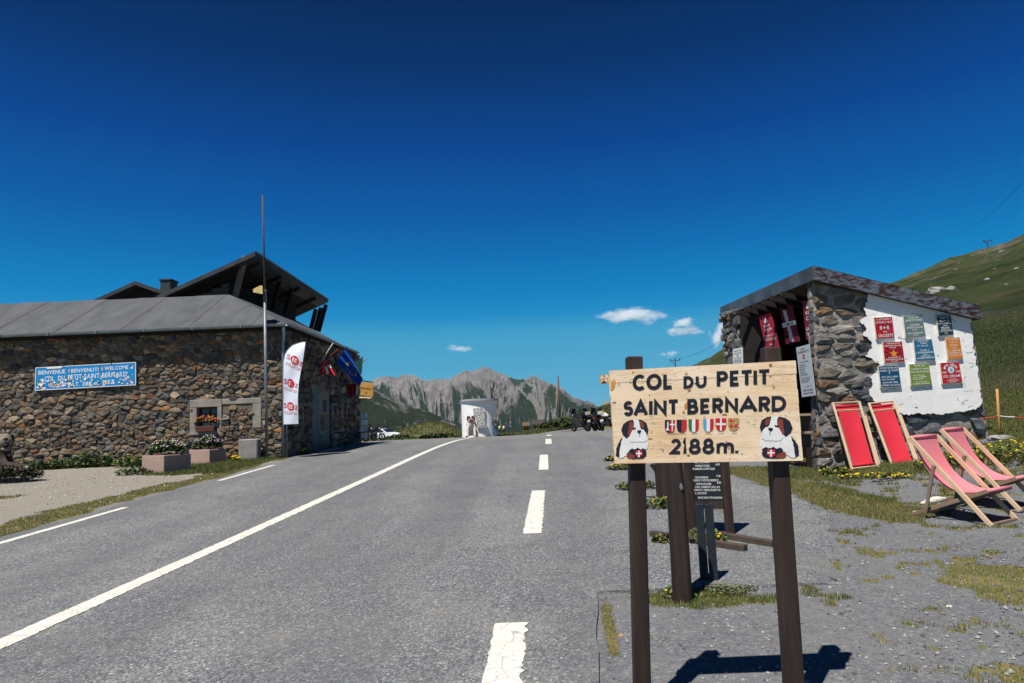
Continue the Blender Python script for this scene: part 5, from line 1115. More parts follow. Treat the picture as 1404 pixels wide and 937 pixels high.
for i in range(len(wpx)):
    a_, c_ = np.array(wpx[i], float), np.array(wpx[(i+1) % len(wpx)], float); n = max(1, int(np.linalg.norm(a_-c_)/3))
    for k in range(n): p = a_+(c_-a_)*k/n+(np.array([rh.uniform(-1, 1), rh.uniform(-1, 1)])*1.6 if (k and not (i == 0)) else 0); out.append(tuple(p))
m = MB(); m.hexa([tuple(hf_(x, y, .0)) for x, y in out], [tuple(hf_(x, y, .115)+np.array([0, 0, 0])) for x, y in out]); m.build('whitewash_coat', pw.m, hut)
m = MB(); rc = random.Random(31)                      # fine cracks and nail marks in the coat
for k in range(60):
    x, y = rc.uniform(1200, 1338), rc.uniform(425, 556); L = rc.randint(2, 6); dx, dy = rc.uniform(-1, 1), rc.uniform(-.6, .6); P = [(x, y)]
    for j in range(L): P.append((P[-1][0]+(dx+rc.uniform(-.8, .8))*2.2, P[-1][1]+(dy+rc.uniform(-.8, .8))*2.2))
    w_ = rc.uniform(.15, .38)
    vs = []
    for p in P: vs += [tuple(hf_(p[0], p[1]-w_, .117)), tuple(hf_(p[0], p[1]+w_, .117))]
    m.add(vs, [(2*i, 2*i+1, 2*i+3, 2*i+2) for i in range(len(P)-1)])
m.build('cracks', mat('crack_grey', (.22, .21, .2)), hut)['kind'] = 'stuff'
# missing coat patch low on the right corner
# roof
ro_ = .22; rTL = hf_(1114.5, 365, ro_); rTR = hf_(1342, 420, ro_); LR = LT+.42
back = ld_*(LR+ro_); z27 = np.array([0, 0, .25])
m = MB(); m.hexa([tuple(p) for p in (rTL-z27+fd*.02, rTR-z27, rTR-z27+back, rTL-z27+back+fd*.02)], [tuple(p-np.array([0, 0, .012])) for p in (rTL+fd*.02, rTR, rTR+back, rTL+back+fd*.02)]); m.build('roof', mat('roof_deck', (.035, .028, .024), (.06, .05, .045), sc=5, rough=.8), hut)
RUS = N('rusty_fascia'); RUS.set(.6, .2, .3); _n = RUS.noise(5.5, 7, .72, stretch=(1, 1, 2.6)); RUS.col(RUS.ramp(_n, [(.38, (.028, .015, .015)), (.475, (.055, .028, .027)), (.51, (.10, .11, .135)), (.7, (.18, .2, .24))])); RUS.bump(_n, .4, .006)
ZN = mat('zinc_fascia', (.13, .155, .18), (.075, .085, .095), sc=2.4, rough=.5, metal=.4, bump=.2, bsc=14)
m = MB(); d_ = rTR-rTL
for k in range(3):
    p, q_ = rTL+d_*(k/3)+fn_*.001*k, rTL+d_*((k+1)/3)+fn_*.001*k; m = MB(); m.hexa([tuple(p-z27*1.04), tuple(q_-z27*1.04), tuple(q_), tuple(p)], [tuple(v+fn_*.018) for v in (p-z27*1.04, q_-z27*1.04, q_, p)]); m.build('front_fascia', RUS.m, hut)
for k in range(3):
    p, q_ = rTL+back*(k/3)+ln_*(.001*k), rTL+back*((k+1)/3)+ln_*(.001*k); m = MB(); m.hexa([tuple(v) for v in (p-z27*1.04, q_-z27*1.04, q_, p)], [tuple(v+ln_*.02) for v in (p-z27*1.04, q_-z27*1.04, q_, p)]); m.build('side_fascia', ZN, hut)
m = MB(); m.hexa([tuple(v-np.array([0, 0, .011])) for v in (rTL, rTR, rTR+back, rTL+back)], [tuple(v+np.array([0, 0, .006])) for v in (rTL+fn_*.02, rTR+fn_*.02, rTR+back, rTL+back)]); m.build('roof_sheet', ZN, hut)
# counter, boards, shutter flap
MAR = mat('dark_maroon_boards', (.045, .012, .012), (.03, .01, .01), sc=4, rough=.6); TAN = mat('worn_light_wood', (.4, .29, .19), (.3, .21, .14), sc=6, rough=.7, stretch=(1, 1, .3))
gz_ = H(HA[0], HA[1]+1)
for k in range(5):
    z0_ = gz_+.02+k*.185; m = MB(); m.hexa([HL(.2, z0_, -.1), HL(3.08, z0_, -.1), HL(3.08, z0_, -.13), HL(.2, z0_, -.13)], [HL(.2, z0_+.178, -.1), HL(3.08, z0_+.178, -.1), HL(3.08, z0_+.178, -.13), HL(.2, z0_+.178, -.13)]); m.build('board', MAR, hut)
for z0_, o0, o1 in ((gz_+.95, .12, -.35), (gz_+.62, -.02, -.1)):
    m = MB(); m.hexa([HL(.2, z0_, o0), HL(3.08, z0_, o0), HL(3.08, z0_, o1), HL(.2, z0_, o1)], [HL(.2, z0_+.045, o0), HL(3.08, z0_+.045, o0), HL(3.08, z0_+.045, o1), HL(.2, z0_+.045, o1)]); m.build('counter_ledge', TAN, hut)
for k in range(8):
    t = .6+k*.42; p = HL(t, zT0-.16, .05); q_ = HW(sTR[0]-.5, sTR[1]-.1, -t); m = MB(); m.beam(p, q_, .07, .1); m.build('rafter', DARK, hut)
m = MB(); m.hexa([HL(2.2, gz_+1.0, -.62), HL(3.09, gz_+1.0, -.1), HL(3.09, zT0-.2, -.1), HL(2.2, zT0-.2, -.62)], [HL(2.2, gz_+1.0, -.66), HL(3.09, gz_+1.0, -.14), HL(3.09, zT0-.2, -.14), HL(2.2, zT0-.2, -.66)]); m.build('shutter', DARK, hut)
# banners and menus in the opening
c4 = lambda L: [(1000+a/5.854, 400+b/5.854) for a, b in L]
def hang(name, L, off, m_, label, cat, t_=.01, group=None):
    p0 = HA+ln_*off; q_ = qmap([PLN(*p, p0, ln_) for p in c4(L)]); o = thing(name, q_(.5, 1), label, cat, group); m = MB(); slab(m, q_, t_); m.build('sheet', m_, o); return o, q_
CR = mat('crimson_cloth', (.36, .014, .04), (.3, .012, .035), sc=5, rough=.8)
o, q_ = hang('banner', [(235, 205), (332, 168), (398, 440), (292, 456)], -.28, CR, 'crimson KEEP CALM banner, the one farthest from the front pillar', 'banner', group='banners in the hut opening')
def crown(m, q, ax, ay, w_, h_): poly(m, q, [(ax-w_, ay), (ax-w_*1.1, ay-h_*.55), (ax-w_*.55, ay-h_*.4), (ax-w_*.3, ay-h_*.75), (ax, ay-h_), (ax+w_*.3, ay-h_*.75), (ax+w_*.55, ay-h_*.4), (ax+w_*1.1, ay-h_*.55), (ax+w_, ay)], .003)
m = MB(); crown(m, q_, .5, .25, .14, .17)
for st, a0, a1, b0, b1 in (('KEEP', .26, .74, .3, .375), ('CALM', .22, .78, .41, .49), ('YOU', .4, .58, .525, .55), ('YOU ARE AT THE', .1, .92, .6, .67), ('TOP OF THE WORLD', .1, .92, .71, .79), ('2188m', .36, .66, .88, .93)): text(m, st, q_, a0, a1, b0, b1, .003)
m.build('lettering', WH, o)
o, q_ = hang('banner', [(400, 118), (500, 88), (566, 398), (452, 424)], -.45, mat('dark_crimson', (.13, .006, .018)), 'dark red banner with a narrow white cross and lettering down its arm', 'banner', group='banners in the hut opening')
m = MB(); poly(m, q_, [(.22, .03), (.45, .03), (.62, .97), (.40, .97)], .003); poly(m, q_, [(.0, .46), (1.02, .46), (1.02, .57), (.0, .57)], .0045); m.build('white_cross', WH, o)
m = MB()
for k, ch in enumerate('BEAUFORTMONTBLANC'): text(m, ch, q_, .27+k*.011, .44+k*.011, .06+k*.053, .10+k*.053, .006)
text(m, 'CALM', q_, .2, .8, .485, .545, .007); m.build('lettering', BLK, o)
o, q_ = hang('banner', [(585, 80), (668, 52), (682, 374), (618, 392)], -.3, mat('mid_crimson', (.18, .008, .022)), 'dark red KEEP CALM banner partly hidden behind the front pillar', 'banner', group='banners in the hut opening')
m = MB(); crown(m, q_, .55, .22, .2, .2)
for st, a0, a1, b0, b1 in (('KEEP', .25, .95, .27, .36), ('CAL', .25, .93, .41, .51), ('AND', .5, .85, .56, .61), ('EAT M', .15, .95, .68, .77), ('TARTIF', .12, .95, .81, .90)): text(m, st, q_, a0, a1, b0, b1, .003)
m.build('lettering', WH, o)
MG = mat('menu_grey_white', (.42, .46, .5), (.38, .42, .46), sc=8)
o, q_ = hang('menu_sign', [(535, 450), (640, 422), (692, 832), (583, 848)], -.02, MG, 'tall pale grey menu sign with dark text hanging beside the front pillar', 'sign')
m = MB()
for st, a0, a1, b0, b1 in (('BAR DE', .34, .66, .04, .075), ('LANCEBRANLETTE', .08, .92, .095, .135), ('CARTE SNACK', .2, .8, .3, .33), ('GAUFRES', .1, .52, .36, .385), ('CREPES SUCRE', .1, .62, .4, .425), ('SANDWICH', .1, .5, .44, .465), ('HOT DOG', .1, .44, .48, .505), ('CROQUE', .1, .5, .52, .545), ('FRITES MAISON', .1, .66, .56, .585), ('CAFE THE CHOCOLAT', .1, .82, .62, .645), ('BIERE PRESSION', .1, .74, .66, .685), ('EAU MINERALE', .1, .66, .7, .725), ('P  M  E', .3, .8, .79, .82), ('VENTE DE MIEL', .14, .88, .86, .895), ('DE MONTAGNE', .14, .86, .92, .955)): text(m, st, q_, a0, a1, b0, b1, .003)
m.build('lettering', BLK, o); m = MB(); poly(m, q_, [(.42, .17), (.58, .17), (.58, .2), (.42, .2)], .003); poly(m, q_, [(.42, .22), (.58, .22), (.58, .26), (.42, .26)], .003); m.build('emblem', PR, o)
o, q_ = hang('menu_sign', [(27, 462), (105, 447), (108, 600), (31, 605)], .10, WH, 'small white menu sign on the rear pillar of the hut', 'sign')
m = MB()
for st, b0 in (('SNACK BAR', .1), ('CREPES', .24), ('GLACES', .5), ('BOISSONS', .62), ('FRAICHES', .72)): text(m, st, q_, .12, .88, b0, b0+.07, .003)
m.build('lettering', BLK, o); m = MB(); poly(m, q_, [(.42, .36), (.58, .36), (.58, .44), (.42, .44)], .003); m.build('emblem', PR, o)

# nine small panels on the whitewash
c7 = lambda L: [(1160+a/3.75, 350+b/3.75) for a, b in L]
def pmat(nm, c): return mat(nm, c, tuple(x*.85 for x in c), sc=12, rough=.45)
PAN = [
 ([(145, 322), (236, 318), (248, 424), (158, 430)], 'wall_sign', pmat('poster_crimson', (.42, .015, .03)), 'crimson sign reading CROZETS with sun rays, top left of the nine on the whitewash', [('IL EST BON !', .12, .9, .05, .13), ('LE PEUPLE VEUT', .04, .96, .19, .28), ('DES', .42, .62, .66, .73), ('CROZETS', .1, .94, .8, .94)], 'faces'),
 ([(295, 315), (391, 310), (409, 414), (308, 423)], 'wall_sign', pmat('poster_sage', (.13, .19, .18)), 'grey-green sign reading APPETITS, top middle of the nine on the whitewash', [('POUR LES', .22, .78, .04, .12), ('APPETITS FINS', .06, .94, .16, .26), ('LASAGNES', .26, .78, .4, .48), ('MAISON SALADE', .1, .92, .52, .6), ('13,50', .36, .62, .64, .7), ('BOLO MAISON', .12, .9, .8, .87), ('12,50', .4, .62, .9, .96)], None),
 ([(465, 308), (537, 306), (553, 407), (478, 414)], 'wall_sign', pmat('poster_navy', (.01, .035, .065)), 'very dark navy sign under the roof edge, top right of the nine', [('AVEC CE BEAU', .06, .94, .03, .1), ('TEMPS UN', .2, .8, .14, .21), ('FROMAGE', .14, .86, .26, .34), ('IL N Y A QUE CA', .06, .94, .39, .46), ('VRAI', .34, .66, .5, .57), ('MEILLEUR', .2, .8, .6, .67), ('DANS NOS', .2, .8, .69, .75), ('TARTIFLETTES', .06, .94, .77, .84)], 'dot'),
 ([(190, 448), (287, 445), (301, 547), (200, 553)], 'wall_sign', pmat('poster_crimson', (.42, .015, .03)), 'crimson sign with an orange star, middle row left', [('TARTIFLETTE', .16, .86, .04, .11), ('MAISON+SALADE', .06, .94, .15, .22), ('14,50', .32, .64, .25, .31), ('CROZIFLETTE', .18, .82, .74, .81), ('MAISON+SALADE', .06, .94, .83, .9), ('14,50', .34, .66, .92, .975)], 'star'),
 ([(348, 436), (440, 433), (459, 537), (360, 544)], 'wall_sign', pmat('poster_blue', (.025, .14, .25)), 'mid-blue sign reading SOUPE, centre of the nine on the whitewash', [('UNE PETITE', .2, .8, .03, .1), ('SOUPE', .34, .68, .14, .21), ('ET AU LIT...', .16, .82, .26, .33), ('SOUPE A', .28, .76, .48, .55), ('L OIGNON MAISON', .04, .96, .58, .66), ('9,50', .4, .6, .68, .74), ('SOUPE DES', .26, .76, .77, .83), ('LEGUMES MAISON', .06, .95, .85, .92)], None),
 ([(513, 425), (583, 423), (601, 529), (525, 536)], 'wall_sign', pmat('poster_orange', (.62, .2, .015)), 'orange sign at the right end of the middle row', [('LA CERISE', .1, .9, .04, .11), ('SUR LE', .24, .76, .18, .25), ('GATEAU', .24, .78, .32, .39), ('C EST', .32, .68, .46, .52), ('LA BIERE EN', .06, .94, .58, .65), ('PRESSION A', .08, .9, .69, .76), ('L EAU DE VIE', .04, .96, .8, .87)], None),
 ([(168, 572), (268, 568), (283, 674), (180, 680)], 'wall_sign', pmat('poster_deep_blue', (.008, .07, .16)), 'deep blue sign about crepes, bottom row left', [('VOUS FAITES DES', .04, .96, .05, .13), ('CREPES AU SUCRE', .04, .96, .18, .26), ('?', .46, .54, .3, .38), ('ON A DE LA BIERE', .08, .9, .48, .56), ('ON A DU RHUM', .08, .72, .61, .68), ('ON FAIT DES', .1, .86, .75, .83), ('CREPES AU SUCRE', .04, .97, .88, .95)], None),
 ([(326, 562), (425, 560), (441, 664), (336, 672)], 'wall_sign', pmat('poster_green', (.17, .25, .035)), 'olive green sign, bottom row middle, above the leaning red chairs', [('POUR LES', .22, .78, .04, .11), ('JOURNEES D AMOUR', .06, .96, .18, .26), ('NOS TARTES MAISON', .04, .98, .32, .4), ('AUX MYRTILLES', .12, .7, .5, .56), ('AUX POMMES', .12, .8, .59, .65), ('CITRON', .12, .6, .68, .74), ('ON VOUS DIT', .2, .8, .82, .87), ('BONNE JOURNEE', .1, .9, .9, .96)], None),
 ([(485, 555), (580, 550), (598, 654), (497, 661)], 'wall_sign', pmat('poster_red', (.45, .02, .03)), "red I'M HERE FOR THE ICE CREAM sign, bottom row right", [('FOR', .04, .26, .42, .52), ('THE', .76, .97, .4, .5), ('ICE CREAM', .08, .94, .6, .72), ('GLACES', .34, .72, .78, .82), ('ARTISANALES', .22, .84, .85, .9), ('MAISON', .36, .7, .93, .97)], 'ice')]
CREAM = mat('panel_edge', (.7, .68, .6)); 
for L, nm, m_, lab, tx, extra in PAN:
    q_ = qmap([hf_(*p, .155) for p in c7(L)]); o = thing(nm, q_(.5, 1), lab, 'sign', 'small signs on the whitewashed wall'); m = MB(); slab(m, q_, .035, -.015, 1.015, -.015, 1.03, -.002); m.build('backing', CREAM, o)
    m = MB(); slab(m, q_, .002, 0, 1, 0, 1, .002); m.build('print', m_, o)
    m = MB()
    for st, a0, a1, b0, b1 in tx: text(m, st, q_, a0, a1, b0, b1, .004)
    if extra == 'ice':
        for i, ch in enumerate("I'M HERE"):
            if ch == ' ': continue
            t = (i-3.5)/3.5; ca, cb_ = .5+.36*math.sin(t*1.05), .40-.30*math.cos(t*1.05); text(m, ch, lambda a, b, off: q_(ca+(a-.5)*.09*math.cos(t)-(b-.5)*.1*math.sin(t)*-1*-1, cb_+(b-.5)*.13*math.cos(t)+(a-.5)*.1*math.sin(t), off), 0, 1, 0, 1, .004)
    m.build('lettering', WH, o)
    if extra in ('faces',):
        m = MB()
        for k in range(9):
            an0, an1 = math.pi*(.1+k*.1), math.pi*(.1+k*.1+.05); poly(m, q_, [(.5, .6), (.5+.48*math.cos(an0), .6-.42*math.sin(an0)), (.5+.48*math.cos(an1), .6-.42*math.sin(an1))], .0028)
        m.build('rays', pmat('poster_dark_red', (.2, .005, .015)), o); m = MB()
        for cx_ in (.3, .5, .7): poly(m, q_, [(cx_+.075*math.cos(k*.6283), .5+(.1 if cx_ != .5 else .06)*math.sin(k*.6283)) for k in range(10)], .0035)
        m.build('faces', mat('face_print', (.6, .5, .48)), o)
    if extra == 'star':
        m = MB()
        for k in range(12):
            an0, an1 = 2*math.pi*k/12, 2*math.pi*(k+.5)/12; poly(m, q_, [(.5, .55), (.5+.48*math.cos(an0), .55+.42*math.sin(an0)), (.5+.48*math.cos(an1), .55+.42*math.sin(an1))], .0028)
        m.build('rays', pmat('poster_dark_red', (.2, .005, .015)), o)
        m = MB(); poly(m, q_, [(.5+(.24 if j % 2 == 0 else .1)*math.sin(math.pi*j/5), .58-(.22 if j % 2 == 0 else .09)*math.cos(math.pi*j/5)) for j in range(10)], .0036); m.build('star', pmat('star_orange', (.75, .3, .02)), o)
    if extra == 'ice':
        m = MB(); poly(m, q_, [(.51+.17*math.cos(k*.3927), .36+.17*math.sin(k*.3927)) for k in range(16)], .0035); m.build('ice_disc', mat('ice_pale', (.5, .65, .72)), o)
        m = MB(); poly(m, q_, [(.46, .3), (.58, .3), (.57, .46), (.47, .46)], .0042); m.build('ice_cup', mat('ice_blue', (.15, .35, .5)), o)
    if extra == 'dot': m = MB(); poly(m, q_, [(.36, .92), (.5, .88), (.66, .92), (.5, .96)], .0035); m.build('emblem', mat('emblem_gold', (.5, .33, .12)), o)
# ================================================================ DECK CHAIRS
PINE = mat('light_pine', (.62, .45, .30), (.48, .33, .21), sc=5, rough=.6, stretch=(1, 1, .2)); OAK = mat('greyed_wood', (.26, .18, .125), (.18, .125, .085), sc=5, rough=.7)
PINK = mat('sun_bleached_canvas', (.64, .17, .20), (.68, .24, .27), sc=2.2, rough=.85, bump=.15, bsc=120, lo=.3, hi=.7); REDC = mat('red_canvas', (.56, .02, .04), (.50, .016, .034), sc=2, rough=.8, bump=.15, bsc=120)
F1, F2, R1 = G(1357, 722), G(1392, 712.6), G(1245.5, 709)
wv = F2-F1; wv[2] = 0; WD = np.linalg.norm(wv); wv /= WD; fv = np.array([wv[1], -wv[0], 0]);
if fv @ (F1-R1) < 0: fv = -fv
O1 = F1-fv*.78; 
def CP(u, v, z): p = O1+fv*u+wv*v*WD; return np.array([p[0], p[1], F1[2]+(R1[2]-F1[2])*(1-u/.78)*1.0+z])
ch = thing('deck_chair', CP(.4, .5, 0), 'open deck chair with sun-faded pink canvas, fully in view on the gravel', 'deck chair', 'deck chairs at the stone hut')
up3 = tuple(wv)
for v in (0, 1):
    m = MB(); m.beam(CP(.80, v, .0), CP(.05, v, .90), .05, .026, up=up3, bev=.004); m.build('long_rail', PINE, ch)
    vi = .06 if v == 0 else .94
    m = MB(); m.beam(CP(-.03, vi, .02), CP(.79, vi, .36), .045, .026, up=up3, bev=.004); m.build('seat_rail', OAK, ch)
    vj = -.05 if v == 0 else 1.05
    m = MB(); m.beam(CP(.30, vj, .60), CP(.15, vj, .06), .036, .022, up=up3, bev=.003); m.build('prop', OAK, ch)
for a_, b_, nm, mt in (((.80, .02, .02), (.80, .98, .02), 'foot_bar', OAK), ((.05, .02, .89), (.05, .98, .89), 'top_bar', PINE), ((.78, .07, .35), (.78, .93, .35), 'front_bar', OAK), ((-.02, .07, .03), (-.02, .93, .03), 'rear_bar', OAK), ((.15, -.05, .07), (.15, 1.05, .07), 'prop_bar', OAK)):
    m = MB(); m.beam(CP(*a_), CP(*b_), .03, .03, bev=.004); m.build(nm, mt, ch)
P = [np.array(p) for p in ((.06, .905), (.13, .55), (.34, .19), (.79, .375))]; nb = 26; vs = []; vs2 = []
for i in range(nb):
    t = i/(nb-1); p = P[0]*(1-t)**3+3*P[1]*t*(1-t)**2+3*P[2]*t*t*(1-t)+P[3]*t**3
    for j in range(7):
        b = j/6; vv = .05+.9*b; sag = -.018*math.sin(math.pi*b)*math.sin(math.pi*t); vs.append(tuple(CP(p[0], vv, p[1]+sag))); vs2.append(tuple(CP(p[0]+.004, vv, p[1]+sag-.004)))
fs = [(i*7+j, i*7+j+1, (i+1)*7+j+1, (i+1)*7+j) for i in range(nb-1) for j in range(6)]
m = MB(); m.add(vs, fs); m.add(vs2, [f[::-1] for f in fs]); m.tube([CP(.06, .05, .90), CP(.06, .95, .90)], .021, 8); m.tube([CP(.785, .05, .362), CP(.785, .95, .362)], .021, 8); m.build('canvas', PINK, ch, sm=True)
off = G(1394.6, 703.6)-F1; c2 = copytree(ch, loc=np.array(ch.location)+np.array([off[0]*1.0, off[1]*1.0, H(ch.location[0]+off[0], ch.location[1]+off[1])-H(ch.location[0], ch.location[1])+.02]), rz=.04, label='open deck chair with sun-faded pink canvas, cut by the photo edge')
s_ = G(1283, 693); r_ = random.Random(3)
for k, (px, py, r0) in enumerate(((1268, 692, .05), (1276, 690, .07), (1285, 688, .08), (1292, 687, .06), (1256, 704, .035))):
    p = G(px, py); m = MB(); m.ball((p[0], p[1], p[2]+r0*.3), (r0*1.2, r0*.8, r0*.55), 9, 6); tag(m.build('white_rock', mat('white_rock', (.62, .6, .56), (.4, .38, .35), sc=14, rough=.95, bump=.8, bsc=30, d=.02), None, orig=p), ['pale rock at the left end of the rocks under the deck chair', 'second pale rock from the left under the deck chair', 'largest pale rock under the deck chair', 'rightmost of the pale rocks under the deck chair', 'smallest pale rock by the rear foot of the deck chair'][k], 'rock', 'pale rocks under the deck chair')
def folded(q, db, dt, label):
    def fn(a, b, o=0.):
        p = (np.array(q[0])*(1-a)+np.array(q[1])*a)*(1-b)+(np.array(q[3])*(1-a)+np.array(q[2])*a)*b; d = dt*(1-b)+db*b; return W(p[0], p[1], d-o)
    t_ = thing('deck_chair', fn(.5, 1), label, 'deck chair', 'deck chairs at the stone hut'); U_ = (0, 1, .3)
    for a in (0.03, .97):
        m = MB(); m.beam(fn(a, 1, .0), fn(a, 0, .0), .04, .028, up=U_, bev=.003); m.build('long_rail', PINE, t_)
        a2 = a+(.13 if a > .5 else .0); m = MB(); m.beam(fn(a-.0+(.085 if a > .5 else .085), .97, -.03), fn(a+(.08 if a > .5 else .085)-.02, .22, -.03), .036, .024, up=U_, bev=.003); m.build('seat_rail', OAK if a < .5 else PINE, t_)
    for b in (.01, .125, .985): m = MB(); m.beam(fn(.05, b, .0), fn(.95, b, .0), .03, .028, up=U_, bev=.003); m.build('cross_bar', PINE, t_)
    for k in range(4): m = MB(); m.beam(fn(.985, .22+k*.05, .012), fn(1.02, .225+k*.05, .012), .02, .02, up=U_); m.build('notch_peg', PINE, t_)
    m = MB(); vs = []; vs2 = []
    for i in range(15):
        b = .05+.9*i/14
        for j in range(6): a = .13+.72*j/5; bl = .012*math.sin(math.pi*i/14)*math.sin(math.pi*j/5)*3; vs.append(tuple(fn(a, b, .012-bl))); vs2.append(tuple(fn(a, b, .006-bl)))
    f_ = [(i*6+j, i*6+j+1, (i+1)*6+j+1, (i+1)*6+j) for i in range(14) for j in range(5)]; m.add(vs, f_); m.add(vs2, [x[::-1] for x in f_]); m.tube([fn(.1, .94, .01), fn(.88, .94, .01)], .018, 8); m.tube([fn(.1, .06, .01), fn(.88, .06, .01)], .022, 8); m.build('canvas', REDC, t_, sm=True)
wy = lambda px: float(hf_(px, 600, .1)[1])
folded([(1140.5, 552.5), (1179, 550.5), (1204.5, 640.5), (1167, 644.5)], 11.95, wy(1160)-.06, 'folded red deck chair leaning on the rough stone pillar of the hut')
folded([(1190, 553), (1226, 549.5), (1258, 637), (1223.5, 642.5)], 11.95, wy(1210)-.06, 'folded red deck chair leaning under the blue and green signs')

# ================================================================ KIOSK, DOG STATUE, PERSON
KD = 62.; kc = W(657.5, 600, KD); kg = H(kc[0], kc[1]); kg = min(kg, kc[2]+.05)
ki = thing('round_kiosk', (kc[0], KD, kg), 'white round rendered kiosk with a flat grey slab roof at the road bend', 'kiosk')
kt = W(657, 550.5, KD)[2]; KR = 1.56; KW = mat('kiosk_white', (.86, .86, .85), (.76, .76, .76), sc=1.4, rough=.85, bump=.3, bsc=6, d=.02)
m = MB(); n = 40
vs = [(kc[0]+KR*math.cos(2*math.pi*k/n), KD+KR*math.sin(2*math.pi*k/n), z) for z in (kg-.2, kt) for k in range(n)]; m.add(vs, [(k, (k+1) % n, n+(k+1) % n, n+k) for k in range(n)]+[tuple(range(n, 2*n))]); m.build('wall', KW, ki, auto=40)
m = MB(); cx_ = kc[0]+.1; R_ = 1.72
vs = [(cx_+R_*math.cos(2*math.pi*k/n), KD-.1+R_*math.sin(2*math.pi*k/n), z+.0) for z in (kt+.001, kt+.17) for k in range(n)]; m.add(vs, [(k, (k+1) % n, n+(k+1) % n, n+k) for k in range(n)]+[tuple(range(n))[::-1], tuple(range(n, 2*n))]); m.build('roof', mat('kiosk_roof', (.36, .39, .42), (.28, .3, .33), sc=2), ki, auto=40)
KQ = qmap([W(*p, KD-KR-.04) for p in ((648.5, 559.5), (664.5, 559.5), (665, 583), (650, 583.5))])
m = MB(); slab(m, KQ, .06); nb_ = m.build('notice_board', mat('notice_grey', (.5, .52, .55)), ki); m = MB(); stickers(m, KQ, 150, lambda r: (r.uniform(.06, .94), r.uniform(.05, .95)), (.1, .07), random.Random(77), .004)
r_ = random.Random(5)
for k in range(60): m.cur = r_.choice([(.04, .04, .06), (.1, .1, .15), (.35, .04, .04)]); a, b = r_.uniform(.03, .94), r_.uniform(.02, .95); poly(m, KQ, [(a, b), (a+.06, b), (a+.06, b+.025), (a, b+.025)], .03+k*.0003)
m.build('stickers', STK, nb_)['kind'] = 'stuff'
m = MB(); p = W(661, 585.5, KD-KR-.1); m.box(p[0]-.45, p[0]+.5, p[1]-.12, p[1]+.4, p[2]-.04, p[2]+.04); m.build('ledge', mat('ledge_grey', (.4, .41, .43)), ki)
WHT = mat('fur_white', (.7, .66, .58), (.55, .5, .43), sc=8, rough=.9, bump=.6, bsc=20, d=.02); BRN = mat('fur_brown', (.10, .045, .025), (.05, .022, .015), sc=8, rough=.9, bump=.6, bsc=20, d=.02); BL2 = mat('soft_black', (.012, .011, .012))
def skin(name, pts, edges, m_, parent, org, sub=2, root=0):
    me = bpy.data.meshes.new(name); me.from_pydata([tuple(np.array(p[:3])) for p in pts], edges, []); me.materials.append(m_)
    ob = bpy.data.objects.new(name, me); COL.objects.link(ob); ob.parent = parent
    ob.modifiers.new('skin', 'SKIN'); 
    if not me.skin_vertices: 
        bpy.context.view_layer.objects.active = ob
    for i, p in enumerate(pts):
        sv = me.skin_vertices[0].data[i]; r = p[3] if hasattr(p[3], '__len__') else (p[3], p[3]); sv.radius = r; sv.use_root = (i == root)
    ob.modifiers['skin'].use_smooth_shade = True
    s_ = ob.modifiers.new('sub', 'SUBSURF'); s_.levels = sub; s_.render_levels = sub; return ob
DGD = 59.5; dgp = W(646.5, 600.5, DGD); dg_ = H(dgp[0], dgp[1]); D0 = thing('dog_statue', (dgp[0], DGD, dg_), 'life-size-plus sitting dog statue in white and brown on castors, before the white kiosk', 'statue')
sc = 2.0/1.0
def L3(*p): return tuple(sc*v for v in p)
try:
    skin('body', [L3(0, .25, .18, .15), L3(0, .18, .42, .17), L3(0, .08, .62, .15), L3(0, .0, .74, .10), L3(0, -.03, .84, .12), L3(0, -.14, .82, .075), L3(-.15, -.02, .42, .075), L3(-.16, -.06, .2, .06), L3(-.16, -.09, .05, .065), L3(.15, -.02, .42, .075), L3(.16, -.06, .2, .06), L3(.16, -.09, .05, .065), L3(-.22, .18, .16, .09), L3(.22, .18, .16, .09), L3(-.22, 0, .05, .06), L3(.24, 0, .05, .06)],
         [(0, 1), (1, 2), (2, 3), (3, 4), (4, 5), (2, 6), (6, 7), (7, 8), (2, 9), (9, 10), (10, 11), (0, 12), (0, 13), (12, 14), (13, 15)], WHT, D0, None)
    SK = True
except Exception as ex: print('skin fail', ex); SK = False
b0_ = np.array([dgp[0], DGD, dg_])
def dball(nm, c, r, m_, rot=None, n=12): m = MB(); m.ball(b0_+np.array(c)*sc, tuple(v*sc for v in r), n, 8, rot); return m.build(nm, m_, D0, sm=True)
dball('ear', (-.145, -.03, .82), (.035, .06, .12), BRN); dball('ear', (.145, -.03, .82), (.035, .06, .12), BRN)
dball('eye_patch', (-.075, -.085, .885), (.055, .06, .06), BRN); dball('eye_patch', (.075, -.085, .885), (.055, .06, .06), BRN)
dball('nose', (0, -.225, .845), (.032, .025, .025), BL2); dball('mouth', (0, -.19, .765), (.05, .04, .03), mat('mouth_red', (.3, .04, .05))); dball('collar', (0, -.02, .70), (.13, .13, .03), mat('collar_red', (.4, .03, .03)))
dball('back_patch', (.13, .12, .46), (.10, .14, .22), BRN); dball('back_patch', (-.14, .14, .5), (.07, .12, .16), BRN)
for x, y in ((-.19, -.1), (-.11, -.12), (.11, -.12), (.20, -.1)):
    m = MB(); c_ = b0_+np.array([x*sc, y*sc, .05]); m.tube([c_-np.array([.03, 0, 0]), c_+np.array([.03, 0, 0])], .06, 10); m.build('castor', BL2, D0)
SKN = mat('skin', (.45, .26, .18)); NAV = mat('navy_jacket', (.012, .022, .055), (.02, .035, .08), sc=5); JEA = mat('blue_trousers', (.025, .12, .24), (.02, .09, .19), sc=5)
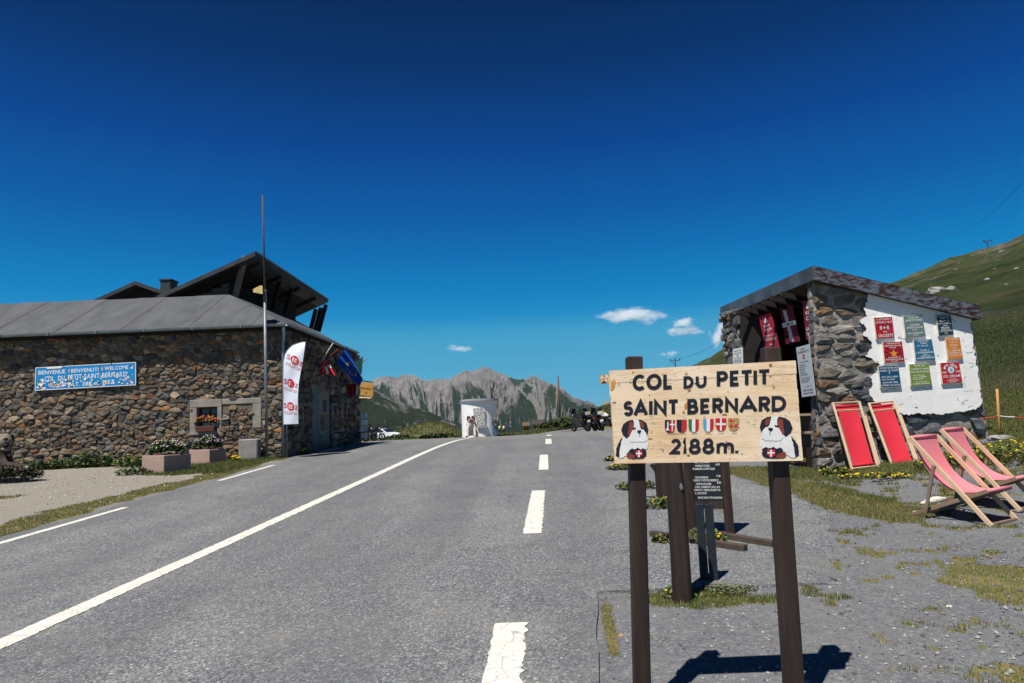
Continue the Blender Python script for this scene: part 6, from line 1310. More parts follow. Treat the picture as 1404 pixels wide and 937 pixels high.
def person(px, py, d, hgt, jk, tr, hair, label, crossed=True):
    p = W(px, py, d); g0 = H(p[0], p[1]); T = thing('person', (p[0], p[1], g0), label, 'person'); k = hgt/1.75
    L = lambda *q: tuple(v*k if not hasattr(v, '__len__') else tuple(x*k for x in v) for v in q)
    hand = [(.06, -.2, 1.12), (-.05, -.22, 1.16)] if crossed else [(.28, -.02, .84), (-.28, -.02, .84)]; elb = [(.26, -.04, 1.12), (-.26, -.04, 1.12)]
    skin('trousers', [L(0, 0, .95, (.15, .10)), L(-.09, 0, .88, .095), L(-.10, -.02, .5, .065), L(-.11, 0, .1, .055), L(.09, 0, .88, .095), L(.10, -.02, .5, .065), L(.12, 0, .1, .055)], [(0, 1), (1, 2), (2, 3), (0, 4), (4, 5), (5, 6)], tr, T, None)
    skin('jacket', [L(0, 0, .93, (.155, .11)), L(0, 0, 1.15, (.15, .10)), L(0, 0, 1.38, (.17, .10)), L(0, 0, 1.47, (.07, .06)), L(-.2, 0, 1.39, .06), L(*elb[1], .05), L(*hand[1], .04), L(.2, 0, 1.39, .06), L(*elb[0], .05), L(*hand[0], .04)], [(0, 1), (1, 2), (2, 3), (2, 4), (4, 5), (5, 6), (2, 7), (7, 8), (8, 9)], jk, T, None)
    o3 = np.array([p[0], p[1], g0])
    m = MB(); m.tube([o3+np.array([0, 0, 1.45])*k, o3+np.array([0, -.01, 1.56])*k], .05*k, 8); m.ball(o3+np.array([0, -.01, 1.63])*k, (.078*k, .095*k, .115*k), 12, 9); m.ball(o3+np.array([0, -.105, 1.62])*k, (.014*k, .02*k, .02*k), 6, 4); m.ball(o3+np.array([.08, 0, 1.63])*k, (.012*k, .02*k, .03*k), 6, 4); m.ball(o3+np.array([-.08, 0, 1.63])*k, (.012*k, .02*k, .03*k), 6, 4); m.build('head', SKN, T, sm=True)
    m = MB(); m.ball(o3+np.array([0, .02, 1.67])*k, (.085*k, .1*k, .095*k), 12, 7); m.build('hair', hair, T, sm=True)
    for h_ in hand:
        m = MB(); c_ = o3+np.array(h_)*k+np.array([0, -.03, -.02]); m.ball(c_, (.035*k, .03*k, .05*k), 8, 6)
        for f in range(4): m.tube([c_+np.array([(-.024+.016*f)*k, -.01, -.03*k]), c_+np.array([(-.024+.016*f)*k, -.025*k, -(.07+.008*(f in (1, 2)))*k])], .009*k, 5)
        m.tube([c_+np.array([.03*k, -.01, 0]), c_+np.array([.05*k, -.03*k, -.03*k])], .01*k, 5); m.build('hand', SKN, T, sm=True)
    for s_ in (-.11, .12): m = MB(); c_ = o3+np.array([s_*k, -.05*k, .045*k]); m.ball(c_, (.05*k, .13*k, .05*k), 10, 6); m.build('shoe', BL2, T, sm=True)
HAIR = mat('brown_hair', (.06, .03, .02))
person(679.5, 597, 60.8, 1.72, NAV, JEA, HAIR, 'person in navy jacket and blue trousers, arms folded, beside the round kiosk')
person(685, 594.0, 88, .98, mat('yellow_top', (.75, .72, .1)), BL2, HAIR, 'small distant person in a yellow top right of the kiosk', False) if False else None
for px, py, c_, lab in ((685.2, 592.5, (.7, .68, .12), 'yellow-topped'), (690.8, 592.5, (.75, .74, .72), 'white-topped')):
    p = W(px, py, 95); g0 = H(p[0], p[1]); t_ = thing('marker_post', (p[0], p[1], g0), 'short %s marker post on the grass edge right of the round kiosk' % lab, 'marker post', 'marker posts beyond the kiosk'); z_ = W(px, py-8, 95)[2]
    m = MB(); m.tube([(p[0], p[1], g0-.2), (p[0], p[1], z_-.55)], .1, 8); m.build('stem', BL2, t_); m = MB(); m.tube([(p[0], p[1], z_-.55), (p[0], p[1], z_-.05), (p[0], p[1], z_)], [.16, .15, .1], 10); m.build('cap', mat('cap_'+lab[:4], c_), t_, sm=True)
p = W(693, 597.5, 63); m = MB(); m.beam((p[0]-.9, 63.2, H(p[0], 63)+.08), (p[0]+.9, 62.6, H(p[0], 63)+.08), .2, .2, bev=.03); tag(m.build('timber_kerb', DARK, None, orig=p), 'low dark timber baulk on the ground right of the round kiosk', 'timber')

# ================================================================ VEHICLES
TYR = mat('tyre_rubber', (.012, .012, .013), rough=.8); RIM = mat('rim_metal', (.25, .25, .26), rough=.35, metal=.8); MBL = mat('gloss_black_body', (.012, .012, .016), (.02, .02, .025), rough=.25, spec=.5); ENG = mat('engine_grey', (.08, .08, .085), rough=.5, metal=.5)
def ring(m, c, R, r, axis='x', n=22, k=8):
    vs = []
    for i in range(n):
        a = 2*math.pi*i/n
        for j in range(k):
            b = 2*math.pi*j/k; rr_ = R+r*math.cos(b); vs.append((c[0]+r*1.0*math.sin(b), c[1]+rr_*math.cos(a), c[2]+rr_*math.sin(a)))
    m.add(vs, [(i*k+j, i*k+(j+1) % k, ((i+1) % n)*k+(j+1) % k, ((i+1) % n)*k+j) for i in range(n) for j in range(k)])
def motorbike(loc, label, body, extra, screen=True):
    T = thing('motorcycle', (0, 0, 0), label, 'motorcycle', 'parked motorcycles'); ORG[T.name] = np.zeros(3)
    for y, w_ in ((-.72, .085), (.72, .065)):
        m = MB(); ring(m, (0, y, .32), .25, w_); wh = m.build('wheel', TYR, T, sm=True)
        m = MB(); m.tube([(-.03, y, .32), (.03, y, .32)], .07, 10)
        for k in range(6): a = k*math.pi/3; m.beam((0, y, .32), (0, y+.2*math.cos(a), .32+.2*math.sin(a)), .02, .02)
        m.build('rim', RIM, wh); ORG[wh.name] = np.zeros(3)
    m = MB(); m.tube([(0, -.5, .75), (0, -.2, .80), (0, .1, .92), (0, .35, .98), (0, .5, .9)], [.11, .13, .17, .18, .08], 12); m.build('tank', body, T, sm=True)
    m = MB(); m.tube([(0, -.75, .86), (0, -.5, .83), (0, -.15, .80), (0, .05, .82)], [.09, .12, .13, .09], 10); m.build('seat', BL2, T, sm=True)
    m = MB(); m.box(-.17, .17, -.25, .28, .28, .68, .05); m.tube([(.14, .3, .4), (.16, -.1, .22), (.17, -.8, .42)], .045, 8); m.tube([(-.2, 0, .5), (.2, 0, .5)], .09, 8); m.build('engine', ENG, T)
    for s_ in (-.07, .07): m = MB(); m.tube([(s_, .72, .32), (s_, .45, 1.0)], .025, 8); m.build('fork', RIM, T, sm=True)
    m = MB(); m.tube([(-.36, .25, 1.12), (-.15, .38, 1.08), (.15, .38, 1.08), (.36, .25, 1.12)], .018, 6); m.build('handlebar', BL2, T)
    for s_ in (-1, 1): m = MB(); m.tube([(s_*.3, .3, 1.1), (s_*.36, .3, 1.25)], .008, 5); m.ball((s_*.38, .28, 1.28), (.07, .02, .045), 8, 5); m.build('mirror', BL2, T, sm=True)
    m = MB(); m.ball((0, .56, .98), (.12, .1, .11), 10, 7); m.build('headlight', RIM, T, sm=True)
    if screen: m = MB(); m.hexa([(-.17, .55, 1.05), (.17, .55, 1.05), (.13, .42, 1.4), (-.13, .42, 1.4)], [(-.17, .57, 1.05), (.17, .57, 1.05), (.13, .44, 1.4), (-.13, .44, 1.4)]); m.build('windscreen', mat('smoked_screen', (.04, .05, .06), rough=.15), T)
    m = MB(); m.ball((0, -.86, .8), (.09, .04, .035), 8, 5); m.build('tail_light', mat('tail_red', (.4, .03, .02)), T, sm=True)
    m = MB(); m.box(-.1, .1, -.98, -.96, .52, .68); m.build('number_plate', WH, T); m = MB(); m.hexa([(-.08, -.5, .72), (.08, -.5, .72), (.07, -.97, .5), (-.07, -.97, .5)], [(-.1, -.5, .76), (.1, -.5, .76), (.09, -.99, .56), (-.09, -.99, .56)]); m.build('mudguard', BL2, T)
    for s_ in (-1, 1): m = MB(); m.ball((s_*.17, -.82, .74), (.03, .03, .022), 6, 4); m.build('indicator', mat('amber', (.6, .2, .02)), T)
    if 'case' in extra:
        for s_ in (-1, 1): m = MB(); m.box(s_*.34-.11, s_*.34+.11, -.82, -.34, .48, .82, .04); m.build('side_case', MBL, T)
    if 'top' in extra: m = MB(); m.box(-.24, .24, -.95, -.55, .95, 1.2, .05); tb = m.build('top_case', BL2, T); ORG[tb.name] = np.zeros(3); m = MB(); m.box(-.16, .12, -.958, -.951, .99, 1.17); m.build('pale_patch', mat('pale_grey_print', (.6, .62, .64)), tb); m = MB(); m.box(.125, .2, -.958, -.951, .99, 1.17); m.build('yellow_patch', mat('hivis_yellow', (.75, .7, .05)), tb)
    return T
def place(T, px, py, d, rz, lean=-.14):
    p = W(px, py, d); T.location = (p[0], p[1], H(p[0], p[1])+roff(p[1])); T.rotation_euler = (0, lean, rz)
protoA = motorbike(0, 'parked touring motorcycle with yellow and white top case, leftmost of the four near the board', MBL, ('case', 'top')); place(protoA, 797, 591, 41, .5)
protoB = motorbike(0, 'naked black parked motorcycle between the two with top cases', MBL, (), True); place(protoB, 810.5, 591, 41.3, .25)
b3 = copytree(protoA, label='parked touring motorcycle with pale top case, third from the left near the board'); place(b3, 821.5, 590, 41.0, .15)
protoC = motorbike(0, 'parked motorcycle with white bodywork half hidden by the welcome board', mat('gloss_white_body', (.6, .6, .62), rough=.25), (), True); place(protoC, 834, 589, 41.2, .6)
b5 = copytree(protoB, label='black parked motorcycle just right of the postcard rack'); place(b5, 503, 605, 54, -.7); b6 = copytree(protoB, label='black parked motorcycle between the rack one and the white car'); place(b6, 513, 604.5, 55, -.9)
# white car beyond
cp = W(527, 604, 92); CG = H(cp[0], cp[1]); car = thing('parked_car', (0, 0, 0), 'small white hatchback parked behind the motorcycles on the left', 'car'); ORG[car.name] = np.zeros(3)
CWH = mat('white_car_paint', (.75, .76, .78), (.72, .73, .75), rough=.2, spec=.5); GLS = mat('car_glass', (.015, .02, .025), rough=.05, spec=.6)
prof = [(-2.05, .35), (-2.1, .75), (-1.95, 1.0), (-1.55, 1.42), (-.6, 1.52), (.3, 1.45), (1.05, 1.02), (1.8, .9), (2.08, .7), (2.1, .35)]
m = MB(); m.hexa([(-.86, y, z) for y, z in prof], [(.86, y, z) for y, z in prof]); bo = m.build('body', CWH, car, auto=30)
for s_ in (-1, 1):
    x = s_*.865; P = [(-1.55, 1.02), (-1.35, 1.36), (-.55, 1.43), (.25, 1.37), (.85, 1.02)]; m = MB(); m.add([(x, y, z) for y, z in P], [tuple(range(5)) if s_ > 0 else tuple(range(5))[::-1]]); m.build('side_window', GLS, car)
    m = MB(); m.ball((s_*.62, 2.03, .72), (.2, .09, .09), 10, 6); m.build('headlight', mat('lamp_clear', (.7, .72, .75), rough=.1), car, sm=True)
    m = MB(); m.ball((s_*.68, -2.05, .85), (.14, .07, .12), 8, 6); m.build('tail_light', mat('tail_red', (.4, .03, .02)), car, sm=True)
    m = MB(); m.ball((s_*.98, .75, 1.02), (.1, .06, .07), 8, 5); m.build('mirror', CWH, car, sm=True)
    for y in (-1.3, 1.35):
        m = MB(); ring(m, (s_*.78, y, .32), .22, .11); wh = m.build('wheel', TYR, car, sm=True); ORG[wh.name] = np.zeros(3); m = MB(); m.tube([(s_*.80, y, .32), (s_*.885, y, .32)], .19, 12); m.build('rim', RIM, wh)
m = MB(); m.hexa([(-.72, .34, 1.46), (.72, .34, 1.46), (.78, 1.06, 1.05), (-.78, 1.06, 1.05)], [(-.72, .36, 1.475), (.72, .36, 1.475), (.78, 1.09, 1.065), (-.78, 1.09, 1.065)]); m.build('windscreen', GLS, car)
m = MB(); m.box(-.5, .5, 2.08, 2.12, .42, .6, .01); m.build('grille', BL2, car)
car.location = (cp[0], 92, CG); car.rotation_euler = (0, 0, -2.1)

# ================================================================ POLES, WIRES, HUTS, HILL ROCKS
PW_ = mat('pole_wood', (.11, .075, .055), (.07, .05, .04), sc=4)
d = 82; a_, b_ = W(765.3, 516, d), W(768.5, 594, d); gz_ = H(b_[0], b_[1]); t_ = thing('wooden_pole', (b_[0], b_[1], gz_), 'slim bare wooden pole at the roadside beyond the crest', 'pole'); m = MB(); m.tube([(b_[0], b_[1], gz_-.3), a_], [.12, .08], 8); m.build('shaft', PW_, t_, sm=True); m = MB(); p = W(768, 588, d-.2); m.box(p[0]-.12, p[0]+.12, p[1]-.02, p[1], p[2]-.15, p[2]+.15); m.build('plate', WH, t_)
def upole(px, pt, pb, d, lab):
    a_, b_ = W(px, pt, d), W(px+(pb-pt)*.06, pb, d); t_ = thing('utility_pole', b_, lab, 'utility pole', 'utility poles on the slopes'); g_ = min(b_[2], H(b_[0], b_[1])+.0)-.3; m = MB(); m.tube([(b_[0], b_[1], g_), a_], .0011*d*.75, 6); m.build('shaft', PW_, t_)
    h_ = a_[2]-b_[2]; m = MB(); m.beam(a_+np.array([-h_*.3, 0, -h_*.12]), a_+np.array([h_*.3, 0, -h_*.12]), .0008*d, .0008*d); m.build('crossarm', PW_, t_); m = MB(); m.beam(a_+np.array([-h_*.25, 0, -h_*.14]), a_+np.array([0, 0, -h_*.4]), .0006*d, .0006*d); m.build('brace', PW_, t_)
    for s_ in (-.28, .28): m = MB(); m.ball(a_+np.array([h_*s_, 0, -h_*.05]), .0011*d, 6, 5); m.build('insulator', BL2, t_)
    return a_
pA = upole(925.5, 492, 515, 170, 'small distant utility pole showing just above the welcome board'); pB = upole(1247, 384, 398, 330, 'utility pole on the ridge just above the hut roof'); pC = upole(1354, 329, 347, 370, 'utility pole highest on the ridge at the far right')
def wire(a_, b_, sag, lab):
    P = [np.array(a_)*(1-t)+np.array(b_)*t-np.array([0, 0, sag*4*t*(1-t)]) for t in np.linspace(0, 1, 14)]; m = MB(); m.tube(P, .03, 4, False); tag(m.build('overhead_wire', mat('wire_dark', (.03, .03, .035)), None, orig=a_), lab, 'wire', 'overhead wires')
wire(pA, W(1010, 452, 130), 1.2, 'overhead wire rising from the small utility pole towards the hut roof'); wire(W(800, 574, 220), pA, 1.5, 'overhead wire dropping left from the small utility pole'); wire(pC, W(1420, 316, 360), .8, 'overhead wire right of the highest pole on the ridge'); wire(pB, pC, 3, 'overhead wire between the two poles on the ridge'); wire(W(1290, 318, 300), W(1420, 228, 120), 5, 'long thin overhead wire high in the sky on the far right')
def chalet(px0, px1, pt, pb, d, wallc, roofc, lab):
    a_, b_ = W(px0, pb, d), W(px1, pb, d); w_ = b_[0]-a_[0]; g_ = H((a_[0]+b_[0])/2, d)-.5; h_ = W(px0, pt, d)[2]; e_ = a_[2]+(h_-a_[2])*.45; t_ = thing('chalet', ((a_[0]+b_[0])/2, d, g_), lab, 'chalet'); m = MB(); m.box(a_[0]+.15*w_, b_[0]-.05*w_, d, d+w_*.7, g_, e_); m.build('wall', wallc, t_)
    m = MB(); m.hexa([(a_[0], d-.4, e_), (b_[0], d-.4, e_), (b_[0], d+w_*.4, h_), (a_[0], d+w_*.4, h_)], [(a_[0], d-.4, e_+.1), (b_[0], d-.4, e_+.1), (b_[0], d+w_*.4, h_+.1), (a_[0], d+w_*.4, h_+.1)]); m.hexa([(a_[0], d+w_*.4, h_), (b_[0], d+w_*.4, h_), (b_[0], d+w_*.85, e_), (a_[0], d+w_*.85, e_)], [(a_[0], d+w_*.4, h_+.1), (b_[0], d+w_*.4, h_+.1), (b_[0], d+w_*.85, e_+.1), (a_[0], d+w_*.85, e_+.1)]); m.build('roof', roofc, t_)
    for f in (.35, .7): m = MB(); x = a_[0]+w_*f; m.box(x-.08*w_, x+.08*w_, d-.03, d+.01, g_+(e_-g_)*.45, g_+(e_-g_)*.9); m.build('window', BL2, t_)
chalet(728.5, 747, 576.5, 588, 150, mat('chalet_orange', (.35, .16, .06)), mat('chalet_roof', (.05, .038, .04)), 'far chalet with broad dark brown roof beyond the crest')
chalet(716, 727, 580, 588.5, 150, mat('chalet_tan', (.3, .2, .1)), mat('chalet_roof_tan', (.12, .08, .05)), 'smaller far chalet left of the brown-roofed one')
b_ = G(1370.5, 600); a_ = W(1367, 533.5, b_[1]); t_ = thing('rope_stake', b_, 'thin orange wooden stake holding a red and white rope at the right', 'stake'); m = MB(); m.tube([b_-np.array([0, 0, .1]), a_], .022, 7); m.build('stake', mat('orange_wood', (.5, .25, .09), (.4, .19, .06), sc=7), t_, sm=True)
for (p_, q_), c_, n_ in ((((1344, 574), (1367.5, 570.5)), (.5, .06, .05), 'red_rope'), (((1367.5, 570), (1391, 572)), (.75, .73, .7), 'white_rope'), (((1391, 572), (1425, 575)), (.5, .06, .05), 'red_rope')):
    P = [W(p_[0]+(q_[0]-p_[0])*t, p_[1]+(q_[1]-p_[1])*t+3*t*(1-t), b_[1]) for t in np.linspace(0, 1, 6)]; m = MB(); m.tube(P, .011, 5); m.build('rope', mat(n_, c_), t_)
ROCK = mat('grey_rock', (.36, .345, .33), (.17, .165, .16), sc=3, rough=.95, bump=1., bsc=5, d=.1)
def rock(px, py, d, r, lab, rseed, flat=.6, nm='rock', grp=None, m_=None):
    p = G(px, py) if d is None else W(px, py, d)
    if d is None and r > 1: r = r*p[1]/936.
    rr_ = random.Random(rseed); m = MB(); m.ball((0, 0, 0), 1, 12, 8); v = np.array(m.v); nn = fbm(v[:, 0]*1.6+rseed, v[:, 1]*1.6+v[:, 2]*1.9, 3, rseed); v = v*(.6+.8*nn)[:, None]*np.array([r, r*.8, r*flat]); m.v = [tuple(x+p) for x in v]; tag(m.build(nm, m_ or ROCK, None, orig=p), lab, 'rock', grp)
rock(1284, 401, None, 13, 'large pale rock outcrop on the slope just above the hut roof', 3, .6); rock(1304, 397, None, 7, 'smaller outcrop right of the large one above the hut roof', 5); rock(1354, 384, None, 4.5, 'lone pale boulder high on the hillside at the right', 8); rock(1394, 369, None, 3.5, 'small pale boulder near the photo edge high on the hillside', 9)
rock(1372, 602, None, .2, 'flat grey rock at the foot of the orange stake', 11, .4)
rr2 = random.Random(44); m = MB()
for k in range(420):
    u = rr2.uniform(.1, 1.0); y = rr2.uniform(35, 330) if u < .6 else rr2.uniform(20, 330); x = u*y; z = H(x, y)
    if z-float(Pz(y)) < .03*y: continue
    s_ = y*.0011*rr2.uniform(.5, 1.7)*(2.0 if rr2.random() < .08 else 1); n0 = len(m.v); m.ball((x, y, z), (s_*rr2.uniform(.8, 1.6), s_, s_*.6), 6, 4)
m.build('hillside_stones', mat('pale_hill_stone', (.34, .325, .3), (.2, .19, .18), sc=.5, rough=.95), None)['kind'] = 'stuff'
# ================================================================ CARVED DOG AT THE LEFT
cg = W(10, 652, 17.0); cgz = H(cg[0], cg[1]); c0 = np.array([cg[0], cg[1], cgz])
T = thing('carved_dog', c0, 'carved wooden dog with open mouth at the far left, paw on a log', 'sculpture')
k = 17/936.; P_ = lambda px, py, dd=0: W(px, py, 17.0+dd)-c0
LW = mat('bleached_driftwood', (.26, .22, .18), (.15, .12, .095), sc=6, rough=.9, bump=.7, bsc=20, stretch=(1, 1, 3), d=.02); DKW = mat('charred_wood', (.03, .02, .02), (.05, .035, .03), sc=6, rough=.85, bump=.6, bsc=20, d=.02)
try: skin('body', [(*P_(-14, 648, .3), .32), (*P_(-8, 636, .1), .3), (*P_(0, 622, 0), .25), (*P_(4, 610, -.02), .2), (*P_(6, 602, -.08), .16), (*P_(18, 640, -.25), .12), (*P_(36, 644, -.35), .09)], [(0, 1), (1, 2), (2, 3), (3, 4), (1, 5), (5, 6)], DKW, T, None)
except Exception as ex: print(ex)
def cb_(nm, px, py, dd, r, m_): m = MB(); m.ball(W(px, py, 17+dd), r, 14, 9); return m.build(nm, m_, T, sm=True)
cb_('muzzle', 7, 606, -.22, (.15, .16, .16), LW); cb_('nose', 8, 602.5, -.40, (.055, .05, .04), BL2); cb_('mouth', 8, 611, -.37, (.085, .06, .05), BL2); cb_('lower_jaw', 8, 616, -.3, (.11, .1, .05), LW); cb_('brow', 5, 599, -.08, (.15, .14, .08), LW); cb_('ear', 15.5, 604, -.05, (.05, .09, .16), DKW); cb_('ear', -6, 604, -.05, (.05, .09, .16), DKW)
cb_('red_tag', 12.5, 624, -.28, (.035, .03, .03), mat('tag_pink', (.45, .15, .13)))
for i in range(4): cb_('claw', 33+3.2*i, 645-.5*abs(i-1.5), -.42, (.035, .08, .045), LW)
m = MB(); m.tube([W(-20, 650, 16.75), W(0, 648, 16.7), W(20, 646, 16.7), W(41, 644, 16.65)], [.13, .14, .12, .09], 12); t2 = tag(m.build('log', LW, None, orig=c0), 'bleached driftwood log under the paw of the carved dog', 'log')
t_ = thing('heather_bush', W(35, 655, 16.6), 'dark low heather bush under the log of the carved dog', 'bush'); g_ = H(cg[0]+.3, 16.5); flora('foliage', t_, (cg[0]+.35, 16.5, g_), .85, .45, .36, 2600, [(.02, .018, .012), (.035, .03, .015), (.03, .04, .015), (.05, .03, .02)], None, random.Random(5), leafl=.07)

# ================================================================ GRASS, WEEDS, PEBBLES
def blades(name, xy, h, wd, cols, r_, lean=.6, kind='stuff'):
    n = len(xy); x, y = xy[:, 0], xy[:, 1]; z = Hn(x, y)-.01; a = r_.uniform(0, 2*math.pi, n); L = h*r_.uniform(.4, 1.25, n); ln2 = r_.uniform(0, lean, n); th2 = a+r_.uniform(-1, 1, n)+1.57
    bx, by = np.cos(a)*wd*.5, np.sin(a)*wd*.5; tx, ty = np.cos(th2)*L*np.sin(ln2), np.sin(th2)*L*np.sin(ln2); tz = L*np.cos(ln2)
    V = np.empty((n, 3, 3)); V[:, 0] = np.stack([x-bx, y-by, z], 1); V[:, 1] = np.stack([x+bx, y+by, z], 1); V[:, 2] = np.stack([x+tx, y+ty, z+tz], 1)
    c = np.array(cols)[r_.integers(0, len(cols), n)]*r_.uniform(.65, 1.3, (n, 1)); return npmesh(name, V.reshape(-1, 3), np.arange(3*n).reshape(-1, 3), LEAF, dict(tint=np.repeat(c, 3, 0)), sm=False, kind=kind)
rg = np.random.default_rng(12)
GC = [(.06, .095, .02), (.09, .12, .03), (.13, .135, .04), (.18, .155, .06), (.05, .08, .02)]; DC = [(.26, .2, .085), (.22, .17, .07), (.14, .14, .045), (.3, .23, .12), (.09, .11, .03)]
def scat(x0, x1, y0, y1, n, thr=.5, per=None):
    x = rg.uniform(x0, x1, n); y = rg.uniform(y0, y1, n); g_ = grass_mask(x, y); k = (g_+rg.uniform(-.2, .2, n)) > thr; return np.stack([x[k], y[k]], 1)
q = scat(.8, 2.4, 4.6, 7.6, 60000, .45); blades('grass', q, .045, .006, GC, rg)
q = scat(.35, .8, 3.2, 5.5, 14000, .3); blades('grass', q, .03, .005, DC, rg)
q = scat(2.4, 5.2, 7.2, 14, 120000, .4); blades('grass', q, .045, .008, GC+DC, rg)
q = scat(1.6, 9.5, 2.5, 9, 230000, .42); blades('dry_grass', q, .032, .007, DC+GC[:2], rg)
q = scat(4.6, 12.5, 9, 16, 170000, .4); blades('grass', q, .07, .011, GC+[(.13, .12, .04)], rg)
q = scat(9, 26, 12, 34, 170000, .4); blades('grass', q, .055, .022, [(.03, .055, .012), (.045, .07, .018), (.07, .085, .025), (.09, .085, .035)], rg)
q = scat(-8.6, -6.6, 3, 20.6, 100000, .55); blades('grass', q, .04, .009, GC+DC+DC, rg)
q = scat(-17, -7, 16.5, 20.8, 90000, .4); blades('grass', q, .1, .014, GC, rg)
q = scat(-13, -9.5, 12, 14.5, 12000, .4); blades('grass', q, .05, .012, DC+GC, rg)
q = scat(-34, 14, 62, 130, 90000, .4); blades('grass', q, .3, .12, [(.05, .08, .02), (.07, .095, .03), (.1, .105, .04), (.14, .12, .05)], rg)
# broad-leaved weeds with yellow flowers
YEL = [(.8, .58, .02), (.75, .5, .02)]; r_ = random.Random(15)
for k, (px, py, rx, ry, h, n, fl, lab) in enumerate(((966, 744, .22, .2, .16, 420, 3, 'leafy weed clump between the long feet of the menu board'), (912, 745, .14, .12, .12, 200, 2, 'small weed clump left of the round post, by the timber foot'), (905, 698, .26, .2, .2, 300, 3, 'leafy weed clump at the foot of the signpost'), (852, 645, .3, .25, .2, 260, 26, 'yellow-flowered weed clump just left of the board post'), (840, 633, .2, .2, .15, 120, 16, 'small far yellow-flowered clump left of the welcome board'), (872, 672, .32, .22, .2, 260, 4, 'low green weeds behind the left post of the welcome board'),
     (932, 820, .13, .1, .12, 200, 1, 'dandelion tuft at the left foot of the round post'), (985, 812, .3, .14, .06, 300, 0, 'creeping weeds right of the round post foot'), (1108, 640, .35, .25, .5, 380, 5, 'nettles at the foot of the hut pillar, behind the board'), (1180, 655, .5, .16, .09, 160, 30, 'yellow flowers in front of the leaning red deck chairs'), (1225, 657, .35, .14, .1, 130, 16, 'yellow-flowered clump between leaning and open chairs'), (1145, 652, .3, .15, .18, 200, 14, 'weeds before the left leaning deck chair'),
     (1300, 640, .5, .4, .18, 340, 20, 'yellow-flowered weeds behind the open deck chair'), (1390, 632, .7, .4, .35, 500, 45, 'big yellow-flowered clump by the orange stake'), (1330, 628, .5, .3, .2, 300, 8, 'weeds at the right foot of the stone hut'))):
    p = G(px, py); s3 = p[1]/9.; t_ = thing('weed_clump', p, lab, 'weeds', 'weeds and flowers on the right'); flora('foliage', t_, p, rx*1., ry*1.1, h*.75, n, GC[:4]+[(.03, .06, .015)], (fl, YEL) if fl else None, r_, leafl=.026+.0036*p[1] if p[1] > 6.5 else .03, flsz=.009+.0010*p[1])
# bushes by the pole and motorcycles, and on the far bank
r_ = random.Random(61)
for k, (px, py, d, rx, h, lab) in enumerate(((755, 592, 72, 1.6, .9, 'green bush at the foot of the bare wooden pole, on its left'), (778, 589, 66, 1.8, 1.2, 'green bush right of the bare wooden pole'), (792, 588, 60, 1.6, 1.1, 'green bush behind the leftmost motorcycle'), (605, 598, 66, 1.6, .5, 'low roadside bush left of the round kiosk'), (592, 599, 66, 1.3, .45, 'smaller low bush farther left of the round kiosk'), (548, 600, 70, 1.6, .5, 'low scrub right of the white car'))):
    p = W(px, py, d); p[2] = H(p[0], p[1]); t_ = thing('bush', p, lab, 'bush', 'bushes beyond the crest'); flora('foliage', t_, p, rx, rx*.5, h, 700, [(.035, .06, .018), (.05, .08, .025), (.08, .09, .03)], None, r_, leafl=.28)
# pebbles
n = 16000; y = 2.2+rg.random(n)**1.6*12; x = rg.uniform(-.1, 1.15, n)*y*.95+.35
xr_ = np.array([xnotch(b) if b < 5.49 else xap(b) for b in y]); k = (x > xr_+.03) & ((x < 5) | (y < 11)); x, y = x[k], y[k]; n = len(x); s_ = .004+.012*rg.random(n)**3; z = Hn(x, y)+s_*.2
base = np.array([(1, 0, 0), (0, 1, 0), (-1, 0, 0), (0, -1, 0), (0, 0, .8), (0, 0, -.8)], float); tri = np.array([(0, 1, 4), (1, 2, 4), (2, 3, 4), (3, 0, 4), (1, 0, 5), (2, 1, 5), (3, 2, 5), (0, 3, 5)])
an = rg.uniform(0, 6.28, n); V = base[None]*rg.uniform(.6, 1.4, (n, 6, 1))*s_[:, None, None]; ca, sa = np.cos(an)[:, None], np.sin(an)[:, None]; V = np.stack([V[..., 0]*ca-V[..., 1]*sa, V[..., 0]*sa+V[..., 1]*ca, V[..., 2]], -1)+np.stack([x, y, z], 1)[:, None]
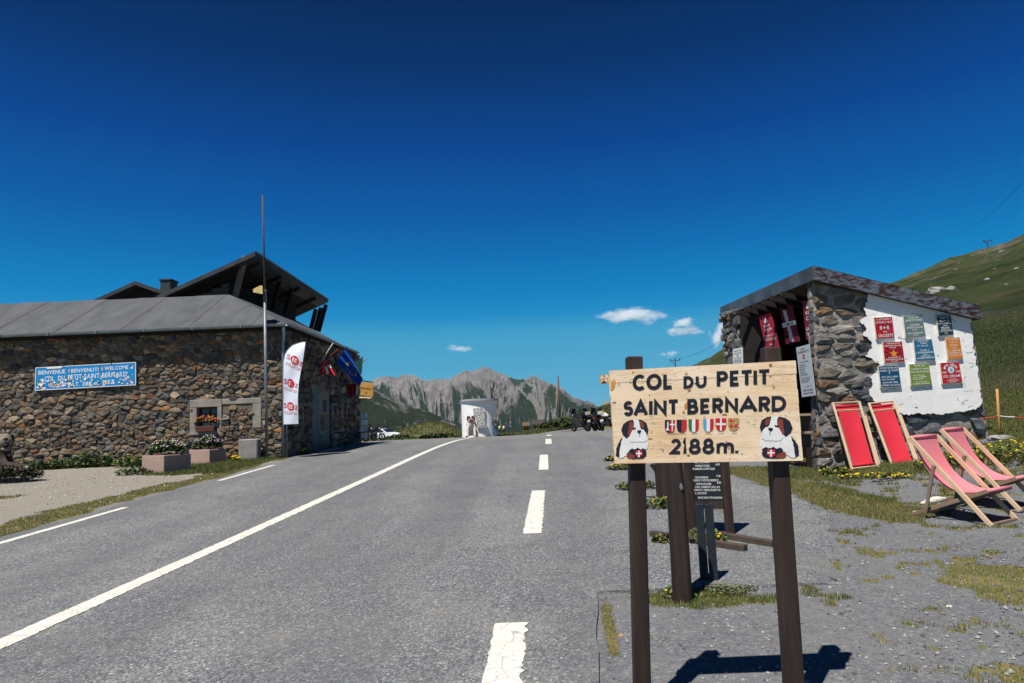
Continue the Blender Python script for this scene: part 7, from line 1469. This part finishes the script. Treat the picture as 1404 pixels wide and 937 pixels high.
cols = np.array([(.26, .26, .265), (.13, .13, .14), (.32, .31, .3), (.08, .08, .09), (.22, .18, .15), (.17, .172, .18)])[rg.integers(0, 6, n)]
npmesh('pebbles', V.reshape(-1, 3), (tri[None]+np.arange(n)[:, None, None]*6).reshape(-1, 3), mtint('pebble', .9, 80, .15, 0), dict(tint=np.repeat(cols, 6, 0)), sm=False, kind='stuff')
n = 5000; y = rg.uniform(8, 19, n); x = rg.uniform(-14.5, -7.0, n); s_ = .006+.02*rg.random(n)**4; z = Hn(x, y)+s_*.2; an = rg.uniform(0, 6.28, n); V = base[None]*rg.uniform(.6, 1.4, (n, 6, 1))*s_[:, None, None]+np.stack([x, y, z], 1)[:, None]
cols = np.array([(.4, .37, .32), (.22, .21, .2), (.5, .47, .42), (.3, .26, .21)])[rg.integers(0, 4, n)]; npmesh('pebbles', V.reshape(-1, 3), (tri[None]+np.arange(n)[:, None, None]*6).reshape(-1, 3), MC['pebble'], dict(tint=np.repeat(cols, 6, 0)), sm=False, kind='stuff')
for px, py, r0, lab in ((852, 872, .022, 'small orange brown stone lying in the notch of broken asphalt'), (1143, 796, .03, 'dark pebble on the gravel right of the board post'), (1302, 832, .02, 'white pebble on the gravel below the deck chairs')):
    p = G(px, py); rock(px, py, None, r0, lab, int(px), .5, m_=mat('pebble_%d' % px, (.45, .26, .14) if px == 852 else ((.05, .055, .06) if px == 1143 else (.7, .68, .64))))

# ================================================================ AIR
hm = bpy.data.materials.new('haze_air'); hm.use_nodes = True; t_ = hm.node_tree; t_.nodes.clear(); ho = t_.nodes.new('ShaderNodeOutputMaterial'); hv = t_.nodes.new('ShaderNodeVolumePrincipled'); t_.links.new(hv.outputs[0], ho.inputs['Volume'])
hv.inputs['Color'].default_value = (.30, .68, 1, 1); hv.inputs['Density'].default_value = HAZE = 1.3e-5; hv.inputs['Anisotropy'].default_value = .1
mb = MB(); mb.box(-9500, 9500, -3000, 13500, -450, 760); hz = mb.build('haze', hm); hz['kind'] = 'stuff'
